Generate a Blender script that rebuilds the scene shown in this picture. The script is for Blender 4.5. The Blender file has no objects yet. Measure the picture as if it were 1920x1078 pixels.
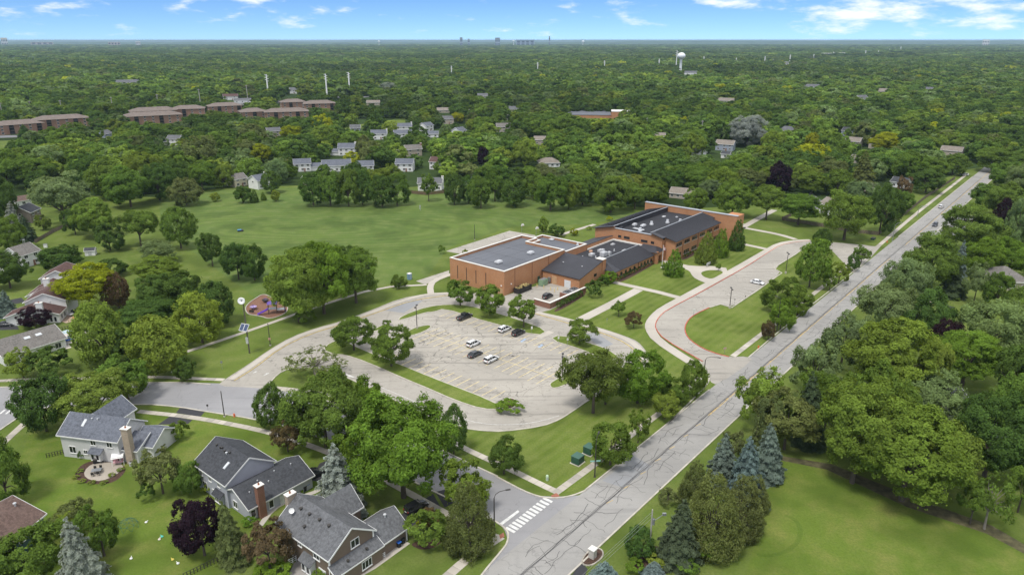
import bpy, math, random
import numpy as np
from mathutils import Vector, Matrix

random.seed(7)
RNG = np.random.default_rng(11)
SC = bpy.context.scene
COL = SC.collection
R = math.radians

# ------------------------------------------------------------------ camera
FPX, CXP, CYP, CAMH = 1340.0, 960.0, 539.0, 80.0
PIT = math.atan(464 / FPX)
cp, sp = math.cos(PIT), math.sin(PIT)
cd = bpy.data.cameras.new('camera')
cam = bpy.data.objects.new('camera', cd)
COL.objects.link(cam)
cam.location = (0, 0, CAMH)
cam.rotation_euler = (math.pi / 2 - PIT, 0, 0)
cd.sensor_width = 36.0
cd.lens = FPX / 1920 * 36
cd.clip_start = 1.0
cd.clip_end = 120000
SC.camera = cam

# ------------------------------------------------------------------ light
SUN_EL, SUN_AZ = R(64), R(215)          # azimuth clockwise from +Y (straight ahead)
world = bpy.data.worlds.new('World')
SC.world = world
world.use_nodes = True
nt = world.node_tree
nt.nodes.clear()
def N(tree, typ, **kw):
    n = tree.nodes.new(typ)
    for k, v in kw.items():
        if k.startswith('i_'):
            key = k[2:]
            n.inputs[int(key) if key.isdigit() else key].default_value = v
        else:
            setattr(n, k, v)
    return n
out = N(nt, 'ShaderNodeOutputWorld')
bg = N(nt, 'ShaderNodeBackground'); bg.inputs['Strength'].default_value = 0.102
sky = N(nt, 'ShaderNodeTexSky', sky_type='NISHITA', sun_disc=False, sun_elevation=SUN_EL, sun_rotation=SUN_AZ,
        air_density=0.55, dust_density=0.0, ozone_density=5.0, altitude=2500)
tc = N(nt, 'ShaderNodeTexCoord')
mp = N(nt, 'ShaderNodeMapping'); mp.inputs['Scale'].default_value = (1.0, 1.0, 3.8)
nz = N(nt, 'ShaderNodeTexNoise'); nz.inputs['Scale'].default_value = 17.0; nz.inputs['Detail'].default_value = 7.0; nz.inputs['Roughness'].default_value = 0.58
nz2 = N(nt, 'ShaderNodeTexNoise'); nz2.inputs['Scale'].default_value = 2.6; nz2.inputs['Detail'].default_value = 2.0
add = N(nt, 'ShaderNodeMath', operation='MULTIPLY_ADD'); add.inputs[1].default_value = 0.55
sep = N(nt, 'ShaderNodeSeparateXYZ')
zr_ = N(nt, 'ShaderNodeMapRange'); zr_.inputs['From Min'].default_value = 0.004; zr_.inputs['From Max'].default_value = 0.075
zr_.inputs['To Min'].default_value = -0.13; zr_.inputs['To Max'].default_value = 0.03
add2 = N(nt, 'ShaderNodeMath', operation='ADD')
ramp = N(nt, 'ShaderNodeMapRange', interpolation_type='SMOOTHSTEP'); ramp.inputs['From Min'].default_value = 0.74; ramp.inputs['From Max'].default_value = 1.02
mixs = N(nt, 'ShaderNodeMix', data_type='RGBA')
tint = N(nt, 'ShaderNodeMix', data_type='RGBA', blend_type='MULTIPLY'); tint.inputs[0].default_value = 1.0
tint.inputs[7].default_value = (0.60, 0.735, 0.86, 1)
mixs.inputs[7].default_value = (6.9, 7.15, 7.6, 1)
L = nt.links.new
L(tc.outputs['Generated'], mp.inputs['Vector']); L(mp.outputs[0], nz.inputs['Vector']); L(mp.outputs[0], nz2.inputs['Vector'])
L(nz2.outputs[0], add.inputs[0]); L(nz.outputs[0], add.inputs[2])
L(tc.outputs['Generated'], sep.inputs[0]); L(sep.outputs['Z'], zr_.inputs['Value'])
zo = N(nt, 'ShaderNodeMapRange'); zo.inputs['From Min'].default_value = .06; zo.inputs['From Max'].default_value = .32; zo.inputs['To Max'].default_value = .28
za = N(nt, 'ShaderNodeMath', operation='ADD'); L(sep.outputs['Z'], zo.inputs['Value']); L(zr_.outputs[0], za.inputs[0]); L(zo.outputs[0], za.inputs[1])
xa = N(nt, 'ShaderNodeMath', operation='MULTIPLY_ADD'); xa.inputs[1].default_value = .13; L(sep.outputs['X'], xa.inputs[0]); L(za.outputs[0], xa.inputs[2])
L(add.outputs[0], add2.inputs[0]); L(xa.outputs[0], add2.inputs[1]); L(add2.outputs[0], ramp.inputs['Value'])
L(sky.outputs[0], tint.inputs[6]); L(tint.outputs[2], mixs.inputs[6]); L(ramp.outputs[0], mixs.inputs[0])
L(mixs.outputs[2], bg.inputs['Color']); L(bg.outputs[0], out.inputs['Surface'])

sd = bpy.data.lights.new('sun', 'SUN')
sd.energy = 1.95; sd.angle = R(13); sd.color = (1.0, 0.955, 0.88)
sun = bpy.data.objects.new('sun', sd)
COL.objects.link(sun)
sv = Vector((math.sin(SUN_AZ) * math.cos(SUN_EL), math.cos(SUN_AZ) * math.cos(SUN_EL), math.sin(SUN_EL)))
sun.rotation_euler = sv.to_track_quat('Z', 'Y').to_euler()
sun.location = sv * 300

SC.view_settings.view_transform = 'Standard'
SC.view_settings.look = 'None'
SC.view_settings.gamma = 1.0
SC.view_settings.use_curve_mapping = False
SC.view_settings.exposure = 0.66
SC.cycles.max_bounces = 6
SC.cycles.diffuse_bounces = 4
SC.cycles.glossy_bounces = 2
SC.cycles.transmission_bounces = 4
SC.cycles.transparent_max_bounces = 4
SC.cycles.caustics_reflective = False
SC.cycles.caustics_refractive = False

# ------------------------------------------------------------------ geometry of the place: a line of sight to a point on level ground
def G(px, py, z=0.0):
    a = (px - CXP) / FPX; b = (py - CYP) / FPX
    t = (CAMH - z) / (sp + b * cp)
    return (a * t, (cp - b * sp) * t)
def P(x, y, z):
    f = y * cp - (z - CAMH) * sp; u = y * sp + (z - CAMH) * cp
    return (CXP + FPX * x / f, CYP - FPX * u / f, f)
def Ht(px, py, ty):
    x, y = G(px, py); lo, hi = -5.0, 79.0
    for _ in range(40):
        m = (lo + hi) / 2
        if P(x, y, m)[1] > ty: lo = m
        else: hi = m
    return lo
PHI = math.atan(1181 / math.hypot(FPX, 464))
UX = (math.sin(PHI), math.cos(PHI)); WX = (math.cos(PHI), -math.sin(PHI))
def RD(u, w):                       # main-road frame: u along the road, w across it
    return (u * UX[0] + w * WX[0], u * UX[1] + w * WX[1])
ANG = math.atan2(UX[1], UX[0])      # heading of u

# ------------------------------------------------------------------ mesh collector
class MB:
    def __init__(s): s.v = []; s.f = []; s.m = []; s.xf = None
    def add(s, pts):
        i = len(s.v); s.v.extend([tuple(p) for p in pts]); return i
    def poly(s, pts, mi=0):
        i = s.add(pts); s.f.append(tuple(range(i, i + len(pts)))); s.m.append(mi)
    def box(s, x0, x1, y0, y1, z0, z1, mi=0):
        i = s.add([(x0,y0,z0),(x1,y0,z0),(x1,y1,z0),(x0,y1,z0),(x0,y0,z1),(x1,y0,z1),(x1,y1,z1),(x0,y1,z1)])
        for q in ((0,3,2,1),(4,5,6,7),(0,1,5,4),(1,2,6,5),(2,3,7,6),(3,0,4,7)):
            s.f.append(tuple(i + k for k in q)); s.m.append(mi)
    def beam(s, p, q, w, h, mi=0, up=(0,0,1)):
        p = Vector(p); q = Vector(q); d = (q - p).normalized(); u = Vector(up)
        if abs(d.dot(u)) > .98: u = Vector((1, 0, 0))
        x = d.cross(u).normalized() * (w / 2); z = x.cross(d).normalized() * (h / 2)
        i = s.add([p-x-z, p+x-z, p+x+z, p-x+z, q-x-z, q+x-z, q+x+z, q-x+z])
        for k in ((0,1,2,3),(7,6,5,4),(0,4,5,1),(1,5,6,2),(2,6,7,3),(3,7,4,0)):
            s.f.append(tuple(i + a for a in k)); s.m.append(mi)
    def tube(s, p, q, r0, r1=None, n=8, mi=0, caps=True):
        r1 = r0 if r1 is None else r1
        p = Vector(p); q = Vector(q); d = (q - p).normalized()
        u = Vector((0, 0, 1)) if abs(d.z) < .95 else Vector((1, 0, 0))
        x = d.cross(u).normalized(); y = d.cross(x)
        a = [p + (x * math.cos(2*math.pi*k/n) + y * math.sin(2*math.pi*k/n)) * r0 for k in range(n)]
        b = [q + (x * math.cos(2*math.pi*k/n) + y * math.sin(2*math.pi*k/n)) * r1 for k in range(n)]
        i = s.add(a + b)
        for k in range(n):
            s.f.append((i+k, i+n+k, i+n+(k+1)%n, i+(k+1)%n)); s.m.append(mi)
        if caps:
            s.f.append(tuple(i+k for k in range(n))); s.m.append(mi)
            s.f.append(tuple(i+n+k for k in reversed(range(n)))); s.m.append(mi)
    def lathe(s, prof, n=16, c=(0,0,0), mi=0):
        i = s.add([(c[0]+r*math.cos(2*math.pi*k/n), c[1]+r*math.sin(2*math.pi*k/n), c[2]+z) for r, z in prof for k in range(n)])
        for j in range(len(prof)-1):
            for k in range(n):
                s.f.append((i+j*n+k, i+j*n+(k+1)%n, i+(j+1)*n+(k+1)%n, i+(j+1)*n+k)); s.m.append(mi)
    def prism(s, pts, z0, z1, mi=0):
        pts = ccw(pts); n = len(pts)
        i = s.add([(x,y,z0) for x,y in pts] + [(x,y,z1) for x,y in pts])
        for k in range(n):
            s.f.append((i+k, i+(k+1)%n, i+n+(k+1)%n, i+n+k)); s.m.append(mi)
        s.f.append(tuple(i+n+k for k in range(n))); s.m.append(mi)
        s.f.append(tuple(i+k for k in reversed(range(n)))); s.m.append(mi)
    def mesh(s, name, mats):
        me = bpy.data.meshes.new(name)
        me.from_pydata(s.v, [], s.f)
        for m in (mats if isinstance(mats, (list, tuple)) else [mats]): me.materials.append(m)
        if any(s.m): me.polygons.foreach_set('material_index', s.m)
        me.update(); return me
    def obj(s, name, mats, parent=None, smooth=False):
        me = s.mesh(name, mats)
        if smooth: me.polygons.foreach_set('use_smooth', [True] * len(me.polygons))
        return link(name, me, parent)
def link(name, data, parent=None, loc=None, rz=0.0):
    o = bpy.data.objects.new(name, data); COL.objects.link(o)
    if parent is not None: o.parent = parent
    if loc is not None: o.location = loc if len(loc) == 3 else (loc[0], loc[1], 0)
    if rz: o.rotation_euler = (0, 0, rz)
    return o
def tag(o, label=None, cat=None, group=None, kind=None):
    if label: o['label'] = label
    if cat: o['category'] = cat
    if group: o['group'] = group
    if kind: o['kind'] = kind
    return o
def thing(name, label, cat, loc=(0,0,0), rz=0.0, group=None):
    return tag(link(name, None, None, loc, rz), label, cat, group)
def struct(o, label=None): return tag(o, label, None, None, 'structure')
def ccw(p):
    a = sum(p[i][0]*p[(i+1)%len(p)][1] - p[(i+1)%len(p)][0]*p[i][1] for i in range(len(p)))
    return list(p) if a > 0 else list(reversed(p))
def chaikin(p, n=2, closed=True):
    for _ in range(n):
        q = []
        m = len(p)
        rng = range(m) if closed else range(m-1)
        if not closed: q.append(p[0])
        for i in rng:
            a, b = p[i], p[(i+1) % m]
            q += [(a[0]*.75+b[0]*.25, a[1]*.75+b[1]*.25), (a[0]*.25+b[0]*.75, a[1]*.25+b[1]*.75)]
        if not closed: q.append(p[-1])
        p = q
    return p
def GP(pts, z=0.0): return [G(x, y, z) for x, y in pts]
def offs(p, d, closed=True):        # offset a polyline to its left by d
    o = []; n = len(p)
    for i in range(n):
        a = Vector(p[i-1] if (closed or i) else p[i]); b = Vector(p[(i+1) % n] if (closed or i < n-1) else p[i]); c = Vector(p[i])
        e1 = (c - a); e2 = (b - c)
        n1 = Vector((-e1.y, e1.x)).normalized() if e1.length > 1e-6 else None
        n2 = Vector((-e2.y, e2.x)).normalized() if e2.length > 1e-6 else None
        if n1 is None: n1 = n2
        if n2 is None: n2 = n1
        m = n1 + n2
        m = m.normalized() if m.length > 1e-6 else n1
        k = max(.5, m.dot(n1))
        o.append(tuple(c + m * (d / k)))
    return o
def band(mb, a, b, z0, z1, closed=False, mi=0):    # solid strip between two polylines
    n = len(a)
    i = mb.add([(x,y,z0) for x,y in a] + [(x,y,z1) for x,y in a] + [(x,y,z1) for x,y in b] + [(x,y,z0) for x,y in b])
    for k in range(n if closed else n-1):
        j = (k+1) % n
        for r in range(3):
            mb.f.append((i+r*n+k, i+(r+1)*n+k, i+(r+1)*n+j, i+r*n+j)); mb.m.append(mi)

# ------------------------------------------------------------------ materials
MATS = {}
def principled(name):
    m = bpy.data.materials.new(name); m.use_nodes = True
    t = m.node_tree; b = t.nodes['Principled BSDF']
    return m, t, b
def rot_coord(t, rot=0.0, scale=(1,1,1)):
    tcn = N(t, 'ShaderNodeTexCoord'); mpn = N(t, 'ShaderNodeMapping')
    mpn.inputs['Rotation'].default_value = (0, 0, rot); mpn.inputs['Scale'].default_value = scale
    t.links.new(tcn.outputs['Object'], mpn.inputs[0]); return mpn.outputs[0]
def noise(t, vec, scale, detail=4.0, rough=.55):
    n = N(t, 'ShaderNodeTexNoise'); n.inputs['Scale'].default_value = scale; n.inputs['Detail'].default_value = detail; n.inputs['Roughness'].default_value = rough
    if vec is not None: t.links.new(vec, n.inputs['Vector'])
    return n.outputs[0]
def mrange(t, val, a, b, c=0.0, d=1.0, smooth=True):
    n = N(t, 'ShaderNodeMapRange', interpolation_type='SMOOTHSTEP' if smooth else 'LINEAR')
    n.inputs[1].default_value = a; n.inputs[2].default_value = b; n.inputs[3].default_value = c; n.inputs[4].default_value = d
    t.links.new(val, n.inputs[0]); return n.outputs[0]
def mixc(t, fac, a, b, blend='MIX'):
    n = N(t, 'ShaderNodeMix', data_type='RGBA', blend_type=blend)
    for s, v in ((0, fac), (6, a), (7, b)):
        if isinstance(v, (float, int)): n.inputs[s].default_value = v
        elif isinstance(v, tuple): n.inputs[s].default_value = (*v[:3], 1)
        else: t.links.new(v, n.inputs[s])
    return n.outputs[2]
def bump(t, b, h, strength=.3, dist=.02):
    n = N(t, 'ShaderNodeBump'); n.inputs['Strength'].default_value = strength; n.inputs['Distance'].default_value = dist
    t.links.new(h, n.inputs['Height']); t.links.new(n.outputs[0], b.inputs['Normal'])
def mat(name, col, rough=.7, var=.18, scale=1.2, metal=0.0, spec=.4, bmp=0.0):
    """plain surface with uneven colour"""
    if name in MATS: return MATS[name]
    m, t, b = principled(name)
    v = rot_coord(t)
    n1 = noise(t, v, scale, 5); n2 = noise(t, v, scale * 9, 3)
    c = mixc(t, mrange(t, n1, .3, .7), tuple(x*(1-var) for x in col), tuple(min(1, x*(1+var)) for x in col))
    c = mixc(t, mrange(t, n2, .25, .75, 0, .35), c, tuple(x*(1-var) for x in col))
    t.links.new(c, b.inputs['Base Color'])
    b.inputs['Roughness'].default_value = rough; b.inputs['Metallic'].default_value = metal
    b.inputs['Specular IOR Level'].default_value = spec
    if bmp: bump(t, b, n2, bmp, .03)
    MATS[name] = m; return m
def siding(name, col, pitch=.2):
    if name in MATS: return MATS[name]
    m, t, b = principled(name)
    v = rot_coord(t)
    sx = N(t, 'ShaderNodeSeparateXYZ'); t.links.new(v, sx.inputs[0])
    md = N(t, 'ShaderNodeMath', operation='FRACT'); dv = N(t, 'ShaderNodeMath', operation='DIVIDE'); dv.inputs[1].default_value = pitch
    t.links.new(sx.outputs['Z'], dv.inputs[0]); t.links.new(dv.outputs[0], md.inputs[0])
    n1 = noise(t, v, .5, 4)
    c = mixc(t, mrange(t, n1, .3, .7), tuple(x*.9 for x in col), col)
    c = mixc(t, mrange(t, md.outputs[0], 0, .16, .3, 0), c, tuple(x*.5 for x in col))
    t.links.new(c, b.inputs['Base Color']); b.inputs['Roughness'].default_value = .6
    bump(t, b, md.outputs[0], .5, .03)
    MATS[name] = m; return m
def shingle(name, col, dark=.62):
    if name in MATS: return MATS[name]
    m, t, b = principled(name)
    v = rot_coord(t)
    n1 = noise(t, v, .35, 4); n2 = noise(t, v, 2.2, 4, .7)
    sx = N(t, 'ShaderNodeSeparateXYZ'); t.links.new(v, sx.inputs[0])
    dv = N(t, 'ShaderNodeMath', operation='MULTIPLY'); dv.inputs[1].default_value = 9.0
    fr = N(t, 'ShaderNodeMath', operation='FRACT'); t.links.new(sx.outputs['Z'], dv.inputs[0]); t.links.new(dv.outputs[0], fr.inputs[0])
    c = mixc(t, mrange(t, n2, .3, .7), tuple(x*dark for x in col), tuple(x*1.25 for x in col))
    c = mixc(t, mrange(t, n1, .35, .7, 0, .35), c, tuple(x*1.5 for x in col))
    c = mixc(t, mrange(t, fr.outputs[0], 0, .2, .45, 0), c, tuple(x*.5 for x in col))
    t.links.new(c, b.inputs['Base Color']); b.inputs['Roughness'].default_value = .9; b.inputs['Specular IOR Level'].default_value = .2
    MATS[name] = m; return m
def brick(name, c1, c2, mortar):
    if name in MATS: return MATS[name]
    m, t, b = principled(name)
    tcn = N(t, 'ShaderNodeTexCoord')
    sx = N(t, 'ShaderNodeSeparateXYZ'); t.links.new(tcn.outputs['Object'], sx.inputs[0])
    ad = N(t, 'ShaderNodeMath', operation='ADD'); t.links.new(sx.outputs['X'], ad.inputs[0]); t.links.new(sx.outputs['Y'], ad.inputs[1])
    cb = N(t, 'ShaderNodeCombineXYZ'); t.links.new(ad.outputs[0], cb.inputs[0]); t.links.new(sx.outputs['Z'], cb.inputs[1])
    bt = N(t, 'ShaderNodeTexBrick'); t.links.new(cb.outputs[0], bt.inputs['Vector'])
    bt.inputs['Scale'].default_value = 1.0; bt.inputs['Brick Width'].default_value = .4; bt.inputs['Row Height'].default_value = .135
    bt.inputs['Mortar Size'].default_value = .018
    bt.inputs['Color1'].default_value = (*c1, 1); bt.inputs['Color2'].default_value = (*c2, 1); bt.inputs['Mortar'].default_value = (*mortar, 1)
    n1 = noise(t, tcn.outputs['Object'], .25, 5); n2 = noise(t, tcn.outputs['Object'], 1.3, 4)
    c = mixc(t, mrange(t, n1, .3, .75, 0, .55), bt.outputs[0], tuple(x*.7 for x in c1))
    c = mixc(t, mrange(t, n2, .5, .8, 0, .25), c, tuple(min(1, x*1.35) for x in c1))
    t.links.new(c, b.inputs['Base Color']); b.inputs['Roughness'].default_value = .88; b.inputs['Specular IOR Level'].default_value = .2
    MATS[name] = m; return m
def grass(name, ca, cb_, cc, stripe=None, ring=None, amt=.25):
    m, t, b = principled(name)
    v = rot_coord(t)
    n1 = noise(t, v, .022, 4); n2 = noise(t, v, .16, 5, .62); n3 = noise(t, v, 2.4, 4, .7)
    c = mixc(t, mrange(t, n1, .35, .65), ca, cb_)
    c = mixc(t, mrange(t, n2, .40, .72, 0, .8), c, cc)
    n6 = noise(t, v, .055, 3, .6); c = mixc(t, mrange(t, n6, .44, .68, 0, .8), c, tuple(x*.68 for x in ca))
    if stripe:
        ang, per = stripe
        v2 = rot_coord(t, ang)
        sx = N(t, 'ShaderNodeSeparateXYZ'); t.links.new(v2, sx.inputs[0])
        ml = N(t, 'ShaderNodeMath', operation='MULTIPLY'); ml.inputs[1].default_value = 2*math.pi/per
        wob = noise(t, v, .06, 2); ma = N(t, 'ShaderNodeMath', operation='MULTIPLY_ADD'); ma.inputs[1].default_value = 5.0
        t.links.new(sx.outputs['Y'], ml.inputs[0]); t.links.new(wob, ma.inputs[0]); t.links.new(ml.outputs[0], ma.inputs[2])
        sn = N(t, 'ShaderNodeMath', operation='SINE'); t.links.new(ma.outputs[0], sn.inputs[0])
        c = mixc(t, mrange(t, sn.outputs[0], -.6, .6, 0, amt), c, cc)
    if ring:
        (rx, ry), per, r0, r1 = ring
        sb = N(t, 'ShaderNodeVectorMath', operation='SUBTRACT'); sb.inputs[1].default_value = (rx, ry, 0); t.links.new(v, sb.inputs[0])
        sm = N(t, 'ShaderNodeVectorMath', operation='MULTIPLY'); sm.inputs[1].default_value = (.42, 1.15, 0); t.links.new(sb.outputs[0], sm.inputs[0])
        ln = N(t, 'ShaderNodeVectorMath', operation='LENGTH'); t.links.new(sm.outputs[0], ln.inputs[0])
        wob = noise(t, v, .03, 2); ma0 = N(t, 'ShaderNodeMath', operation='MULTIPLY_ADD'); ma0.inputs[1].default_value = 9.0
        t.links.new(wob, ma0.inputs[0]); t.links.new(ln.outputs['Value'], ma0.inputs[2])
        ml = N(t, 'ShaderNodeMath', operation='MULTIPLY'); ml.inputs[1].default_value = 2*math.pi/per; t.links.new(ma0.outputs[0], ml.inputs[0])
        sn = N(t, 'ShaderNodeMath', operation='SINE'); t.links.new(ml.outputs[0], sn.inputs[0])
        f = mrange(t, sn.outputs[0], -.4, .7, 0, amt); fd = mrange(t, ln.outputs['Value'], r0, r1, 1, 0)
        mu = N(t, 'ShaderNodeMath', operation='MULTIPLY'); t.links.new(f, mu.inputs[0]); t.links.new(fd, mu.inputs[1])
        c = mixc(t, mu.outputs[0], c, tuple(x*.55 for x in ca))
    c = mixc(t, mrange(t, n3, .3, .75, 0, .5), c, tuple(x*.6 for x in ca))
    t.links.new(c, b.inputs['Base Color']); b.inputs['Roughness'].default_value = 1.0; b.inputs['Specular IOR Level'].default_value = 0.08
    bump(t, b, n3, .5, .12)
    MATS[name] = m; return m
def pavement(name, base, dark, cracks=.5, streak=.5, rough=.9):
    if name in MATS: return MATS[name]
    m, t, b = principled(name)
    v = rot_coord(t); vs = rot_coord(t, -ANG, (.06, 1.1, 1)); vb = rot_coord(t, -ANG, (1.0, .07, 1))
    n1 = noise(t, v, .05, 5, .6); n2 = noise(t, v, .55, 6, .7); n3 = noise(t, vs, .5, 4, .6); n4 = noise(t, v, 7, 3, .6); n5 = noise(t, vb, .4, 4, .6)
    c = mixc(t, mrange(t, n1, .3, .7), tuple(x*.88 for x in base), tuple(x*1.1 for x in base))
    c = mixc(t, mrange(t, n2, .52, .74, 0, .75*cracks+.12), c, dark)
    c = mixc(t, mrange(t, n3, .5, .75, 0, streak), c, dark)
    c = mixc(t, mrange(t, n5, .58, .8, 0, streak*.7), c, dark)
    c = mixc(t, mrange(t, n4, .3, .8, 0, .25), c, tuple(x*.7 for x in base))
    if cracks:
        wv = noise(t, v, .35, 3)
        wm = N(t, 'ShaderNodeMix', data_type='RGBA'); wm.inputs[0].default_value = .22
        nn = N(t, 'ShaderNodeTexNoise'); nn.inputs['Scale'].default_value = .4; t.links.new(v, nn.inputs['Vector'])
        ws = N(t, 'ShaderNodeVectorMath', operation='SCALE'); ws.inputs['Scale'].default_value = 5.0; t.links.new(nn.outputs['Color'], ws.inputs[0])
        va = N(t, 'ShaderNodeVectorMath', operation='ADD'); t.links.new(v, va.inputs[0]); t.links.new(ws.outputs[0], va.inputs[1])
        vo = N(t, 'ShaderNodeTexVoronoi', feature='DISTANCE_TO_EDGE'); vo.inputs['Scale'].default_value = .16
        t.links.new(va.outputs[0], vo.inputs['Vector'])
        cr = mrange(t, vo.outputs['Distance'], .006, .022, 1, 0)
        gate = mrange(t, noise(t, v, .07, 2), .42, .6)
        mu = N(t, 'ShaderNodeMath', operation='MULTIPLY'); t.links.new(cr, mu.inputs[0]); t.links.new(gate, mu.inputs[1])
        mu2 = N(t, 'ShaderNodeMath', operation='MULTIPLY'); mu2.inputs[1].default_value = .8*cracks; t.links.new(mu.outputs[0], mu2.inputs[0])
        c = mixc(t, mu2.outputs[0], c, tuple(x*.45 for x in dark))
    t.links.new(c, b.inputs['Base Color']); b.inputs['Roughness'].default_value = rough; b.inputs['Specular IOR Level'].default_value = .25
    bump(t, b, n4, .2, .02)
    MATS[name] = m; return m
def leafmat(name, instanced=False):
    m = bpy.data.materials.new(name); m.use_nodes = True; t = m.node_tree; t.nodes.clear()
    o = N(t, 'ShaderNodeOutputMaterial'); d = N(t, 'ShaderNodeBsdfDiffuse'); tr = N(t, 'ShaderNodeBsdfTranslucent'); mx = N(t, 'ShaderNodeMixShader')
    mx.inputs[0].default_value = .42
    if instanced:
        a = N(t, 'ShaderNodeAttribute', attribute_type='INSTANCER', attribute_name='tint'); col = a.outputs['Color']
    else:
        a = N(t, 'ShaderNodeObjectInfo'); col = a.outputs['Color']
    at = N(t, 'ShaderNodeAttribute', attribute_type='GEOMETRY', attribute_name='tone')
    vm = N(t, 'ShaderNodeVectorMath', operation='SCALE'); t.links.new(col, vm.inputs[0]); t.links.new(at.outputs['Fac'], vm.inputs['Scale'])
    warm = mixc(t, 1.0, vm.outputs[0], (1.25, 1.15, .6), 'MULTIPLY')
    t.links.new(vm.outputs[0], d.inputs[0]); t.links.new(warm, tr.inputs[0])
    t.links.new(d.outputs[0], mx.inputs[1]); t.links.new(tr.outputs[0], mx.inputs[2]); t.links.new(mx.outputs[0], o.inputs[0])
    MATS[name] = m; return m

M_GRASS = grass('grass', (.100, .146, .028), (.130, .178, .036), (.172, .200, .060))
M_LAWN = grass('lawn_grass', (.104, .152, .025), (.134, .186, .034), (.190, .220, .064), stripe=(-ANG, 2.6), amt=.3)
M_FIELD = grass('field_grass', (.094, .148, .036), (.122, .176, .040), (.165, .200, .066), ring=(G(600, 430), 4.6, 40, 66), amt=.28)
M_BIGLAWN = grass('smooth_lawn', (.098, .154, .023), (.124, .176, .030), (.200, .205, .060))
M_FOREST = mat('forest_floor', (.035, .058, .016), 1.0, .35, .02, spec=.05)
M_ROAD = pavement('old_road_concrete', (.295, .287, .273), (.195, .19, .185), .35, .55)
M_PATCH = pavement('road_patch', (.27, .275, .285), (.2, .2, .21), 0, .2)
M_STREET = pavement('street_asphalt', (.268, .265, .272), (.19, .188, .193), .25, .4)
M_DRIVE = pavement('drive_concrete', (.345, .322, .285), (.18, .168, .15), .6, .7)
M_LOT = pavement('lot_concrete', (.365, .34, .298), (.175, .162, .147), .85, .8)
M_WALK = pavement('walk_concrete', (.44, .405, .355), (.32, .29, .255), .15, .3)
M_KERB = mat('kerb_concrete', (.46, .43, .37), .9, .2, .6)
M_KERBY = mat('kerb_yellow_paint', (.52, .40, .16), .8, .3, .8)
M_KERBR = mat('kerb_red_paint', (.42, .10, .06), .8, .35, .8)
M_STREETD = pavement('neighbourhood_asphalt', (.17, .17, .18), (.11, .11, .12), .2, .3)
M_BLACKTOP = pavement('blacktop', (.045, .045, .05), (.03, .03, .032), .1, .2)
M_SEAL = mat('crack_sealant', (.080, .077, .076), .6, .3, 3)
M_WHITE = mat('white_paint', (.60, .60, .58), .6, .2, 1.5)
M_WORN = mat('worn_white_paint', (.55, .54, .52), .8, .3, 2)
M_YEL = mat('worn_yellow_paint', (.70, .56, .25), .8, .3, 1.0)
M_YEL2 = mat('yellow_road_paint', (.58, .38, .08), .8, .3, 1.0)
M_MULCH = mat('brown_mulch', (.07, .04, .028), 1.0, .4, 3, bmp=.6)
M_TRIM = mat('white_trim', (.74, .74, .73), .55, .06, 1)
M_GLASS = mat('window_glass', (.022, .026, .03), .12, .3, .5, spec=.6)
M_METAL = mat('grey_metal', (.30, .31, .32), .45, .15, 2, metal=.5)
M_DKMETAL = mat('dark_bronze_metal', (.06, .055, .05), .5, .2, 2, metal=.3)
M_BLACK = mat('black_rubber', (.018, .018, .018), .8, .2, 4)
M_LEAF = leafmat('leaf'); M_LEAFI = leafmat('woodland_leaf', True)
M_BARK = mat('bark', (.10, .082, .065), .95, .35, 3, bmp=.6)
M_PALEBARK = mat('pale_bark', (.25, .225, .19), .95, .3, 3, bmp=.5)
# ================================================================== the ground
def sheet(name, pts, z, m, parent=None, smooth_n=0, closed=True):
    if smooth_n: pts = chaikin(pts, smooth_n)
    mb = MB(); mb.poly([(x, y, z) for x, y in ccw(pts)])
    return mb.obj(name, m, parent)
def kerb_line(parent, pts, m=None, w=.3, h=.13, sm=1, name='kerb'):
    p = GP(pts)
    if sm: p = chaikin(p, sm, False)
    mb = MB(); band(mb, offs(p, w/2, False), offs(p, -w/2, False), -.05, h)
    return mb.obj(name, m or M_KERB, parent)
def island(parent, pts, sm=2, m=None, grass_m=None, kw=.28):
    p = ccw(chaikin(GP(pts), sm)); q = offs(p, kw)
    mb = MB(); band(mb, list(reversed(p)), list(reversed(q)), -.05, .14, True); mb.obj('kerb', m or M_KERB, parent)
    sheet('turf', q, .12, grass_m or M_LAWN, parent)
def strip(pts, width, z0, z1, m, name, parent, sm=1):
    p = GP(pts)
    if sm: p = chaikin(p, sm, False)
    mb = MB(); band(mb, offs(p, width/2, False), offs(p, -width/2, False), z0, z1)
    return mb.obj(name, m, parent)
SLABM = [pavement('slab_concrete', (.42, .385, .33), (.32, .29, .25), .05, .1),
         pavement('slab_concrete_dark', (.34, .315, .275), (.25, .23, .205), .05, .1),
         pavement('slab_concrete_pale', (.49, .45, .39), (.38, .35, .30), .05, .1)]
SLAB_N = [0]
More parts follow.
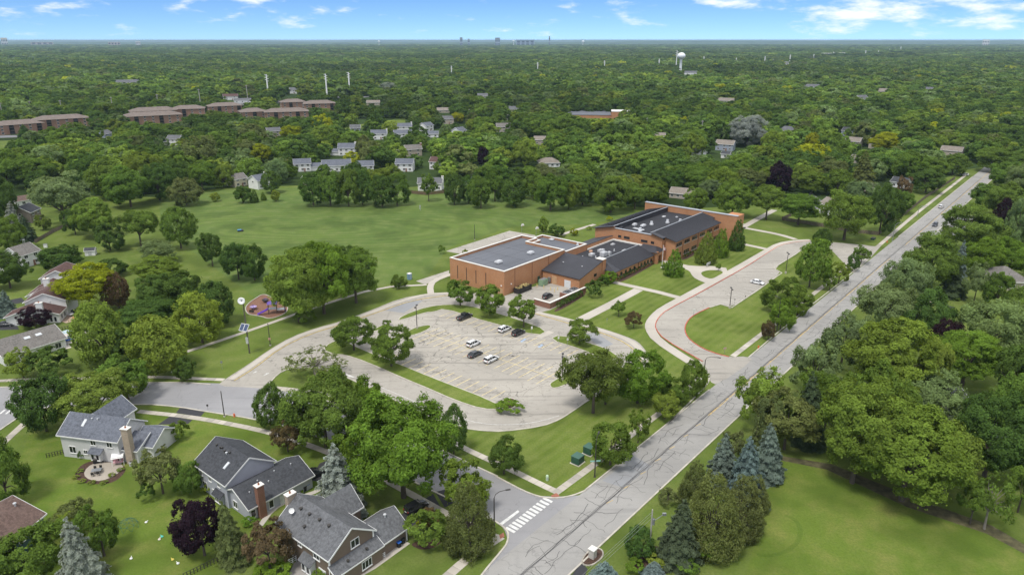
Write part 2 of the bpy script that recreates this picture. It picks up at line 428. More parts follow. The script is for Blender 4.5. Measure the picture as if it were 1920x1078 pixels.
def slabs(parent, pts, width=1.5, length=1.55, z=.05, sm=2, weights=(6, 2, 2)):
    """one object per concrete slab along a walk, open joints between them"""
    p = chaikin(GP(pts), sm, False)
    L_ = [0.0]
    for a, b in zip(p, p[1:]): L_.append(L_[-1] + math.dist(a, b))
    def at(s):
        s = min(max(s, 0), L_[-1] - 1e-4)
        k = next(i for i in range(len(L_) - 1) if L_[i+1] >= s); f = (s - L_[k]) / max(1e-6, L_[k+1] - L_[k])
        return Vector((p[k][0] + (p[k+1][0]-p[k][0])*f, p[k][1] + (p[k+1][1]-p[k][1])*f))
    n = max(1, int(L_[-1] / length)); ln = L_[-1] / n
    key = (round(width, 2), round(ln, 1))
    mesh = []
    for sm_ in SLABM:
        mb = MB(); hx, hy = ln/2 - .025, width/2
        mb.prism([(-hx,-hy),(hx,-hy),(hx,hy),(-hx,hy)], -.08, 0.0); mesh.append(mb.mesh('slab', sm_))
    for i in range(n):
        a, b = at(i*ln), at((i+1)*ln); c = (a + b) / 2
        o = link('slab', random.choices(mesh, weights)[0], parent, (c.x, c.y, z + random.uniform(-.012, .012)), math.atan2(b.y-a.y, b.x-a.x))
        SLAB_N[0] += 1

mb = MB(); S_ = 60000
mb.poly([(-S_, -400, 0), (S_, -400, 0), (S_, S_, 0), (-S_, S_, 0)])
GROUND = struct(mb.obj('ground', M_GRASS), 'green grass ground running to the horizon')
wl = [(-400, 352), (-60, 352), (0, 372), (120, 362), (190, 368), (300, 370), (420, 352), (560, 348), (760, 352), (840, 345), (1000, 370), (1180, 388), (1290, 392), (1420, 384), (1530, 388),
      (1640, 380), (1745, 345), (1812, 318), (1860, 312), (1990, 330), (2300, 330)]
wp = GP(wl); far = 59000
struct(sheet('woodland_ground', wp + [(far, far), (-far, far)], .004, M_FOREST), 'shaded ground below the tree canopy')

# sports field and lawns
struct(sheet('sports_field', GP([(300, 372), (420, 356), (560, 352), (760, 356), (840, 350), (1000, 374), (1130, 392), (1205, 400), (1110, 420), (960, 425), (840, 465), (800, 520), (720, 535), (480, 560), (360, 470), (300, 430)]), .008, M_FIELD), 'mown sports field with curved mowing lines')
struct(sheet('school_front_lawn', GP([(1020, 590), (1100, 560), (1160, 525), (1270, 480), (1370, 462), (1440, 455), (1436, 470), (1235, 585), (1213, 612), (1200, 636), (1100, 615)]), .008, M_LAWN), 'striped green lawn in front of the school')
struct(sheet('corner_lawn', GP([(868, 806), (945, 812), (1040, 790), (1110, 752), (1190, 715), (1225, 672), (1200, 640), (1245, 640), (1290, 680), (1326, 712), (1255, 788), (1098, 914), (1046, 926), (880, 850)]), .009, M_LAWN), 'mown lawn at the street corner')
struct(sheet('meadow_lawn', GP([(1395, 1100), (1420, 990), (1450, 860), (1550, 880), (1700, 950), (1850, 1000), (2000, 1080), (2100, 1300), (1300, 1300)]), .008, M_BIGLAWN), 'wide smooth lawn at the bottom right')
struct(sheet('back_yard_lawn', GP([(60, 800), (250, 772), (480, 808), (640, 860), (560, 1000), (380, 1090), (100, 1090), (0, 960)]), .006, M_BIGLAWN), 'deep green back yard lawn between the houses')

# main road
RL, RR = -62.75, -52.0
road = struct(sheet('main_road', [RD(-60, RL), RD(-60, RR), RD(1100, RR), RD(1100, RL)], .014, M_ROAD), 'long straight two lane road with sealed cracks')
sheet('road_patch', GP([(1129, 901), (1189, 854), (1222, 874), (1168, 914)]), .018, M_PATCH, road)
def rline(u0, w0, u1, w1, w, m, name, z=.022):
    a, b = Vector(RD(u0, w0)), Vector(RD(u1, w1)); d = (b - a).normalized(); n = Vector((-d.y, d.x)) * w / 2
    mb = MB(); mb.poly([(*(a - n), z), (*(b - n), z), (*(b + n), z), (*(a + n), z)]); return mb.obj(name, m, road)
for k in range(40):
    u = 138 + k * 11.5
    if 290 < u < 318: continue
    for s in (-.12, .12): rline(u, -57.4 + s, u + 10.9, -57.4 + s, .1, M_YEL2, 'centre_line')
for u in range(96, 136, 6): rline(u, -57.5, u + 1.6, -57.1, .1, M_YEL2, 'centre_line')
# sealed cracks: wandering strips of black sealant
mb = MB()
def crack(pts, w=.11, z=.026):
    p = chaikin([RD(*q) for q in pts], 2, False)
    a, b = offs(p, w/2, False), offs(p, -w/2, False)
    i = mb.add([(x, y, z) for x, y in b] + [(x, y, z) for x, y in a]); n = len(p)
    for k in range(n-1): mb.f.append((i+k, i+k+1, i+n+k+1, i+n+k)); mb.m.append(0)
rc = random.Random(5)
for off, wd in ((-57.75, .17), (-57.55, .09), (-58.0, .08)):
    u = 55.0; pts = []
    while u < 520: pts.append((u, off + rc.uniform(-.1, .1))); u += rc.uniform(1.2, 3)
    crack(pts, wd)
u = 60.0
while u < 480:                                    # transverse
    L0 = rc.uniform(2, 5.0); side = rc.choice((-1, 1)); w0 = -57.7 if rc.random() < .6 else rc.uniform(-61.5, -53.5)
    pts = []; du = 0
    for k in range(7):
        pts.append((u + du, min(-52.3, max(-62.4, w0 + side * L0 * k / 6)))); du += rc.uniform(-.55, .6)
    crack(pts, rc.uniform(.045, .11))
    u += rc.uniform(.9, 2.6)
for w0 in (-54.6, -60.4, -55.8, -59.2):           # meandering along the wheel paths
    u = 62.0
    while u < 420:
        n = rc.randint(5, 11); pts = []; w = w0 + rc.uniform(-.8, .8)
        for k in range(n):
            pts.append((u, w)); u += rc.uniform(.5, 1.6); w += rc.uniform(-.55, .55)
        crack(pts, rc.uniform(.05, .12)); u += rc.uniform(1, 9)
cs = mb.obj('crack_sealant', M_SEAL, road); cs['kind'] = 'stuff'
# kerbs of the main road
kerb_line(road, [(820, 1190), (902, 1078), (940, 1033), (951, 1019), (954, 1000), (947, 990), (930, 978)], sm=2)
kerb_line(road, [(930, 893), (998, 929), (1040, 935), (1075, 929), (1098.6, 919)], sm=2)
for a, b in ((96.9, 150), (335, 520)):
    mb = MB(); p = [RD(a, RL), RD(b, RL)]; band(mb, offs(p, .15, False), offs(p, -.15, False), -.05, .13); mb.obj('kerb', M_KERB, road)
kerb_line(road, [(1403, 670.6), (1486, 600), (1600, 510.5), (1621, 489), (1622, 484), (1601, 474.5), (1554, 467), (1512, 463)], sm=1)
for a, b in ((40, 330), (352, 540)):
    mb = MB(); p = [RD(a, RR), RD(b, RR)]; band(mb, offs(p, .15, False), offs(p, -.15, False), -.05, .13); mb.obj('kerb', M_KERB, road)
sheet('road_apron', GP([(1640, 462), (1655, 458), (1627, 489), (1600, 512), (1560, 470), (1565, 457)]), .020, M_DRIVE, road)
sheet('side_road_mouth', GP([(1748, 441), (1790, 405), (1840, 404), (1800, 441)]), .010, M_ROAD, road)

# side street
street = struct(sheet('side_street', chaikin(GP([(1060, 931), (998, 929), (933, 893), (868, 863), (800, 829), (740, 800), (680, 775), (610, 750), (560, 738), (505, 729), (430, 719), (350, 717), (285, 717), (200, 720), (100, 723), (0, 726), (-160, 731), (-320, 735),
   (-320, 800), (-120, 900), (-40, 840), (0, 806), (30, 786), (50, 771), (100, 762), (266, 757), (337, 763), (382, 771), (480, 786), (560, 806), (620, 828), (680, 856), (740, 885), (800, 915), (870, 948), (930, 978), (945, 990), (952, 1010), (950, 1022), (938, 1036), (908, 1074), (980, 1060), (1050, 985), (1110, 925)]), 1), .010, M_STREET), 'grey asphalt side street curving away from the crossing')
kerb_line(street, [(930, 978), (870, 948), (800, 915), (740, 885), (680, 856), (620, 828), (560, 806), (480, 786), (382, 771), (337, 763), (266, 757), (100, 762), (50, 771), (30, 786), (0, 806), (-60, 850)])
kerb_line(street, [(933, 893), (868, 863), (800, 829), (740, 800), (680, 775), (610, 750), (560, 738), (522, 731), (508, 724)])
kerb_line(street, [(395, 721), (350, 717), (285, 717), (200, 720), (100, 723), (0, 726), (-160, 731)])
kerb_line(street, [(0, 806), (-40, 840)], sm=0)
# crossing
for k in range(12):
    f = k / 11.0
    a = (957 + (1027 - 957) * f, 993 + (937 - 993) * f)
    c = Vector(G(*a)); d = Vector(WX); n = Vector(UX)
    mb = MB(); hw, hl = .30, 1.0
    mb.poly([(*(c - d*hl - n*hw), .022), (*(c + d*hl - n*hw), .022), (*(c + d*hl + n*hw), .022), (*(c - d*hl + n*hw), .022)])
    mb.obj('crosswalk_bar', M_WHITE, street)
mb = MB(); mb.poly([(*q, .022) for q in ccw(GP([(936, 981), (971, 956), (974, 959), (940, 985)]))]); mb.obj('stop_line', M_WHITE, street)
for k in range(6):
    x = -14 + k * 11.5
    mb = MB(); mb.poly([(*q, .022) for q in ccw(GP([(x, 776), (x + 10, 768), (x + 14, 768), (x + 4, 776)]))]); mb.obj('crosswalk_bar', M_WHITE, street)
for q in ([(1033, 929), (1043, 924), (1050, 930), (1036, 934)], [(936, 1003), (944, 998), (946, 1006), (938, 1010)]):
    sheet('brick_ramp', GP(q), .06, mat('ramp_red', (.30, .12, .08), .9, .25, 2), street)

# school drive and car park
drive = struct(sheet('school_drive', chaikin(GP([(405, 724), (426, 708), (460, 687), (504, 656), (545, 632), (595, 614), (639, 602.6), (699, 580.5), (748, 560), (800, 550.6), (842, 548), (882, 545), (945, 556), (1010, 588), (1076, 600), (1130, 616), (1175, 631), (1196, 640), (1211, 657), (1217, 671), (1213, 690), (1185, 712), (1140, 732),
   (1102, 750.5), (1073, 771), (1050, 786), (1016, 799), (945, 808.7), (904, 807), (871, 803), (830, 793), (780, 770), (725, 742), (670, 717), (628, 697), (597, 691), (556, 690), (530, 695), (512, 710), (505, 722), (512, 731), (470, 726)]), 1), .014, M_DRIVE), 'pale concrete drive looping round the car park')
sheet('loading_yard', GP([(945, 555), (1005, 536), (1062, 520), (1110, 520), (1096, 548), (1032, 581), (1000, 590), (960, 578)]), .018, M_DRIVE, drive)
sheet('asphalt_patch', GP([(722, 582), (770, 563), (793, 564), (757, 587)]), .018, M_PATCH, drive)
sheet('asphalt_patch', GP([(1090, 625), (1118, 624), (1150, 645), (1130, 653)]), .018, M_PATCH, drive)
lot = struct(sheet('parking_lot', GP([(640, 640), (744, 600), (800, 586), (836, 580), (1008, 631), (1028, 637), (1092, 656), (1110, 668), (1080, 705), (1050, 728), (1000, 745), (968, 760), (935, 756), (800, 704), (672, 654)]), .018, M_LOT), 'cracked concrete parking lot with worn yellow stall lines')
isl = [([(744, 599), (763, 588), (802, 575), (841, 570.6), (880, 573), (917, 583), (969, 598), (1029, 620), (1008, 631), (933, 609), (888, 597), (834, 579), (812, 586), (799, 586), (753, 601)], 1),
       ([(1028, 637), (1050, 627), (1112, 645), (1140, 655), (1165, 672), (1135, 676), (1092, 656)], 1),
       ([(760, 628), (769, 617), (800, 609), (810, 611), (806, 617), (784, 627), (764, 631)], 1),
       ([(695, 620), (724, 606), (734, 607), (726, 614), (701, 623)], 1),
       ([(603, 656), (620, 641), (644, 637), (673, 653), (753, 684), (800, 703.6), (935, 755.7), (940, 768), (904, 768), (852, 751), (800, 728), (763, 713), (686, 679), (647, 666), (626, 665)], 1),
       ([(1029, 721), (1034, 716), (1058, 702), (1076, 700), (1073, 716), (1050, 727), (1034, 729)], 1)]
for p, s in isl: island(drive, p, s, M_KERB, M_LAWN)
island(drive, [(937, 757), (940, 768), (961, 767), (972, 758), (967, 748), (956, 745.5), (938, 753)], 2, M_KERB, M_MULCH)
# walk beside the drive with its kerb
walk2 = struct(strip([(432, 712), (468, 689), (514, 655), (553, 633), (588, 620), (639, 606), (702, 584), (760, 562), (800, 552), (842, 550)], 1.7, .014, .10, M_WALK, 'drive_side_walk', None), 'concrete walk along the outside of the school drive')
kerb_line(walk2, [(439, 714), (478, 690), (525, 653), (582, 626), (639, 609.5), (706, 586.5), (774, 563), (842, 553.5), (880, 551)], M_KERBY, .22, .14)
walk3 = struct(strip([(1005, 586), (1068, 600), (1110, 614), (1167, 632), (1190, 645), (1205, 662), (1210, 675)], 1.9, .014, .10, M_WALK, 'drive_side_walk', None), 'concrete walk between the car park drive and the front lawn')
kerb_line(walk3, [(1003, 588), (1060, 604.7), (1112, 619), (1159, 636), (1184, 651), (1198, 667), (1202, 680)], M_KERBY, .22, .14)
kerb_line(drive, [(1130, 737), (1102, 751), (1073, 771.5), (1050, 786.5), (1016, 799.5), (945, 809), (904, 807.5), (871, 803), (830, 793), (780, 770), (725, 742), (670, 717), (628, 697), (597, 691), (556, 690), (530, 695), (512, 710), (505, 722)])
# painted lines on the drive
strip([(1048, 779), (1016, 789), (970, 796), (920, 796), (880, 789), (826, 773), (725, 730), (647, 700)], .14, .018, .022, M_WORN, 'edge_line', drive)
for q in ([(645, 700), (657, 703), (665, 708), (653, 706)], [(812, 776), (822, 778), (818, 782), (806, 778)]):
    sheet('painted_bay', GP(q), .020, M_WORN, drive)
for c_, (dx, dy) in (((499, 702), (6, -3)), ((478, 698), (5, -2))):
    sheet('painted_arrow', GP([(c_[0]-dx, c_[1]-dy), (c_[0]+dx*.4, c_[1]+dy*.2), (c_[0]+dx, c_[1]+dy), (c_[0]+dx*.2, c_[1]+dy*.9)]), .020, M_WORN, drive)
# stall lines, all in the road frame
def stall(px, py, length, m=M_YEL, name='stall_line', w=.14, direction=UX, z=.022):
    a = Vector(G(px, py)); d = Vector(direction); n = Vector((-d.y, d.x)) * w/2; b = a + d * length
    m2 = MB(); m2.poly([(*(a - n), z), (*(b - n), z), (*(b + n), z), (*(a + n), z)])
    me = m2.mesh(name, m); return link(name, me, lot)
def row(p0, p1, pitch, length, skip=()):
    a, b = Vector(G(*p0)), Vector(G(*p1)); n = int((b - a).length / pitch); d = (b - a).normalized()
    for k in range(n + 1):
        if k in skip: continue
        c = a + d * (k * pitch); x, y, _ = P(c.x, c.y, 0); stall(x, y, length)
row((684, 660), (928, 751), 2.75, 5.4)
row((800, 625), (1036, 708), 2.75, 5.4); row((800, 625), (1036, 708), 2.75, -5.4)
row((846, 585), (1086, 656), 2.75, -5.2)
d = Vector(G(1040, 709)) - Vector(G(797, 624)); stall(797, 624, d.length, direction=d.normalized(), w=.12)
for q in ([(975, 640), (984, 634), (983, 638)], [(1008, 650), (1016, 645), (1014, 650)]):
    sheet('accessible_stall_mark', GP([(q[0][0], q[0][1]), (q[1][0], q[1][1]), (q[1][0]+3, q[1][1]+2), (q[0][0]+3, q[0][1]+2)]), .021, mat('blue_paint', (.30, .38, .5), .8, .3, 2), lot)
M_SOIL = mat('oil_stain', (.255, .235, .21), .85, .35, 1.5)
mb = MB()
def soil(p0, p1, reach, n):
    a, b = Vector(G(*p0)), Vector(G(*p1)); k_ = 0
    for k in range(n):
        c_ = a.lerp(b, random.random()) + Vector(UX) * random.uniform(.5, 1) * reach
        m_ = random.randint(7, 9); rx, ry = random.uniform(.25, 1.3), random.uniform(.12, .4); a0 = random.uniform(-.3, .3) + (ANG if random.random() < .6 else 0)
        p = []
        for j in range(m_):
            th = 2*math.pi*j/m_; q = random.uniform(.55, 1.15); ex, ey = rx*q*math.cos(th), ry*q*math.sin(th); p.append((c_.x + ex*math.cos(a0) - ey*math.sin(a0), c_.y + ex*math.sin(a0) + ey*math.cos(a0), .0186 + .0003*(k % 7)))
        mb.poly(p)
soil((684, 660), (928, 751), 4.6, 80); soil((800, 625), (1036, 708), 4.2, 34); soil((800, 625), (1036, 708), -4.2, 34); soil((850, 587), (1086, 656), -4.2, 70)
mb.obj('oil_stain', M_SOIL, lot)['kind'] = 'stuff'
mb = MB()
for k in range(70):                                # dark seams and tyre scuffs of the lot
    f = random.random(); g = random.random()
    px = 660 + 400 * f; py = 640 + 110 * f * .75 + (g - .5) * 90
    a = Vector(G(px, py)); dirv = Vector(WX if random.random() < .75 else UX); pts = []
    for j in range(8):
        pts.append(tuple(a)); a = a + dirv * random.uniform(.8, 2.2) + Vector((random.uniform(-.4, .4), random.uniform(-.4, .4)))
    if not all(650 < P(*q, 0)[0] < 1060 for q in pts): continue
    w = random.uniform(.03, .08); A, B_ = offs(pts, w, False), offs(pts, -w, False)
    i = mb.add([(x, y, .0205) for x, y in B_] + [(x, y, .0205) for x, y in A])
    for j in range(7): mb.f.append((i+j, i+j+1, i+8+j+1, i+8+j)); mb.m.append(0)
o = mb.obj('crack_line', mat('lot_crack', (.24, .225, .20), .9, .3, 2), lot); o['kind'] = 'stuff'

# bus loop
bus = struct(sheet('bus_loop', chaikin(GP([(1330, 715), (1325, 690), (1310, 673), (1245, 636), (1229, 617), (1229, 606), (1236, 594), (1250, 581), (1320, 544.7), (1398, 500.5), (1442, 472), (1463, 459), (1492, 453.5), (1518, 451.5), (1554, 453.6), (1645, 461.6), (1640, 470), (1622, 484),
   (1601, 474.5), (1554, 467), (1512, 462), (1492, 477), (1450, 503), (1466, 512), (1420, 545), (1372, 577), (1351, 570.6), (1341, 572), (1304, 589), (1291, 599), (1284, 612), (1285, 625), (1294, 638), (1318, 654), (1346, 664), (1367, 669), (1403, 668), (1412, 676), (1345, 722)]), 1), .016, M_DRIVE), 'pale concrete bus loop in front of the school')
bw = struct(strip([(1315, 690), (1290, 676), (1232, 638), (1219, 618), (1219, 606), (1229, 592), (1244, 579), (1290, 554), (1330, 532), (1385, 502), (1438, 471), (1462, 457.5), (1492, 452), (1520, 451)], 3.0, .0, .10, M_WALK, 'bus_loop_walk', None), 'wide concrete walk along the red kerb of the bus loop')
kerb_line(bw, [(1318, 678), (1245, 636.5), (1229, 617), (1229, 606), (1236, 594), (1250, 581.5), (1320, 545), (1398, 501), (1442, 472.5), (1463, 459.5), (1492, 454), (1520, 452)], M_KERBR, .26, .14)
kerb_line(bus, [(1512, 462), (1492, 477), (1450, 503), (1466, 512), (1420, 545), (1372, 577), (1351, 570.6), (1330, 577)], sm=0)
kerb_line(bus, [(1330, 577), (1304, 589), (1291, 599), (1284, 612), (1285, 625), (1294, 638), (1318, 654), (1346, 664), (1367, 669)], M_KERBR)
kerb_line(bus, [(1255, 792), (1300, 748), (1328, 719), (1330, 708), (1322, 690), (1310, 675)], sm=1)
island_lawn = struct(sheet('bus_loop_lawn', offs(ccw(GP([(1512, 463), (1492, 478), (1452, 503), (1467, 512), (1420, 546), (1372, 578), (1351, 572), (1304, 590), (1291, 600), (1285, 612), (1286, 625), (1295, 638), (1318, 653), (1346, 663), (1367, 668), (1403, 668), (1486, 599), (1600, 509), (1618, 488), (1600, 476), (1554, 468)])), .3), .010, M_LAWN), 'striped lawn inside the bus loop')
for k in range(14):
    f = k / 13.0; q = (1382 + (1462 - 1382) * f, 571 + (515 - 571) * f)
    a = Vector(G(*q)); d_ = Vector(WX); n = Vector(UX) * .05; b_ = a - d_ * 4.6
    m2 = MB(); m2.poly([(*(a - n), .022), (*(b_ - n), .022), (*(b_ + n), .022), (*(a + n), .022)]); m2.obj('stall_line', M_WORN, bus)

# walks made of single slabs
wk = struct(link('sidewalk', None), 'concrete slab sidewalk beside the main road')
slabs(wk, [(1040, 925), (1092, 887), (1132, 857), (1187, 812), (1236, 775), (1285, 736), (1312, 708)], 1.5, 1.55)
slabs(wk, [(1374, 668), (1400, 648), (1430, 625), (1475, 590), (1520, 555), (1549, 533), (1590, 500), (1610, 484)], 1.5, 2.0)
slabs(wk, [(833, 1085), (870, 1052), (905, 1027), (940, 1005)], 1.7, 1.5)
wk2 = struct(link('sidewalk', None), 'concrete slab sidewalk along the side street')
slabs(wk2, [(1044, 922), (1000, 901), (966, 884), (915, 861), (868, 839), (800, 804), (740, 776), (680, 753), (620, 740), (556, 731), (516, 727)], 1.5, 1.6)
slabs(wk2, [(930, 1007), (880, 984), (839, 964), (773, 927), (690, 882), (640, 857), (545, 822), (480, 804), (365, 782), (259, 771)], 1.5, 1.6)
slabs(wk2, [(420, 712), (350, 709), (283, 706), (200, 708), (57, 711), (0, 714), (-80, 718)], 1.4, 2.2)
slabs(wk2, [(54, 786), (30, 808), (4, 832), (-30, 862)], 1.6, 1.6)
slabs(wk2, [(1644, 464), (1711, 406), (1747, 378), (1790, 345), (1815, 325)], 1.6, 6.0)
# other walks
def walk(label, pts, w, sm=1, z=.06):
    return struct(strip(pts, w, -.02, z, M_WALK, 'footpath', None, sm), label)
walk('narrow concrete path crossing the grass below the playground', [(345, 661), (400, 643), (470, 619), (543, 593), (600, 573), (709, 539), (800, 534)], 1.5)
walk('short concrete path linking the drive to the gym', [(808, 551), (806, 538), (812, 527), (842, 515), (900, 500)], 2.2)
walk('concrete path from the school wing door across the lawn', [(1150, 529), (1190, 538), (1235, 548), (1276, 559)], 2.6, 0)
walk('diagonal concrete path crossing the front lawn', [(1197, 543), (1145, 571), (1090, 599), (1082, 604)], 3.4, 0)
walk('concrete path running to the trees behind the school', [(1390, 428), (1420, 411), (1452, 394)], 3.0, 0)
walk('curved concrete path from the school to the bus loop end', [(1393, 427), (1420, 432), (1460, 439.5), (1492, 449)], 2.6)
walk('short concrete path at the school end wall', [(1385, 456), (1440, 468)], 2.6, 0)
walk('concrete path leading along the far side of the school', [(1050, 441), (1085, 430), (1115, 421)], 2.2, 0)
walk('short crossing path between the two green strips', [(1009, 633), (1034, 622)], 2.2, 0)
plaza = struct(sheet('entrance_plaza', chaikin(GP([(1240, 488), (1252, 486), (1282, 497), (1314, 499.5), (1327, 498), (1373, 504), (1337, 526), (1326, 532), (1304, 523), (1297, 516), (1293, 508), (1280, 503), (1255, 498)]), 1), .05, M_WALK), 'concrete plaza at the school entrance')
sheet('turf', chaikin(GP([(1313, 512), (1321, 508), (1336, 506), (1361, 509.5), (1337, 524), (1320, 520)]), 2), .056, M_LAWN, plaza)
court = struct(sheet('play_court', GP([(836, 471), (955, 433), (1003, 441), (1010, 452), (870, 500), (862, 476)]), .014, M_LOT), 'worn concrete court behind the gym')
struct(sheet('service_path', GP([(780, 527), (842, 507), (842, 513), (812, 524), (806, 531), (796, 533)]), .012, M_LOT), 'old asphalt path beside the gym')

# driveways
for lab, q in (('dark asphalt driveway of the pale grey house', [[(338, 763.5), (384, 772), (376, 781), (330, 774)], [(319, 780), (361, 787), (353, 794), (296, 796)]]),
               ('dark asphalt driveway under the blue spruce', [[(578, 900), (600, 868), (640, 852), (668, 868), (620, 905)]]),
               ('dark asphalt driveway of the brown house', [[(746, 968), (764, 990), (829, 955), (812, 925)], [(816, 922), (834, 951), (852, 941), (838, 916)]]),
               ('dark asphalt driveway at the bottom road edge', [[(1062, 1090), (1090, 1054), (1102, 1066), (1092, 1090)]]),
               ('dark asphalt driveway at the white house', [[(-40, 620), (-40, 606), (30, 606), (36, 618)], [(20, 562), (40, 558), (48, 566), (20, 572)]]),
               ('dark asphalt drive among the right hand trees', [[(1758, 576), (1768, 570), (1790, 576), (1788, 586), (1760, 582)]])):
    r0 = struct(sheet('driveway', GP(q[0]), .014, M_BLACKTOP), lab)
    for qq in q[1:]: sheet('driveway_piece', GP(qq), .012, M_BLACKTOP, r0)
walk('curved pale drive edge beside the clipped beds', [(1742, 566), (1755, 558), (1775, 556), (1800, 560), (1810, 563)], 1.6)
for lab, q in (('residential street glimpsed between the trees behind the field', [(860, 345), (890, 320), (906, 311), (930, 312), (905, 330), (890, 350)]),
               ('residential street glimpsed behind the school', [(1510, 372), (1520, 360), (1545, 380), (1560, 396), (1530, 392)]),
               ('road in front of the brick apartments', [(-100, 262), (60, 257), (60, 253), (-100, 257)]),
               ('road behind the brick apartments', [(220, 212), (420, 200), (640, 186), (640, 183), (400, 196), (220, 208)]),
               ('car parking lot beside the brick apartments', [(520, 193), (640, 180), (700, 181), (600, 195)])):
    struct(sheet('residential_street', GP(q), .010, M_STREETD), lab)
for lab, q in (('open green lawn beside the apartments', [(-60, 300), (60, 296), (75, 262), (-60, 266)]), ('green lawn beside the far brick school', [(1080, 222), (1140, 217), (1120, 225)]), ('green lawn behind the apartments', [(630, 240), (760, 222), (760, 232), (640, 246)]),
               ('brown leaf litter under the right hand trees', [(1440, 850), (1560, 870), (1720, 935), (1860, 985), (1990, 1060), (1990, 1090), (1840, 1010), (1700, 958), (1540, 885), (1450, 868)])):
    struct(sheet('turf_patch', GP(q), .007, M_GRASS if 'green' in lab else mat('leaf_litter', (.085, .078, .038), 1, .4, .8)), lab)
struct(strip([(1420, 1040), (1450, 1042), (1482, 1030), (1501, 1008), (1500, 985), (1486, 970), (1470, 966)], .8, .005, .012, grass('dark_ring_grass', (.086, .140, .021), (.104, .156, .026), (.15, .18, .04)), 'grass_ring', None, 2), 'darker ring of grass on the smooth lawn')
# mulch beds
for lab, q in (('mulch bed under the tall blue spruce', [(1425, 896), (1445, 872), (1459, 880), (1452, 898), (1436, 904)]), ('mulch bed under the pines', [(1300, 1010), (1420, 930), (1410, 960), (1330, 1035), (1250, 1060)]),
               ('mulch bed round the stone pillar', [(1088, 1056), (1100, 1035), (1120, 1026), (1132, 1034), (1128, 1048), (1106, 1062)]), ('mulch bed round the patio', [(138, 892), (150, 872), (175, 862), (225, 868), (240, 880), (215, 905), (180, 908), (150, 904)]),
               ('mulch bed by the hedge of the dock wall', [(1036, 582), (1095, 549), (1100, 552), (1044, 586)]), ('mulch bed along the front wing', [(1154, 527), (1228, 489), (1232, 493), (1164, 531)]), ('mulch bed along the two storey front', [(1274, 487), (1305, 470), (1310, 474), (1284, 488)]),
               ('mulch bed under the far right shrubs', [(1180, 1030), (1240, 1020), (1300, 1050), (1250, 1078), (1190, 1075)]), ('mulch bed under the round shrub', [(763, 1020), (800, 1010), (836, 1012), (800, 1034)])):
    struct(sheet('mulch_bed', chaikin(GP(q), 2), .016, M_MULCH), lab)
# ================================================================== buildings
M_BRICK = brick('orange_brick', (.475, .215, .098), (.395, .178, .08), (.38, .265, .18))
M_BRICKR = brick('red_brick', (.25, .10, .065), (.20, .08, .05), (.3, .25, .2))
M_BRICKB = brick('brown_brick', (.33, .185, .125), (.26, .15, .10), (.26, .2, .16))
M_STONE = brick('tan_stone', (.42, .34, .26), (.30, .24, .19), (.36, .31, .26))
M_MEMB = pavement('roof_membrane', (.125, .132, .150), (.085, .09, .102), 0, .35)
M_MEMBD = pavement('dark_roof_membrane', (.035, .036, .042), (.022, .022, .026), 0, .3)
M_STEEL = mat('dark_metal_roof', (.034, .034, .041), .55, .12, .4, spec=.35)
M_SEAM = mat('dark_roof_seam', (.024, .024, .03), .5, .1, 2)
M_PARA = mat('white_coping', (.66, .64, .60), .6, .08, 1)
M_GREYCOP = mat('grey_coping', (.34, .36, .39), .5, .08, 1)
M_ALU = mat('galvanised_metal', (.52, .53, .55), .45, .15, 1.5, metal=.2)
M_WOODDOOR = mat('tan_door', (.48, .30, .17), .7, .12, 2)
M_GREEN = mat('green_cabinet_paint', (.03, .085, .06), .55, .15, 1)

def beam_ring(mb, x0, x1, y0, y1, z0, z1, t):
    mb.box(x0, x1, y0, y0+t, z0, z1); mb.box(x0, x1, y1-t, y1, z0, z1)
    mb.box(x0, x0+t, y0+t, y1-t, z0, z1); mb.box(x1-t, x1, y0+t, y1-t, z0, z1)
def window(root, c, face, w, h, n=2, frame=None, pane=None, sill=True):
    """frame part with its pane(s); face is the outward direction in the thing's own axes"""
    f = Vector((face[0], face[1], 0)).normalized(); s = Vector((-f.y, f.x, 0)); c = Vector(c); u = Vector((0, 0, 1))
    fw = min(.09, w * .12)
    mb = MB()
    def bar(a0, a1, b0, b1, d0, d1):
        pts = [c + s*a + u*b + f*d for d in (d0, d1) for b in (b0, b1) for a in (a0, a1)]
        i = mb.add(pts)
        for q in ((0,1,3,2),(4,6,7,5),(0,4,5,1),(1,5,7,3),(3,7,6,2),(2,6,4,0)): mb.f.append(tuple(i+k for k in q)); mb.m.append(0)
    bar(-w/2, w/2, -h/2, -h/2+fw, -.05, .07); bar(-w/2, w/2, h/2-fw, h/2, -.05, .07)
    bar(-w/2, -w/2+fw, -h/2+fw, h/2-fw, -.05, .07); bar(w/2-fw, w/2, -h/2+fw, h/2-fw, -.05, .07)
    for k in range(1, n): x = -w/2 + w*k/n; bar(x-fw*.4, x+fw*.4, -h/2+fw, h/2-fw, -.05, .06)
    if sill: bar(-w/2-.06, w/2+.06, -h/2-.08, -h/2, -.05, .12)
    fo = mb.obj('window', frame or M_TRIM, root)
    mb = MB(); bar(-w/2+fw, w/2-fw, -h/2+fw, h/2-fw, -.04, .02)
    po = mb.obj('pane', pane or M_GLASS, fo)
    return fo
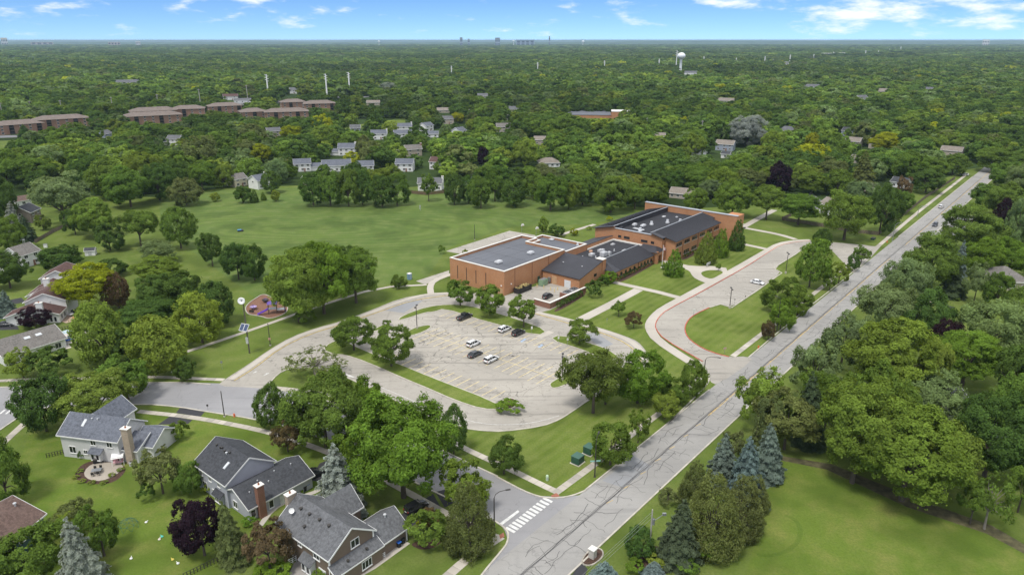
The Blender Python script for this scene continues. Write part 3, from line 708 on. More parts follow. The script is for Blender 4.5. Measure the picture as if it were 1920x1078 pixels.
def door(root, c, face, w, h, m, handle=True):
    f = Vector((face[0], face[1], 0)).normalized(); s = Vector((-f.y, f.x, 0)); c = Vector(c); u = Vector((0, 0, 1))
    mb = MB()
    def bar(a0, a1, b0, b1, d0, d1):
        i = mb.add([c + s*a + u*b + f*d for d in (d0, d1) for b in (b0, b1) for a in (a0, a1)])
        for q in ((0,1,3,2),(4,6,7,5),(0,4,5,1),(1,5,7,3),(3,7,6,2),(2,6,4,0)): mb.f.append(tuple(i+k for k in q)); mb.m.append(0)
    bar(-w/2, w/2, 0, h, -.05, .05); bar(-w/2+.12, w/2-.12, h*.55, h-.15, .05, .065); bar(-w/2+.12, w/2-.12, .15, h*.48, .05, .065)
    d = mb.obj('door', m, root)
    if handle:
        mb = MB(); bar(w/2-.2, w/2-.1, h*.45, h*.5, .065, .12); mb.obj('handle', M_METAL, d)
    return d
def gable(root, x0, x1, y0, y1, ze, zr, axis, wm, rm, z0=0.0, ov=.45, hip=0.0, trim=None, t=.16, seams=0):
    """one roofed volume: wall, two roof slopes (or a hip), fascia boards"""
    trim = trim or M_TRIM
    sw = axis == 'y'
    def T(a, b, z): return (b, a, z) if sw else (a, b, z)
    a0, a1, b0, b1 = (y0, y1, x0, x1) if sw else (x0, x1, y0, y1)
    bm_ = (b0 + b1) / 2; sl = (zr - ze) / ((b1 - b0) / 2)
    mb = MB()
    prof = [(b0, z0), (b1, z0), (b1, ze)] + ([(bm_, zr - .02)] if not hip else []) + [(b0, ze)]
    n = len(prof)
    i = mb.add([T(a0, b, z) for b, z in prof] + [T(a1, b, z) for b, z in prof])
    e = [tuple(i + k for k in range(n)), tuple(i + n + k for k in reversed(range(n)))]
    if not sw: e = [tuple(reversed(q)) for q in e]
    mb.f += e; mb.m += [0, 0]
    for k in range(n):
        q = (i+k, i+(k+1) % n, i+n+(k+1) % n, i+n+k)
        mb.f.append(tuple(reversed(q)) if sw else q); mb.m.append(0)
    mb.obj('wall', wm, root)
    mb = MB(); zo = ze - ov * sl
    A0, A1, B0, B1 = a0-ov, a1+ov, b0-ov, b1+ov
    if hip:
        h0, h1 = a0+hip, a1-hip
        pts = [T(A0, B0, zo), T(A1, B0, zo), T(A1, B1, zo), T(A0, B1, zo), T(h0, bm_, zr), T(h1, bm_, zr)]
        up = [(p[0], p[1], p[2]+t) for p in pts]
        i = mb.add(pts + up)
        for q in ((6,7,11,10),(8,9,10,11),(7,8,11),(9,6,10),(0,1,7,6),(1,2,8,7),(2,3,9,8),(3,0,6,9),(3,2,1,0)):
            mb.f.append(tuple(i+k for k in (reversed(q) if sw else q))); mb.m.append(0)
        ro = mb.obj('roof', rm, root)
    else:
        pts = [T(A0, B0, zo), T(A1, B0, zo), T(A1, bm_, zr), T(A0, bm_, zr), T(A0, B1, zo), T(A1, B1, zo)]
        up = [(p[0], p[1], p[2]+t) for p in pts]
        i = mb.add(pts + up)
        for q in ((6,7,8,9),(9,8,11,10),(3,2,1,0),(4,5,2,3),(0,1,7,6),(5,4,10,11),(1,2,8,7),(2,5,11,8),(4,3,9,10),(3,0,6,9)):
            mb.f.append(tuple(i+k for k in (reversed(q) if sw else q))); mb.m.append(0)
        ro = mb.obj('roof', rm, root)
    mb = MB(); h = .24
    for B in (B0, B1):
        mb.beam(T(A0-.02, B, zo+t/2-.02), T(A1+.02, B, zo+t/2-.02), .06, h)
    if hip:
        for A in (A0, A1): mb.beam(T(A, B0, zo+t/2-.02), T(A, B1, zo+t/2-.02), .06, h)
    else:
        for A in (A0, A1):
            for B in (B0, B1): mb.beam(T(A, B, zo+t/2-.02), T(A, bm_, zr+t/2-.02), .06, h)
    mb.obj('fascia', trim, root)
    return ro
def shed(root, pts_low, pts_high, wm, rm, t=.16, z0=0.0, trim=None, ov=.3):
    """single slope between two edges (each two (x,y,z) points), walls under it"""
    a, b = [Vector(p) for p in pts_low]; c, d_ = [Vector(p) for p in pts_high]   # a-b low edge, d-c high edge above
    mb = MB(); q = [a, b, c, d_]
    i = mb.add([(p.x, p.y, z0) for p in q] + [tuple(p) for p in q])
    for k in range(4): mb.f.append((i+k, i+(k+1) % 4, i+4+(k+1) % 4, i+4+k)); mb.m.append(0)
    mb.obj('wall', wm, root)
    mb = MB(); al = (b - a).normalized() * ov; dn = (a - d_).normalized() * ov
    q = [a - al + dn, b + al + dn, c + al, d_ - al]
    i = mb.add([tuple(p) for p in q] + [(p.x, p.y, p.z+t) for p in q])
    for f in ((4,5,6,7),(3,2,1,0),(0,1,5,4),(1,2,6,5),(2,3,7,6),(3,0,4,7)): mb.f.append(tuple(i+k for k in f)); mb.m.append(0)
    ro = mb.obj('roof', rm, root)
    if trim:
        mb = MB(); u = Vector((0,0,t/2-.02))
        mb.beam(q[0]+u, q[1]+u, .06, .22); mb.beam(q[0]+u, q[3]+u, .06, .22); mb.beam(q[1]+u, q[2]+u, .06, .22); mb.obj('fascia', trim, root)
    return ro
def vent_pipe(root, x, y, z, m=None, r=.12, h=.35):
    mb = MB(); mb.lathe([(r*.7, -.3), (r*.7, h*.6), (r*1.4, h*.62), (r*1.3, h), (0, h*1.1)], 10, (x, y, z)); mb.obj('roof_vent', m or M_ALU, root)
def chimney(root, x, y, w, d, z0, z1, m, name='chimney'):
    mb = MB(); mb.box(x-w/2, x+w/2, y-d/2, y+d/2, z0, z1-.25); mb.box(x-w/2-.08, x+w/2+.08, y-d/2-.08, y+d/2+.08, z1-.25, z1)
    c = mb.obj(name, m, root)
    mb = MB(); mb.box(x-w/2-.12, x+w/2+.12, y-d/2-.12, y+d/2+.12, z1, z1+.1); mb.obj('cap', M_PARA, c)
    mb = MB(); mb.lathe([(.17, .1), (.15, .45), (.11, .46), (.11, .2)], 10, (x, y, z1)); mb.obj('flue', mat('clay_flue', (.35, .14, .08), .8, .2, 2), c)
def skylight(root, a, b, c, d_):
    mb = MB(); p = [Vector(k) for k in (a, b, c, d_)]; n = (p[1]-p[0]).cross(p[3]-p[0]).normalized(); n = n if n.z > 0 else -n
    i = mb.add([k - n*.05 for k in p] + [k + n*.1 for k in p])
    for f in ((4,5,6,7),(0,1,5,4),(1,2,6,5),(2,3,7,6),(3,0,4,7)): mb.f.append(tuple(i+k for k in f)); mb.m.append(0)
    s = mb.obj('skylight', M_ALU, root)
    ce = sum(p, Vector()) / 4; mb = MB(); mb.poly([k + (ce-k)*.18 + n*.115 for k in p]); mb.obj('pane', mat('skylight_glass', (.55, .58, .6), .15, .1, 1, spec=.6), s)

# ------------------------------------------------------------------ the school: local x = u (along the road), local y = -w
so = G(945.5, 554.7)
school = thing('school_building', 'large orange brick school with flat grey and dark sloped roofs', 'school', so, ANG)
def wl_(u, w): return (u, -w)
def roof_flat(pts, z, m, name='roof'):
    mb = MB(); mb.poly([(x, y, z) for x, y in ccw([wl_(*p) for p in pts])]); return mb.obj(name, m, school)
def wall_ring(pts, z1, z0=0.0, t=.45, m=None, cap=.16, capm=None, capt=None):
    p = ccw([wl_(*q) for q in pts]); q = offs(p, t)
    mb = MB(); band(mb, list(reversed(p)), list(reversed(q)), z0, z1, True); w_ = mb.obj('wall', m or M_BRICK, school)
    p2, q2 = offs(p, -.06), offs(p, t + .12)
    mb = MB(); band(mb, list(reversed(p2)), list(reversed(q2)), z1 + .003, z1 + cap, True); mb.obj('parapet_cap', capm or M_PARA, school)
# gym
gym = [(0, 0), (33.8, 0), (33.8, -17.4), (39.8, -17.4), (39.8, -24.9), (0, -24.9)]
wall_ring(gym, 8.3, cap=.2); roof_flat(gym, 7.45, M_MEMB)
b2 = [(34.3, 0.3), (47.6, 0.3), (47.6, -20.8), (40.3, -20.8), (40.3, -16.9), (34.3, -16.9)]
wall_ring(b2, 7.5, cap=.2); roof_flat(b2, 6.75, M_MEMB)
# upper seams, drains and plant on the gym roof
mb = MB()
for u in (8, 16.5, 25): mb.box(u-.06, u+.06, .5, 24.4, 7.452, 7.465)
for w in (6, 12.5, 19): mb.box(.5, 33, w-.06, w+.06, 7.452, 7.462)
mb.obj('roof_seam', M_SEAM, school)['kind'] = 'stuff'
def roof_unit(u, w, z, sx, sy, sz, name='roof_hood'):
    mb = MB(); x, y = wl_(u, w)
    mb.box(x-sx*.36, x+sx*.36, y-sy*.36, y+sy*.36, z-.05, z+sz*.45)
    i = mb.add([(x-sx/2, y-sy/2, z+sz*.45), (x+sx/2, y-sy/2, z+sz*.45), (x+sx/2, y+sy/2, z+sz*.45), (x-sx/2, y+sy/2, z+sz*.45),
                (x-sx*.42, y-sy*.4, z+sz), (x+sx*.42, y-sy*.4, z+sz), (x+sx*.42, y+sy*.4, z+sz), (x-sx*.42, y+sy*.4, z+sz)])
    for f in ((3,2,1,0),(4,5,6,7),(0,1,5,4),(1,2,6,5),(2,3,7,6),(3,0,4,7)): mb.f.append(tuple(i+k for k in f)); mb.m.append(0)
    mb.obj(name, M_ALU, school)
roof_unit(8.2, -9.5, 7.45, 2.6, 1.9, 1.0); roof_unit(24.0, -8.0, 7.45, 2.4, 1.8, 1.0); roof_unit(46, -15, 6.75, 1.8, 1.8, .6); roof_unit(36.5, -3.5, 6.75, 1.5, 1.1, .5)
def cone_vent(u, w, z, r=.55, h=1.1):
    mb = MB(); x, y = wl_(u, w); mb.lathe([(r*1.1, 0), (r*1.1, h*.25), (r*.55, h*.8), (r*.75, h*.82), (r*.7, h), (0, h*1.05)], 12, (x, y, z)); mb.obj('roof_vent', M_ALU, school)
cone_vent(46.3, -3.0, 6.75, .5, .9)
# gym wall recesses and pilaster lines
for w in (-21.2, -17.0, -12.6, -8.1):
    mb = MB(); x = -.03; y = -w; mb.box(-.02, .05, y-.16, y+.16, 1.6, 6.3); mb.obj('slot_window', mat('slot_dark', (.05, .03, .025), .6, .2, 2), school)
for u in (5.5, 14.8, 24.2):
    mb = MB(); mb.box(u-.09, u+.09, -.05, .05, 0, 8.2); mb.obj('control_joint', mat('joint_brown', (.17, .07, .04), .9, .1, 2), school)
door(school, (-.02, 1.6, 0), (-1, 0), 1.9, 2.3, M_WOODDOOR); door(school, (18.5, -.02, 0), (0, -1), 1.2, 2.2, M_GREEN)
for u, w in ((0, -1.2), (3.5, 0)):
    mb = MB(); x, y = wl_(u, w); mb.box(x-.18, x+.18, y-.22, y+.22, 3.1, 3.45); mb.obj('wall_lamp', M_TRIM, school)
# dock-side shed roof: low edge faces the yard
rs = shed(school, [wl_(20.2, 16.0) + (4.0,), wl_(20.2, 0.5) + (4.0,)], [wl_(33.9, 0.5) + (7.2,), wl_(33.9, 16.0) + (7.2,)], M_BRICK, M_STEEL, trim=M_SEAM)
door(school, (20.15, -11.2, 0), (-1, 0), 2.6, 2.6, mat('pale_roll_door', (.6, .62, .64), .5, .08, 3)); door(school, (20.15, -5.6, 0), (-1, 0), 2.0, 3.0, M_WOODDOOR)
mb = MB(); mb.box(19.4, 20.15, -4.2, -3.2, .6, 2.2); mb.obj('meter_box', M_METAL, school)
for w in (4.0, 12): vent_pipe(school, 27.5, -w, 5.75, r=.2)
window(school, (29.8, -16.05, 3.2), (0, -1), 1.5, .9, 1, M_DKMETAL)
mb = MB(); mb.box(33.95, 36.1, -16.2, -13.4, 0, 7.5); mb.obj('wall', M_BRICK, school); mb = MB(); mb.box(33.85, 36.2, -16.3, -13.3, 7.503, 7.7); mb.obj('parapet_cap', M_PARA, school)
# middle flat roof with plant
mb = MB(); mb.box(34.4, 66.2, -13.4, -.5, 0, 5.2); mb.obj('wall', M_BRICK, school)
mb = MB(); mb.box(34.5, 66.0, -13.3, -.6, 5.203, 5.24); mb.obj('roof', M_MEMBD, school)
mb = MB(); mb.box(47.9, 66.3, -.75, -.35, 5.2, 5.75); mb.obj('parapet_cap', M_PARA, school)
mb = MB(); mb.box(65.7, 66.4, -13.4, -.76, 5.2, 5.72); mb.obj('parapet_cap', M_PARA, school)
for u, w, s in ((45, 9.5, (2.6, 1.8, 1.6)), (46.5, 8.0, (1.4, 1.2, 2.0)), (47.3, 10.4, (1.2, 1.2, 1.3)), (49, 5.5, (2.0, 1.4, .9)), (42.5, 6.0, (2.0, 1.6, .9)), (60, 4, (1.6, 1.2, .5)), (56, 11.5, (2.4, .7, .3))):
    mb = MB(); x, y = wl_(u, w); mb.box(x-s[0]/2, x+s[0]/2, y-s[1]/2, y+s[1]/2, 5.2, 5.2+s[2]); mb.box(x-s[0]*.3, x+s[0]*.3, y-s[1]*.3, y+s[1]*.3, 5.2+s[2]+.002, 5.35+s[2]); mb.obj('plant_unit', M_ALU, school)
mb = MB(); mb.lathe([(.7, 0), (.7, .7), (.5, .75), (0, .8)], 14, (*wl_(46, 3.2), 5.24)); mb.obj('copper_hood', mat('copper_hood_tan', (.5, .3, .2), .5, .1, 2), school)
for u, w in ((37, 3), (38, 5), (41, 8.7), (40, 10.5), (53, 9)): cone_vent(u, w, 5.24, .28, .8)
# roof sloping away behind the second block
shed(school, [wl_(47.9, -8.6) + (4.4,), wl_(66.0, -8.6) + (4.4,)][::-1], [wl_(47.9, 0.2) + (7.0,), wl_(66.0, 0.2) + (7.0,)], M_BRICK, M_STEEL)
# front wing: ridge to eave, hip at its near end
def wing():
    mb = MB(); mb.prism([wl_(36.3, 19.9), wl_(64, 19.9), wl_(64, 13.5), wl_(36.3, 13.5)], 0, 3.5); mb.obj('wall', M_BRICK, school)
    e0, e1, r0, r1 = wl_(35.4, 20.6) + (3.45,), wl_(63.2, 20.6) + (3.45,), wl_(38.6, 13.45) + (6.1,), wl_(63.2, 13.45) + (6.1,); l0 = wl_(35.4, 14.2) + (3.45,)
    mb = MB(); q = [e0, e1, r1, r0, l0]; i = mb.add(q + [(x, y, z+.16) for x, y, z in q])
    for f in ((5,6,7,8),(5,8,9),(0,1,6,5),(1,2,7,6),(4,0,5,9),(2,3,8,7),(3,4,9,8),(3,2,1,0),(0,4,3)): mb.f.append(tuple(i+k for k in f)); mb.m.append(0)
    mb.obj('roof', M_STEEL, school)
    mb = MB(); mb.beam(Vector(r0)+Vector((0,.05,.2)), Vector(r1)+Vector((0,.05,.2)), .22, .18); mb.obj('ridge_cap', M_GREYCOP, school)
    mb = MB(); mb.prism([wl_(38.6, 13.4), wl_(63.4, 13.4), wl_(63.4, 13.2), wl_(38.6, 13.2)], 5.24, 6.1); mb.obj('wall', M_STEEL, school)
    for u in (37.6, 40.6, 43.6, 46.6, 49.6, 54.6, 57.0, 59.4, 61.8): window(school, (u, -19.92, 1.75), (0, -1), 1.15, 1.35, 1, M_DKMETAL, M_GLASS)
    for a, b in ((36.5, 50.5), (54, 62.5)): mb = MB(); mb.box(a, b, -20.02, -19.9, .92, 1.04); mb.obj('sill_course', M_PARA, school)
    mb = MB(); mb.box(52.2, 52.45, -20.05, -19.85, 0, 3.4); mb.obj('control_joint', MATS['joint_brown'], school)
    mb = MB()
    for k in range(46):
        u = 39 + k * .52; p0 = Vector(wl_(u, 20.55) + (3.66,)); p1 = Vector(wl_(u, 13.6) + (6.23,)); mb.beam(p0, p1, .04, .06)
    mb.obj('standing_seam', M_SEAM, school)['kind'] = 'stuff'
wing()
# entrance porch
for q in ((63.6, 64.8, -21.4, -18.6, 0, 4.4), (64.8, 69.5, -13.0, -12.5, 0, 4.2), (69.0, 70.2, -21.0, -18.8, 0, 4.4), (64.81, 68.99, -21.2, -20.6, 3.0, 4.4)): mb = MB(); mb.box(*q); mb.obj('porch_wall', M_BRICK, school)
mb = MB(); e = [wl_(63.0, 21.6) + (4.4,), wl_(70.4, 21.6) + (4.4,), wl_(70.4, 13.4) + (4.4,), wl_(63.0, 13.4) + (4.4,), wl_(66.7, 19) + (6.0,), wl_(66.7, 13.4) + (6.0,)]
i = mb.add(e); 
for f in ((0,1,4),(1,2,5,4),(3,0,4,5),(3,2,1,0)): mb.f.append(tuple(i+k for k in f)); mb.m.append(0)
mb.obj('porch_roof', M_STEEL, school)
door(school, (66.9, -13.05, 0), (0, -1), 3.2, 2.5, M_GLASS, False)
mb = MB(); mb.box(63.62, 63.6+.9, -21.5, -20.6, 4.402, 4.75); mb.obj('parapet_cap', M_BRICK, school)
# two storey block
mb = MB(); mb.prism([wl_(68.2, -9.6), wl_(112, -9.6), wl_(112, 21), wl_(109, 21), wl_(109, 25.1), wl_(70.4, 25.1), wl_(70.4, 20.6), wl_(68.2, 20.6)], 0, 8.1); mb.obj('wall', M_BRICK, school)
zr2 = 10.3
mb = MB()                                           # front gable ends above the eaves
for (wa, wb, ua) in ((16.0, 20.6, 68.2), (20.6, 25.1, 70.4), (-.6, -9.6, 68.2)):
    def zz(w): return 8.0 + (zr2 - 8.0) * max(0, min(1, (25.8 - w) / 9.8)) if w > 8 else 8.0 + (zr2 - 8.0) * max(0, min(1, (w + 10.4) / 9.8))
    a, b = wl_(ua, wa), wl_(ua, wb); pts = [(a[0], a[1], 8.1), (b[0], b[1], 8.1), (b[0], b[1], max(8.12, zz(wb) - .05)), (a[0], a[1], zz(wa) - .05)]
    pts2 = [(x+.4, y, z) for x, y, z in pts]; i = mb.add(pts + pts2)
    for f in ((0,1,2,3),(7,6,5,4),(3,2,6,7),(0,3,7,4),(1,5,6,2)): mb.f.append(tuple(i+k for k in f)); mb.m.append(0)
mb.box(68.2, 68.7, -16.0, .6, 8.1, 9.5); mb.obj('wall', M_BRICK, school)
mb = MB(); mb.box(68.0, 68.85, -15.9, .5, 9.503, 9.7); mb.obj('parapet_cap', M_GREYCOP, school)
mb = MB(); mb.poly([wl_(68.86, -.5) + (9.6,), wl_(68.86, 15.9) + (9.6,), wl_(71.2, 15.9) + (8.5,), wl_(71.2, -.5) + (8.5,)][::-1]); mb.obj('parapet_slope', M_GREYCOP, school)
mb = MB(); mb.box(68.7, 111.8, -15.9, .5, 8.102, 8.45); mb.obj('roof', M_MEMBD, school)
def slope(pts, nm='roof'):
    mb = MB(); q = [wl_(u, w) + (z,) for u, w, z in pts]; n = len(q); i = mb.add(q + [(x, y, z+.18) for x, y, z in q])
    fl = sum(q[k][0]*q[(k+1) % n][1] - q[(k+1) % n][0]*q[k][1] for k in range(n)) > 0
    top = tuple(i+n+k for k in range(n)); mb.f.append(top if fl else tuple(reversed(top))); mb.m.append(0)
    bot = tuple(i+k for k in range(n)); mb.f.append(tuple(reversed(bot)) if fl else bot); mb.m.append(0)
    for k in range(n):
        f = (i+k, i+(k+1) % n, i+n+(k+1) % n, i+n+k); mb.f.append(f if fl else tuple(reversed(f))); mb.m.append(0)
    return mb.obj(nm, M_STEEL, school)
zs = lambda w: zr2 - (w - 16.0) / 9.8 * 2.3
slope([(67.4, 16, zr2), (111.9, 16, zr2), (111.9, 21.6, zs(21.6)), (109.4, 21.6, zs(21.6)), (109.4, 25.8, zs(25.8)), (69.6, 25.8, zs(25.8)), (69.6, 21.2, zs(21.2)), (67.4, 21.2, zs(21.2))])
slope([(67.4, -.6, zr2), (67.4, -10.4, 8.0), (111.9, -10.4, 8.0), (111.9, -.6, zr2)])
mb = MB()
for w in (15.9, -.5): mb.box(67.4, 111.8, -w-.14, -w+.14, zr2+.183, zr2+.38)
mb.obj('ridge_cap', M_GREYCOP, school)
mb = MB(); mb.box(68.7, 111.7, -15.99, -15.92, 8.45, zr2); mb.box(68.7, 111.7, .51, .58, 8.45, zr2); mb.obj('wall', M_STEEL, school)
mb = MB()
for k in range(78):
    u = 70 + k * .52; wE = 25.7 if u < 109 else 21.5
    mb.beam(Vector(wl_(u, wE) + (zs(wE)+.2,)), Vector(wl_(u, 16.2) + (zr2+.18,)), .04, .06)
    mb.beam(Vector(wl_(u, -10.3) + (8.2,)), Vector(wl_(u, -.8) + (zr2+.18,)), .04, .06)
mb.obj('standing_seam', M_SEAM, school)['kind'] = 'stuff'
# tall end wall
mb = MB(); mb.prism([wl_(112.05, -12), wl_(112.05, 31.3), wl_(113.4, 31.3), wl_(113.4, -12)], 0, 11.0); mb.prism([wl_(113.4, 26), wl_(119, 26), wl_(119, 31.3), wl_(113.4, 31.3)], 0, 10.9); mb.obj('end_wall', M_BRICK, school)
mb = MB(); mb.prism([wl_(111.9, -12.1), wl_(111.9, 31.4), wl_(113.6, 31.4), wl_(113.6, -12.1)], 11.003, 11.2); mb.obj('parapet_cap', M_GREYCOP, school)
# windows of the two storey front
groups = [71.8 + 6.6 * k for k in range(6)]
for gi, g in enumerate(groups):
    for k in range(3):
        u = g + k * 1.55
        if u > 108: continue
        for z in (6.35, 2.3): window(school, (u, -25.12, z), (0, -1), 1.15, 1.35, 1, M_DKMETAL, M_GLASS)
    for z in (5.45, 1.4): mb = MB(); mb.box(g-.8, g+4.0, -25.24, -25.08, z, z+.15); mb.obj('sill_course', M_PARA, school)
for u in (76.6, 89.8, 103):
    mb = MB(); mb.box(u-.1, u+.1, -25.2, -25.05, 0, 8.0); mb.obj('control_joint', MATS['joint_brown'], school)
for w, ww in ((2.0, 1.4), (5.2, 2.6), (13.0, 2.8), (16.6, 1.4)): window(school, (68.17, -w, 6.6), (-1, 0), ww, .95, 2, M_DKMETAL, M_GLASS, False)
for u, w in ((86, 6), (93, 9.5), (97, 13.2)): cone_vent(u, w, 8.45, .75, 1.5)
cone_vent(72.5, 8.5, 8.9, .8, 1.4)
for u, w, s in ((80, 1.6, (2.2, 1.4, 1.1)), (81, 5, (2.6, 1.5, 1.0)), (86, 14.2, (2.4, 1.8, .8)), (76.5, 5.5, (1.2, 5, .25)), (102, 3, (1.8, 1.2, .3)), (104, 8, (.9, .9, .5))): roof_unit(u, w, 8.45, *s)
mb = MB(); mb.box(70.5, 72, -1.2, .2, 8.45, 9.7); mb.obj('plant_unit', M_SEAM, school)
mb = MB(); mb.beam(Vector((108.9, -23.4, 2.6)), Vector((112.3, -23.4, 2.6)), 2.4, .2); mb.obj('door_canopy', M_STEEL, school)

# loading yard walls, round the chillers and along the lawn
dw = thing('retaining_wall', 'low red brick wall round the loading yard with pale coping', 'wall', so, ANG)
mb = MB(); mb.box(-.2, 19.9, -19.0, -18.5, 0, 1.9); mb.box(-.2, .25, -18.5, -12.6, 0, 1.9); mb.box(10.4, 10.8, -18.5, -15.0, 0, 1.7); mb.obj('wall', M_BRICKR, dw)
mb = MB(); mb.box(-.3, 20.0, -19.1, -18.4, 1.903, 2.05); mb.box(-.3, .35, -18.38, -12.5, 1.903, 2.05); mb.obj('coping', M_PARA, dw)
def school_thing(name, label, cat, u, w, z=0, rz=0, group=None):
    x, y = so[0] + u*UX[0] + w*WX[0], so[1] + u*UX[1] + w*WX[1]
    return thing(name, label, cat, (x, y, z), ANG + rz, group)
for k, (u, lab) in enumerate(((12.8, 'dark rooftop style chiller in the loading yard, nearer the low wall corner'), (16.6, 'dark rooftop style chiller in the loading yard, nearer the school doors'))):
    t = school_thing('chiller', lab, 'air conditioner', u, 16.2, group='chillers in the loading yard')
    mb = MB(); mb.box(-1.5, 1.5, -1.1, 1.1, .15, 1.75); mb.obj('casing', M_ALU, t)
    mb = MB(); mb.box(-1.35, 1.35, -.95, .95, 1.753, 1.8); mb.obj('grille', M_BLACK, t)
    for j in (-.7, .7):
        mb = MB(); mb.lathe([(.5, 1.8), (.5, 1.95), (.42, 1.95), (.42, 1.83)], 14, (j, 0, 0)); mb.obj('fan', M_METAL, t)
t = school_thing('generator', 'green box generator standing in the loading yard', 'generator', 17.0, 3.2)
mb = MB(); mb.box(-1.5, 1.5, -.9, .9, .1, 2.2); mb.obj('casing', mat('sage_paint', (.22, .33, .22), .6, .1, 1), t); mb = MB(); mb.box(-1.3, 1.3, -.7, .7, 2.203, 2.35); mb.obj('top', M_METAL, t)
for k, (u, w, lab) in enumerate(((13.5, 3.2, 'beside the generator'), (14.2, 5.6, 'in front of the generator'), (14.0, 8.6, 'in front of the tan door'), (15.6, 10.4, 'in front of the pale roll door'), (13.6, 10.6, 'beside the chillers'))):
    t = school_thing('bollard', 'yellow bollard in the loading yard ' + lab, 'bollard', u, w, group='yellow bollards in the loading yard')
    mb = MB(); mb.lathe([(.13, 0), (.13, 1.15), (.1, 1.25), (0, 1.28)], 10); mb.obj('post', M_YEL, t); mb = MB(); mb.lathe([(.2, 0), (.2, .06), (.13, .07)], 10); mb.obj('foot', M_KERB, t)
t = school_thing('dumpster', 'long dark open dumpster with yellow rubbish against the gym wall', 'dumpster', 7.4, 1.9)
mb = MB(); mb.box(-3.4, 3.4, -1.15, 1.15, .2, .32)
for y in (-1.15, 1.07): mb.box(-3.4, 3.4, y, y+.08, .32, 1.9)
for x in (-3.4, 3.32): mb.box(x, x+.08, -1.07, 1.07, .32, 1.9)
for k in range(9): mb.box(-3.3+k*.8, -3.2+k*.8, -1.23, -1.152, .3, 1.85)
mb.obj('body', mat('dark_dumpster', (.03, .028, .028), .6, .3, 1), t)
mb = MB()
rd_ = random.Random(3)
for k in range(60):
    x, y = rd_.uniform(-3.2, 3.2), rd_.uniform(-.95, .95); a = rd_.uniform(0, 3); s = rd_.uniform(.2, .5)
    mb.beam((x, y, rd_.uniform(1.5, 2.05)), (x+math.cos(a)*s, y+math.sin(a)*s, rd_.uniform(1.6, 2.2)), .3, .12)
mb.obj('rubbish', mat('yellow_rubbish', (.42, .33, .14), .8, .5, 3), t)['kind'] = 'stuff'

# ------------------------------------------------------------------ the near houses
S_GREY = siding('pale_grey_siding', (.60, .60, .61)); S_LAV = siding('lavender_grey_siding', (.42, .43, .50)); S_BROWN = siding('brown_siding', (.17, .125, .095))
S_WHITE = siding('white_siding', (.74, .74, .74)); S_TEAL = siding('teal_siding', (.06, .12, .14)); S_TAUPE = siding('taupe_siding', (.22, .18, .155)); S_CREAM = siding('cream_siding', (.60, .54, .40)); S_BEIGE = siding('beige_siding', (.42, .37, .31)); S_BLUE = siding('blue_grey_siding', (.30, .34, .42))
R_BLUE = shingle('blue_grey_shingle', (.115, .125, .15)); R_DARK = shingle('charcoal_shingle', (.055, .058, .065)); R_GREY = shingle('grey_shingle', (.115, .118, .125)); R_BRN = shingle('brown_shingle', (.125, .085, .072)); R_MAR = shingle('maroon_brown_shingle', (.095, .056, .05)); R_TAN = shingle('tan_shingle', (.20, .175, .15)); R_WARM = shingle('warm_grey_shingle', (.15, .14, .13))

def local_house(label, o, ang, cat='house'): return thing('house', label, cat, (o[0], o[1], 0), ang)
# A: pale grey house, lower left
h = local_house('pale grey two storey house with blue grey roof and tall stone chimney', (-91.1, 125.8), R(-11.6))
gable(h, 0, 13.2, .4, 8.4, 5.2, 7.9, 'x', S_GREY, R_BLUE)
gable(h, 1.4, 7.0, 5.5, 13.0, 5.0, 7.6, 'y', S_GREY, R_BLUE)
gable(h, 14.4, 18.4, 3.4, 10.8, 2.8, 4.8, 'x', S_GREY, R_BLUE)
shed(h, [(13.25, 1.2, 2.8), (16.6, 1.2, 2.8)], [(16.6, 5.4, 4.6), (13.25, 5.4, 4.6)], S_GREY, R_BLUE, trim=M_TRIM)
chimney(h, 15.2, 1.0, 1.5, 1.1, 0, 7.9, M_STONE)
for x, z, w, hh in ((7.6, 4.1, 1.3, 1.2), (11.3, 4.1, 1.3, 1.3), (2.4, 1.9, 1.6, 1.6), (5.4, 1.7, 1.0, 1.0)): window(h, (x, .37, z), (0, -1), w, hh, 2)
mb = MB(); mb.box(7.2, 9.4, -.55, .42, .5, 2.3); mb.obj('bay', S_GREY, h)
for x in (7.75, 8.85): window(h, (x, -.57, 1.4), (0, -1), .8, 1.3, 1)
shed(h, [(7.1, -.65, 2.35), (9.5, -.65, 2.35)], [(9.5, .38, 2.9), (7.1, .38, 2.9)], S_GREY, R_BLUE, z0=2.3, t=.1)
window(h, (12.2, .36, 1.1), (0, -1), 1.7, 2.0, 2); door(h, (17.6, 3.37, 0), (0, -1), .9, 2.0, M_TRIM)
zz_ = lambda y: 5.2 + (y - .4) / 4 * 2.7 + .2
skylight(h, (3.9, 2.0, zz_(2.0)), (4.5, 2.0, zz_(2.0)), (4.5, 3.3, zz_(3.3)), (3.9, 3.3, zz_(3.3)))
for x in (5.5, 6.8): vent_pipe(h, x, 3.4, zz_(3.4))
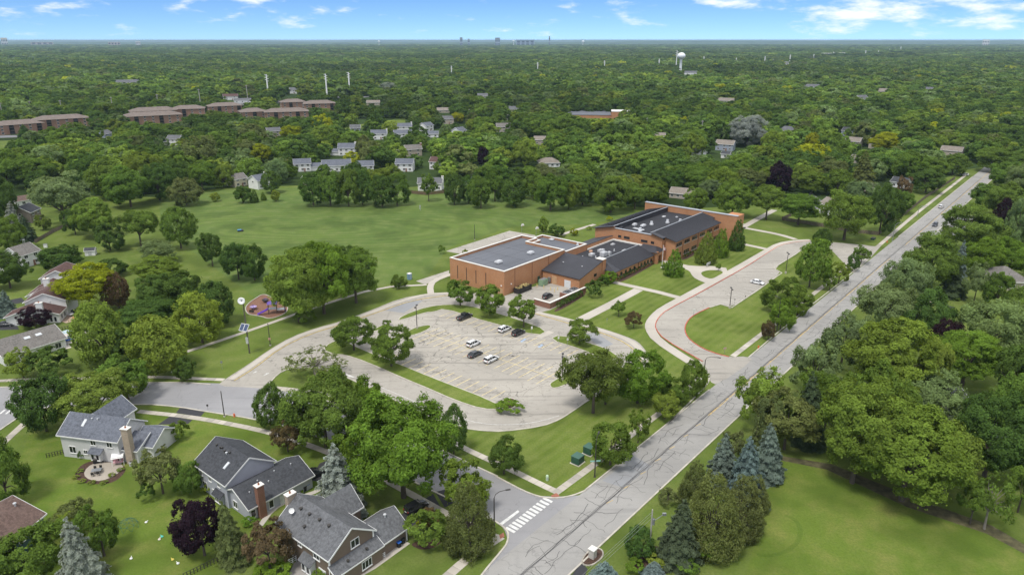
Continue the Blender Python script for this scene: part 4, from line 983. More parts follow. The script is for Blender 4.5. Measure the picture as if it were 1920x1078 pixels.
# B: lavender grey house
h = local_house('lavender grey house with charcoal roof and red brick chimney', (-51.3, 109.3), R(140.6))
gable(h, -.4, 10.4, -9.6, .1, 5.2, 8.3, 'x', S_LAV, R_DARK)
gable(h, -6.6, 2.0, -13.4, -.4, 2.7, 4.9, 'y', S_LAV, R_DARK)
chimney(h, -7.0, -2.5, 1.0, 1.3, 0, 6.5, M_BRICKR)
for x, z, w, hh in ((8.5, 3.9, 1.0, 1.1), (5.3, 3.9, 1.0, 1.1), (2.2, 3.9, .9, .9), (7.6, 1.6, 1.6, 1.5), (4.6, 1.5, .9, .9)): window(h, (x, .13, z), (0, 1), w, hh, 2)
mb = MB(); mb.box(1.0, 3.2, .1, .8, .4, 2.1); mb.obj('bay', S_LAV, h); shed(h, [(3.3, .9, 2.1), (.9, .9, 2.1)], [(.9, .12, 2.7), (3.3, .12, 2.7)], S_LAV, R_DARK, z0=2.05, t=.1)
window(h, (2.1, .82, 1.25), (0, 1), 1.7, 1.2, 3)
for y in (-1.0, -4.6): window(h, (-6.63, y, 1.3), (-1, 0), 1.0, 1.6, 1)
door(h, (-6.63, -6.9, 0), (-1, 0), 1.0, 2.1, M_WHITE)
window(h, (-2.0, -.37, 1.4), (0, 1), 1.4, 1.5, 2)
zb = lambda y: 8.3 - abs(y + 4.75) / 4.85 * 3.1 + .2
skylight(h, (2.3, -1.4, zb(-1.4)), (2.9, -1.4, zb(-1.4)), (2.9, -2.6, zb(-2.6)), (2.3, -2.6, zb(-2.6)))
for x, y in ((8.6, -3.6), (7.3, -3.6), (6.8, -3.7), (5.6, -3.5), (4.8, -3.4), (4.2, -3.7)): vent_pipe(h, x, y, zb(y), M_DKMETAL if x != 4.8 else M_ALU, .16)
for x, y in ((-4.4, -2.0), (-3.2, -4.4), (-4.2, -6.0), (-4.9, -3.4), (-3.0, -8.0), (-3.2, -11.4)): vent_pipe(h, x, y, 4.9 - abs(x + 2.3) / 4.3 * 2.2 + .2, M_ALU, .1, .25)
# C: brown house
h = local_house('brown sided house with grey roof and white corner trim near the crossing', (-28.1, 89.9), R(141))
gable(h, -.2, 13.2, -8.6, .1, 5.2, 8.2, 'x', S_BROWN, R_GREY)
gable(h, 6.6, 12.2, -11.6, -5.0, 5.0, 7.8, 'y', S_BROWN, R_GREY)
gable(h, -1.4, 5.0, -14.6, -8.9, 2.8, 5.1, 'y', S_BROWN, R_GREY)
shed(h, [(-1.9, -8.9, 2.75), (-1.9, .2, 2.75)], [(-.25, .2, 3.7), (-.25, -8.9, 3.7)], S_BROWN, R_GREY, trim=M_TRIM)
chimney(h, 14.0, -3.2, .9, 1.6, 0, 8.7, M_STONE)
for x, z, w, hh in ((11.6, 4.1, 1.4, 1.1), (7.3, 4.1, 1.0, .9), (3.0, 4.0, 1.6, 1.3), (11.0, 1.5, 2.6, 1.6)): window(h, (x, .13, z), (0, 1), w, hh, 2)
window(h, (-.23, -4.9, 5.0), (-1, 0), 1.7, 1.5, 2); window(h, (-1.93, -5.6, 1.4), (-1, 0), 2.0, 1.5, 3)
mb = MB(); mb.box(3.6, 6.0, .1, 1.1, .2, 2.4); mb.obj('bay', S_WHITE, h); shed(h, [(6.1, 1.2, 2.4), (3.5, 1.2, 2.4)], [(3.5, .12, 3.2), (6.1, .12, 3.2)], S_WHITE, R_GREY, z0=2.35, t=.1)
for x in (4.2, 5.4): window(h, (x, 1.12, 1.3), (0, 1), .9, 1.5, 1)
door(h, (1.8, .13, 0), (0, 1), 1.8, 2.1, M_TRIM)
mb = MB()
for x, y in ((-.2, .1), (-.2, -8.6), (-1.4, -14.6)): mb.box(x-.07, x+.12, y-.12, y+.12, 0, 5.0 if y > -10 else 2.7)
mb.obj('corner_board', M_TRIM, h)
zc = lambda y: 8.2 - abs(y + 4.25) / 4.35 * 3.0 + .2
for x, y in ((10.6, -2.8), (8.3, -2.8), (5.8, -2.9), (3.4, -2.9), (7.6, -1.2)): vent_pipe(h, x, y, zc(y), M_DKMETAL, .22)
vent_pipe(h, 1.2, -12.4, 5.0, M_ALU, .2); vent_pipe(h, -1.3, -6.3, 3.3, M_DKMETAL, .18); vent_pipe(h, -1.2, -2.6, 3.3, M_DKMETAL, .18)
# D: bottom-left corner
h = local_house('teal sided house with brown shingle roof at the bottom left corner', (-78.1, 101.0), R(-96.8))
gable(h, .4, 17.0, -10.6, -.5, 5.0, 7.9, 'x', S_TEAL, R_BRN)
for x in (2.4, 5.2, 8.2): window(h, (x, -.47, 3.9), (0, 1), 1.5, 1.3, 2)
for y in (-8, -5.4, -3): window(h, (.37, y, 3.9), (-1, 0), 1.2, 1.3, 2)
vent_pipe(h, 1.5, -4.0, 7.4, M_ALU, .2)
# E: white house, maroon roofs in steps
h = local_house('white house with stepped maroon brown roofs and two white chimneys', (-147.1, 202.1), R(12.6))
gable(h, 0, 11.2, .2, 9.0, 5.2, 7.6, 'y', S_WHITE, R_MAR)
gable(h, -3.4, 10.8, -5.6, .1, 2.8, 5.2, 'y', S_WHITE, R_MAR)
gable(h, -4.6, 4.0, 13.4, 24.0, 2.9, 5.0, 'y', S_WHITE, R_MAR)
gable(h, -4.2, 6.0, 24.4, 34, 5.2, 7.6, 'y', S_WHITE, R_MAR)
gable(h, -1.0, 8.0, 8.4, 14.0, 4.8, 6.6, 'y', S_WHITE, R_MAR)
chimney(h, 6.4, -6.1, 1.7, .9, 0, 6.8, S_WHITE); chimney(h, 2.0, 13.0, 1.6, 1.0, 0, 8.4, S_WHITE)
for y in (-3.8, -1.6): window(h, (10.83, y, 1.4), (1, 0), 1.3, 1.6, 2)
for y in (2, 5): window(h, (11.23, y, 4.0), (1, 0), 1.2, 1.3, 2)
for x in (8.6, 9.7): window(h, (x, -5.63, 1.2), (0, -1), .8, 1.6, 1)
for x, y, z in ((5.5, -2, 5.3), (3.8, -3, 5.1), (7.5, -1.2, 5.1)): vent_pipe(h, x, y, z, M_ALU, .15)
# F: grey hip roof with skylights by the pool patio
h = local_house('low white house with warm grey roof and two skylights beside the pool patio', (-135.2, 173.1), R(54.2))
gable(h, -1.5, 13.5, -5.8, 6.4, 2.8, 5.3, 'x', S_WHITE, R_WARM)
for y in (-3.6, -1.0): window(h, (13.53, y, 1.3), (1, 0), 1.6, 1.7, 2)
for x in (9.0, 11.5): window(h, (x, -5.83, 1.3), (0, -1), 1.6, 1.6, 2)
zf = lambda y: 5.3 - abs(y - .3) / 6.1 * 2.5 + .2
for x in (5.2, 8.0): skylight(h, (x, -1.6, zf(-1.6)), (x+1.5, -1.6, zf(-1.6)), (x+1.5, -2.5, zf(-2.5)), (x, -2.5, zf(-2.5)))
# ------------------------------------------------------------------ houses among the trees (rect = where the house stands in view; nearer filler trees keep clear of it)
CLEAR = []; HOUSES = []
def small_house(px, py, wpx, label, wm, rm, rot=0.0, depth=8.5, ze=5.0, zr=7.6, hip=0, garage=0, chim=None, nwin=3, cat='house', view=None, name='house'):
    x, y = G(px, py); d_ = P(x, y, 0)[2]; w = wpx * d_ / FPX
    yaw = -math.atan2(x, y)
    h = thing(name, label, cat, (x, y, 0), yaw + R(rot))
    gable(h, -w/2, w/2, 0, depth, ze, zr, 'x', wm, rm, hip=hip)
    if garage:
        gable(h, *((w/2 - .1, w/2 + 6) if garage > 0 else (-w/2 - 6, -w/2 + .1)), 1, 7.5, 2.8, 4.6, 'x', wm, rm)
        gx = w/2 + 3 if garage > 0 else -w/2 - 3
        door(h, (gx, .97, 0), (0, -1), 4.2, 2.2, M_TRIM, False)
    rows = (1.5, 4.0) if ze > 4 else (1.5,)
    for z in rows:
        for k in range(nwin):
            window(h, (-w/2 + w*(k+.5)/nwin, -.03, z), (0, -1), min(1.6, w/nwin*.5), 1.3, 2)
    for s in (-1, 1): window(h, (s*(w/2+.03), depth*.5, rows[-1]), (s, 0), 1.1, 1.2, 1)
    if ze > 4: door(h, (w*.12, -.03, 0), (0, -1), 1.0, 2.1, M_BRICKR)
    if chim: chimney(h, chim * (w/2 + .4), depth*.45, 1.1, 1.2, 0, zr + .9, wm if wm is S_WHITE else M_BRICKR)
    top = P(x, y, zr)[1]
    CLEAR.append(view or (px - wpx*.5, top + 1, px + wpx*.5, py - 3, d_))
    if view: CLEAR[-1] = (*view, d_)
    HOUSES.append((x, y, max(w, depth)*.75 + 3))
    return h
SH = small_house
SH(70, 414, 36, 'taupe house with charcoal roof at the left edge of the sports field', S_TAUPE, R_DARK, 62, 9, chim=None, nwin=2, view=(48, 386, 98, 410))
SH(46, 386, 26, 'brown roofed garage behind the taupe house', S_WHITE, R_BRN, 20, 7, 2.8, 4.6, nwin=1)
SH(62, 498, 40, 'pale house with taupe roof partly hidden by trees above the white house', S_WHITE, R_WARM, 40, 9, garage=-1, nwin=2, view=(22, 470, 75, 495))
SH(453, 350, 26, 'cream gabled house at the back edge of the sports field', S_CREAM, R_WARM, 30, 9, 4.6, 7.0, nwin=2)
SH(496, 354, 26, 'white house beside the cream gabled house at the field edge', S_WHITE, R_BLUE, 35, 9, chim=1, nwin=2)
SH(568, 322, 30, 'beige house with grey roof and white gable left of the long grey roof', S_WHITE, R_BLUE, 0, 9, garage=1, nwin=3)
SH(632, 322, 52, 'long pale house under a wide blue grey roof', S_WHITE, R_BLUE, 0, 10, 4.0, 7.0, nwin=5)
SH(650, 292, 30, 'tall white two storey house with two white chimneys', S_WHITE, R_BLUE, -8, 9, 5.6, 8.4, chim=1, garage=-1, nwin=3, view=(626, 270, 674, 291))
SH(686, 326, 30, 'white house with pale blue windows right of the long grey roof', S_WHITE, R_BLUE, 0, 9, nwin=3)
SH(515, 257, 24, 'small house with a plain grey roof deep in the trees', S_BEIGE, R_GREY, 10, 9, nwin=2)
SH(325, 273, 24, 'white two storey house standing alone in the left woodland', S_WHITE, R_GREY, -30, 9, garage=-1, nwin=3, view=(310, 252, 340, 272))
SH(276, 318, 30, 'dark roofed house sunk in the left woodland', S_BLUE, R_DARK, 25, 9, nwin=2, view=(262, 296, 292, 312))
SH(205, 262, 20, 'pale blue gabled house left of the woodland', S_BLUE, R_GREY, 50, 9, nwin=2)
SH(4, 306, 18, 'white house with grey roof at the far left edge', S_WHITE, R_GREY, 20, 9, nwin=2)
SH(595, 346, 42, 'brown roofed ranch house behind the field trees', S_BEIGE, R_TAN, 15, 9, 2.8, 4.8, nwin=3, view=(574, 328, 615, 345))
SH(757, 248, 30, 'white house with grey roof at the back, upper of two', S_WHITE, R_BLUE, 5, 9, chim=1, nwin=3)
SH(757, 262, 34, 'wide grey roofed house in front of the white house', S_WHITE, R_BLUE, 5, 9, nwin=3)
SH(711, 262, 28, 'grey roofed house with white chimney left of the two white houses', S_WHITE, R_BLUE, 0, 9, chim=1, nwin=2)
SH(667, 251, 18, 'dark grey roof just left of the grey roofed house', S_BLUE, R_GREY, 0, 9, nwin=2)
SH(806, 246, 22, 'gabled house with white trim right of the two white houses', S_WHITE, R_BLUE, 50, 9, nwin=2)
SH(811, 258, 22, 'low house with white chimney under the gabled house', S_WHITE, R_BLUE, 0, 9, 3, 5, chim=-1, nwin=2)
SH(840, 233, 22, 'pale roofed house beside the yellow tree', S_BEIGE, R_GREY, 0, 9, nwin=2)
SH(868, 256, 20, 'white gabled house in the middle canopy', S_WHITE, R_BLUE, 50, 9, nwin=2)
SH(777, 293, 30, 'beige house with brown roof and side chimney', S_BEIGE, R_WARM, 15, 9, garage=-1, chim=1, nwin=2)
SH(758, 322, 32, 'white house with grey roof behind the yellow green tree', S_WHITE, R_BLUE, -10, 9, nwin=3)
SH(813, 318, 16, 'narrow white house with red brown roof', S_WHITE, R_MAR, -20, 9, nwin=2)
SH(806, 358, 44, 'wide white house with grey roof at the field fence', S_WHITE, R_GREY, -6, 9, 4.2, 6.6, chim=1, nwin=4, view=(782, 332, 830, 352))
SH(945, 248, 26, 'house with taupe gables in the middle distance', S_BEIGE, R_WARM, 10, 9, nwin=3)
SH(1031, 314, 38, 'low house with terracotta brown hip roof', S_WHITE, R_TAN, 10, 11, 3.0, 5.6, hip=4.5, nwin=4)
SH(1357, 283, 32, 'blue grey house with brown roof in the right hand trees', S_BLUE, R_TAN, -12, 9, nwin=3)
SH(1359, 297, 15, 'white garage below the blue grey house', S_WHITE, R_DARK, -12, 7, 3, 4.4, nwin=1)
SH(1299, 300, 22, 'white house showing one gable left of the white garage', S_WHITE, R_GREY, -40, 9, nwin=2)
SH(1276, 373, 44, 'low brown roofed house behind the school end wall', S_BEIGE, R_TAN, -15, 10, 2.8, 5.0, nwin=4, view=(1262, 352, 1298, 372))
SH(1544, 402, 22, 'white gabled house half hidden by trees beside the footpath', S_WHITE, R_TAN, -40, 9, nwin=2, view=(1533, 380, 1556, 400))
SH(1596, 277, 26, 'beige gabled house with brown roof above the pyramidal tree', S_BEIGE, R_TAN, -15, 9, nwin=2)
SH(1636, 279, 16, 'small beige house below the broad yellow tree', S_BEIGE, R_TAN, -15, 8, nwin=1)
SH(1584, 256, 16, 'dark gabled house among conifers', S_BLUE, R_DARK, -30, 8, nwin=1)
SH(1473, 254, 28, 'grey hip roofed house right of the silver tree', S_BEIGE, R_GREY, -10, 10, 4, 7.4, hip=4, nwin=3)
SH(1601, 306, 18, 'pale pink roofed house beside the pyramidal tree', S_BEIGE, R_TAN, -25, 9, 3, 5, nwin=2)
SH(1682, 352, 26, 'house with dark blue roof near the main road', S_WHITE, R_DARK, -20, 9, 3.2, 5.4, nwin=2)
SH(1781, 293, 34, 'beige house with two gables at the far end of the road', S_BEIGE, R_TAN, -10, 9, 4, 6.6, nwin=3)
SH(1622, 362, 26, 'tan roofed house under a pale green tree near the main road', S_BEIGE, R_TAN, -20, 9, 3, 5, nwin=2)
SH(1359, 197, 28, 'large beige two storey house far behind the school', S_BEIGE, R_TAN, -15, 10, 5.5, 8.4, nwin=3)
SH(1521, 169, 26, 'far white roofed house in the right woodland', S_WHITE, R_GREY, 0, 12, 5, 9, nwin=2)
SH(1653, 178, 20, 'far tan house in the right woodland', S_BEIGE, R_TAN, 0, 12, 5, 9, nwin=2)
SH(1619, 192, 20, 'far white gabled house in the right woodland', S_WHITE, R_GREY, 45, 10, 5, 9, nwin=2)
SH(1737, 175, 18, 'far grey roofed house toward the right edge', S_BEIGE, R_GREY, 0, 12, 5, 9, nwin=2)
SH(1295, 142, 26, 'far white house beside the water tower', S_WHITE, R_GREY, 0, 14, 6, 10, nwin=2)
SH(240, 162, 40, 'far wide house with pale grey roof above the apartments', S_BEIGE, R_GREY, 0, 16, 6, 11, nwin=3)
SH(433, 188, 26, 'far white house with red roof above the apartments', S_WHITE, R_MAR, 0, 12, 5, 8, nwin=2)
SH(455, 193, 30, 'far long white house beside the red roofed one', S_WHITE, R_GREY, 0, 10, 3.2, 5.5, nwin=3)
SH(551, 176, 14, 'far white gabled house between two pylons', S_WHITE, R_GREY, 0, 12, 5, 9, nwin=1)
SH(700, 198, 24, 'far tan roofed house left of the pale tree', S_BEIGE, R_TAN, 0, 12, 3.5, 6, nwin=2)
SH(905, 187, 18, 'far grey house in the upper middle canopy', S_BEIGE, R_GREY, 0, 12, 5, 8, nwin=2)
SH(963, 212, 26, 'far grey roofed house in the middle canopy', S_BEIGE, R_GREY, 0, 12, 4, 7, nwin=2)
SH(832, 212, 24, 'far low house with brown roof in the middle canopy', S_BEIGE, R_TAN, 0, 12, 3, 5.4, nwin=2)
SH(1012, 272, 20, 'tan roofed house beside the purple tree', S_BEIGE, R_TAN, 0, 10, 4, 6.4, nwin=2)
SH(1237, 265, 18, 'far tan roofed house left of the utility pole', S_BEIGE, R_TAN, 0, 10, 4, 6.4, nwin=2)
SH(1897, 545, 60, 'grey roofed house at the right edge', S_BEIGE, R_WARM, 30, 14, 3.2, 6.4, hip=5, nwin=3, view=(1874, 508, 1920, 538))
SH(1800, 800, 60, 'grey house hidden behind the dark maple on the right', S_BEIGE, R_DARK, 46, 12, 3.4, 6.2, nwin=3, view=(1755, 758, 1775, 790))
SH(1900, 870, 70, 'low dark roofed house with white posts under the dark maple', S_WHITE, R_DARK, 10, 9, 2.8, 4.4, nwin=3, view=(1850, 850, 1900, 872))

# apartments: brick blocks with hip roofs and stacked balconies
def apartment(x0, x1, py, ty, label, rot=0):
    cx = (x0 + x1) / 2; x, y = G(cx, py); d_ = P(x, y, 0)[2]; w = (x1 - x0) * d_ / FPX
    t = thing('apartment_block', label, 'apartment building', (x, y, 0), -math.atan2(x, y) + R(rot), 'brown brick apartment blocks')
    gable(t, -w/2, w/2, 0, 17, 8.6, 11.6, 'x', M_BRICKB, R_TANB, hip=8.0, ov=1.0, trim=M_TRIMB)
    n = max(3, int(w / 7))
    for k in range(n):
        xx = -w/2 + w*(k+.5)/n
        for z in (1.6, 4.4, 7.1):
            if k % 3 == 1:
                mb = MB(); mb.box(xx-1.9, xx+1.9, -.02, .06, z-1.2, z+1.2); b_ = mb.obj('balcony', M_GLASS, t)
                mb = MB(); mb.box(xx-1.9, xx+1.9, -1.3, -.03, z-1.35, z-1.22); mb.box(xx-1.9, xx+1.9, -1.3, -1.2, z-1.22, z-.3); mb.obj('railing', M_DKMETAL, b_)
            else:
                window(t, (xx, -.03, z), (0, -1), 2.0, 1.7, 2)
    for s in (-1, 1):
        for z in (1.6, 4.4, 7.1): window(t, (s*(w/2+.03), 8, z), (s, 0), 2.0, 1.7, 2)
    CLEAR.append((x0 - .2*(x1-x0), ty, x1 + .2*(x1-x0), ty + (py - 3 - ty)/.55, d_)); HOUSES.append((x, y, w*.6 + 4))
    return t
R_TANB = shingle('apartment_shingle', (.165, .135, .118)); M_TRIMB = mat('tan_trim', (.42, .34, .28), .7, .1, 1)
apartment(4, 80, 251, 229, 'brick apartment block at the far left edge of the apartments', 14)
apartment(76, 163, 240, 220, 'brick apartment block, second from the left in its row', 6)
apartment(240, 338, 233, 218, 'low brick apartment block in front of the longer one', 4)
apartment(252, 330, 223, 206, 'brick apartment block behind the low front block', 6)
apartment(326, 382, 219, 203, 'brick apartment block joined to the right of the rear block', -4)
apartment(396, 454, 213, 198, 'brick apartment block beside the two evergreens', 10)
apartment(456, 502, 225, 207, 'brick apartment block with dark windows, right cluster front left', 12)
apartment(500, 578, 225, 206, 'long brick apartment block, right cluster front right', 2)
apartment(530, 574, 205, 193, 'brick apartment block, right cluster back left', 8)
apartment(572, 628, 208, 195, 'brick apartment block, right cluster back right', 2)
# far brick school
x, y = G(1118, 224); t = thing('brick_school', 'far red brick school wing with flat grey roof', 'school', (x, y, 0), -math.atan2(x, y))
mb = MB(); mb.box(16, 42, 0, 20, 0, 8); mb.box(-58, 15.9, 10, 60, 0, 3.2); mb.obj('wall', M_BRICK, t)
mb = MB(); mb.box(15.7, 42.3, -.3, 20.3, 8.003, 8.4); mb.obj('parapet_cap', M_PARA, t); mb = MB(); mb.box(-58.3, 15.6, 9.7, 60.3, 3.203, 3.5); mb.obj('roof', M_MEMB, t)
CLEAR.append((1060, 216, 1165, 223, P(x, y, 0)[2])); HOUSES.append((x, y, 45))

# far shops, halls and towers
def far_block(px, py, wpx, hpx, label, m, cat='building', rm=None, name='commercial_building', nwin=4):
    x, y = G(px, py); d_ = P(x, y, 0)[2]; w = wpx * d_ / FPX; hh = hpx * d_ / FPX
    t = thing(name, label, cat, (x, y, 0), -math.atan2(x, y))
    mb = MB(); mb.box(-w/2, w/2, 0, w*.5, 0, hh); mb.obj('wall', m, t)
    mb = MB(); mb.box(-w/2-.02*w, w/2+.02*w, -.02*w, w*.52, hh+.01, hh*1.05+.02); mb.obj('roof', rm or M_PARA, t)
    for r_ in range(2):
        for k in range(nwin):
            xx = -w/2 + w*(k+.5)/nwin; mb = MB(); mb.box(xx-w/nwin*.3, xx+w/nwin*.3, -.01*w, .01*w, hh*(.15+.42*r_), hh*(.42+.42*r_)); mb.obj('window', M_GLASS, t)
    CLEAR.append((px-wpx/2, py-hpx, px+wpx/2, py-1, d_)); HOUSES.append((x, y, w*.7))
M_HAZE1 = mat('hazed_far_wall', (.24, .29, .36), .7, .1, .01); M_PINK = mat('far_pink_wall', (.50, .40, .34), .7, .1, .01); M_FARW = mat('far_white_wall', (.66, .65, .62), .7, .1, .01)  # distance haze is put into the blue grey colour of the horizon towers
far_block(865, 88, 5, 15.5, 'haze tinted tower block on the horizon, leftmost of the distant towers', M_HAZE1, 'tower', M_HAZE1, 'tower_block')
far_block(933, 88, 9, 15, 'wide haze tinted office block on the horizon', M_HAZE1, 'tower', M_HAZE1, 'tower_block')
far_block(879, 88, 4, 13.2, 'small haze tinted block beside the leftmost distant tower', M_HAZE1, 'tower', M_HAZE1, 'tower_block')
far_block(1030, 88, 2.4, 17.5, 'slender dark tower on the horizon', M_HAZE1, 'tower', M_HAZE1, 'tower_block')
far_block(985, 87, 34, 10.6, 'low pale blocks on the horizon between the towers', M_HAZE1, 'building', M_HAZE1)
far_block(1548, 108, 30, 7, 'far pink shopping building in the sunlit band', M_PINK)
far_block(1574, 106, 18, 6, 'far white shopping building right of the pink one', M_FARW)
far_block(1520, 110, 18, 4, 'far low white building left of the pink one', M_FARW)
far_block(1600, 108, 16, 4, 'far low cream building right of the shops', M_PINK)
far_block(1672, 109, 18, 4, 'far low white building near the right pylons', M_FARW)
far_block(1445, 99, 22, 3, 'far flat white building above the woodland', M_FARW)
far_block(50, 109, 86, 3.2, 'far long low pink roofed building on the left', M_PINK)
far_block(10, 87, 10, 14, 'far white hall on the left horizon', M_FARW)
far_block(80, 87, 36, 7, 'far low cream sheds on the left horizon', M_PINK)
far_block(215, 88, 20, 8, 'far low pale sheds near the left horizon', M_PINK)
far_block(260, 88, 8, 9, 'far small white cube near the left horizon', M_FARW)
far_block(1847, 88, 11, 12, 'far white tower shaped hall on the right horizon', M_FARW)
far_block(1475, 122, 10, 5, 'far white silo like building near the monopoles', M_FARW)

def water_tower(px, py, ty, bw, label):
    x, y = G(px, py); d_ = P(x, y, 0)[2]; h = Ht(px, py, ty); r = bw / 2 * d_ / FPX
    t = thing('water_tower', label, 'water tower', (x, y, 0)); m = mat('tower_white', (.70, .72, .74), .5, .05, .05)
    mb = MB(); mb.lathe([(r*.75, 0), (r*.4, r*.5), (r*.3, r*1.2), (r*.3, h-r*1.7), (r*.5, h-r*1.3)], 20); mb.obj('stem', m, t, True)
    mb = MB(); k = h - r * .8; mb.lathe([(max(.01, r*math.cos(a)), k + r*.8*math.sin(a)) for a in [(-math.pi/2 + math.pi*i/14) for i in range(15)]], 24); mb.obj('bowl', m, t, True)
    CLEAR.append((px-bw/2, ty, px+bw/2, py-4, d_))
water_tower(1275, 141, 99, 15, 'white ball shaped water tower above the woodland')
water_tower(711, 88, 76.8, 4, 'tiny white water tower left of the horizon towers')
water_tower(1093, 88, 76.5, 5, 'tiny white water tower right of the horizon towers')
water_tower(963, 88, 75.6, 4, 'tiny white water tower among the horizon towers')

def monopole(px, py, ty, label, wpx=2.4, group='white steel power poles'):
    x, y = G(px, py); d_ = P(x, y, 0)[2]; h = Ht(px, py, ty); r = wpx / 2 * d_ / FPX
    t = thing('power_pole', label, 'power pole', (x, y, 0), -math.atan2(x, y), group); m = mat('pole_white', (.72, .72, .71), .5, .05, .1)
    mb = MB(); mb.tube((0,0,0), (0,0,h), r, r*.55, 10); mb.obj('pole', m, t)
    mb = MB()
    for k in range(3):
        z = h - (1 + k * h * .1); s = -1 if k % 2 else 1
        mb.beam((-h*.075, 0, z + .4), (h*.02, 0, z), r*.5, r*.5); mb.beam((h*.075, 0, z - h*.04), (0, 0, z - h*.05), r*.5, r*.5)
    mb.obj('crossarm', m, t)
    CLEAR.append((px-2, ty, px+2, py-6, d_))
for q in ((504, 186, 140, 'tall white power pole above the apartments, leftmost of the big ones'), (613.5, 183, 139, 'tall white power pole above the apartments, second of the big ones'), (656, 177, 136, 'tall white power pole right of the pair above the apartments'),
          (847, 150, 124, 'white power pole above the middle canopy, left'), (1008, 143, 117, 'white power pole above the middle canopy, centre'), (1133, 135, 114, 'white power pole above the middle canopy, right'), (1235, 131, 111, 'white power pole left of the water tower'),
          (1267, 134, 95, 'thin tall mast touching the water tower'), (1319, 121, 106, 'white power pole right of the water tower'), (1380, 118, 109, 'short white power pole in the sunlit band'), (1433, 123, 106, 'white power pole left of the silo'), (1449, 121, 112, 'stub white pole next to the silo'),
          (1480, 121, 103, 'white power pole right of the silo'), (1525, 112, 102, 'white power pole in front of the pink shops'), (1562, 108, 98, 'thin pole above the white shops'), (1622, 107, 95, 'far white power pole right of the shops'), (1646, 104, 95, 'far white power pole, second right of the shops'),
          (1667, 100, 92, 'far white power pole, third right of the shops'), (1688, 98, 88, 'far white power pole, last of the right hand line')):
    monopole(*q, wpx=3.4 if q[0] in (504, 613.5, 656) else 2.0)
def wood_pole(px, py, ty, label, wpx=1.6, arm=True):
    x, y = G(px, py); d_ = P(x, y, 0)[2]; h = Ht(px, py, ty); r = max(.14, wpx / 2 * d_ / FPX)
    t = thing('utility_pole', label, 'utility pole', (x, y, 0), -math.atan2(x, y) + .5, 'wooden utility poles'); m = mat('weathered_pole', (.36, .34, .31), .9, .2, 1)
    mb = MB(); mb.tube((0,0,0), (0,0,h), r, r*.7, 8); mb.obj('pole', m, t)
    if arm:
        mb = MB(); mb.beam((-1.2, 0, h-.9), (1.2, 0, h-.9), r*1.2, r*1.2); mb.obj('crossarm', m, t)
        mb = MB(); [mb.lathe([(.07, 0), (.1, .12), (.05, .25)], 8, (k, 0, h-.9+r*.6)) for k in (-1.1, -.6, .6, 1.1)]; mb.obj('insulator', M_METAL, t)
    CLEAR.append((px-2, ty, px+2, py-8, d_))
for q in ((7, 226, 193, 'leaning wooden pole at the far left'), (118, 219, 188, 'wooden pole behind the left apartment block'), (213, 213, 182, 'wooden pole right of the left apartment block'), (298, 206, 177, 'wooden pole behind the long apartment block'), (377, 203, 167, 'wooden pole above the two evergreens'), (465, 190, 160, 'wooden pole left of the big white poles'),
          (1212, 252, 221, 'wooden pole with crossarm behind the school'), (1315, 257, 226, 'wooden pole with crossarm right of the first one'), (1425, 275, 254, 'short wooden pole beside the pale tree'), (60, 215, 190, 'short wooden pole between the left poles'), (880, 220, 205, 'wooden pole in the middle canopy'), (951, 231, 214, 'wooden pole above the taupe gables')):
    wood_pole(*q)

# ------------------------------------------------------------------ vehicles
def paint(name, col, rough=.28):
    if name in MATS: return MATS[name]
    m, t, b = principled(name); b.inputs['Base Color'].default_value = (*col, 1); b.inputs['Roughness'].default_value = rough; b.inputs['Coat Weight'].default_value = .5; b.inputs['Coat Roughness'].default_value = .08
    MATS[name] = m; return m
CARP = {'white': paint('car_white', (.72, .73, .74)), 'black': paint('car_black', (.012, .012, .014)), 'dark': paint('car_dark_grey', (.035, .037, .042)), 'silver': paint('car_silver', (.4, .41, .42)), 'navy': paint('car_navy', (.015, .018, .03))}
M_RED = mat('tail_lamp_red', (.35, .02, .015), .3, .1, 4); M_LAMP = mat('head_lamp_clear', (.7, .72, .74), .15, .1, 4); M_RIM = mat('wheel_rim', (.4, .4, .41), .35, .1, 4, metal=.6); M_PLASTIC = mat('black_plastic', (.02, .02, .022), .6, .1, 4)
CAR_CACHE = {}
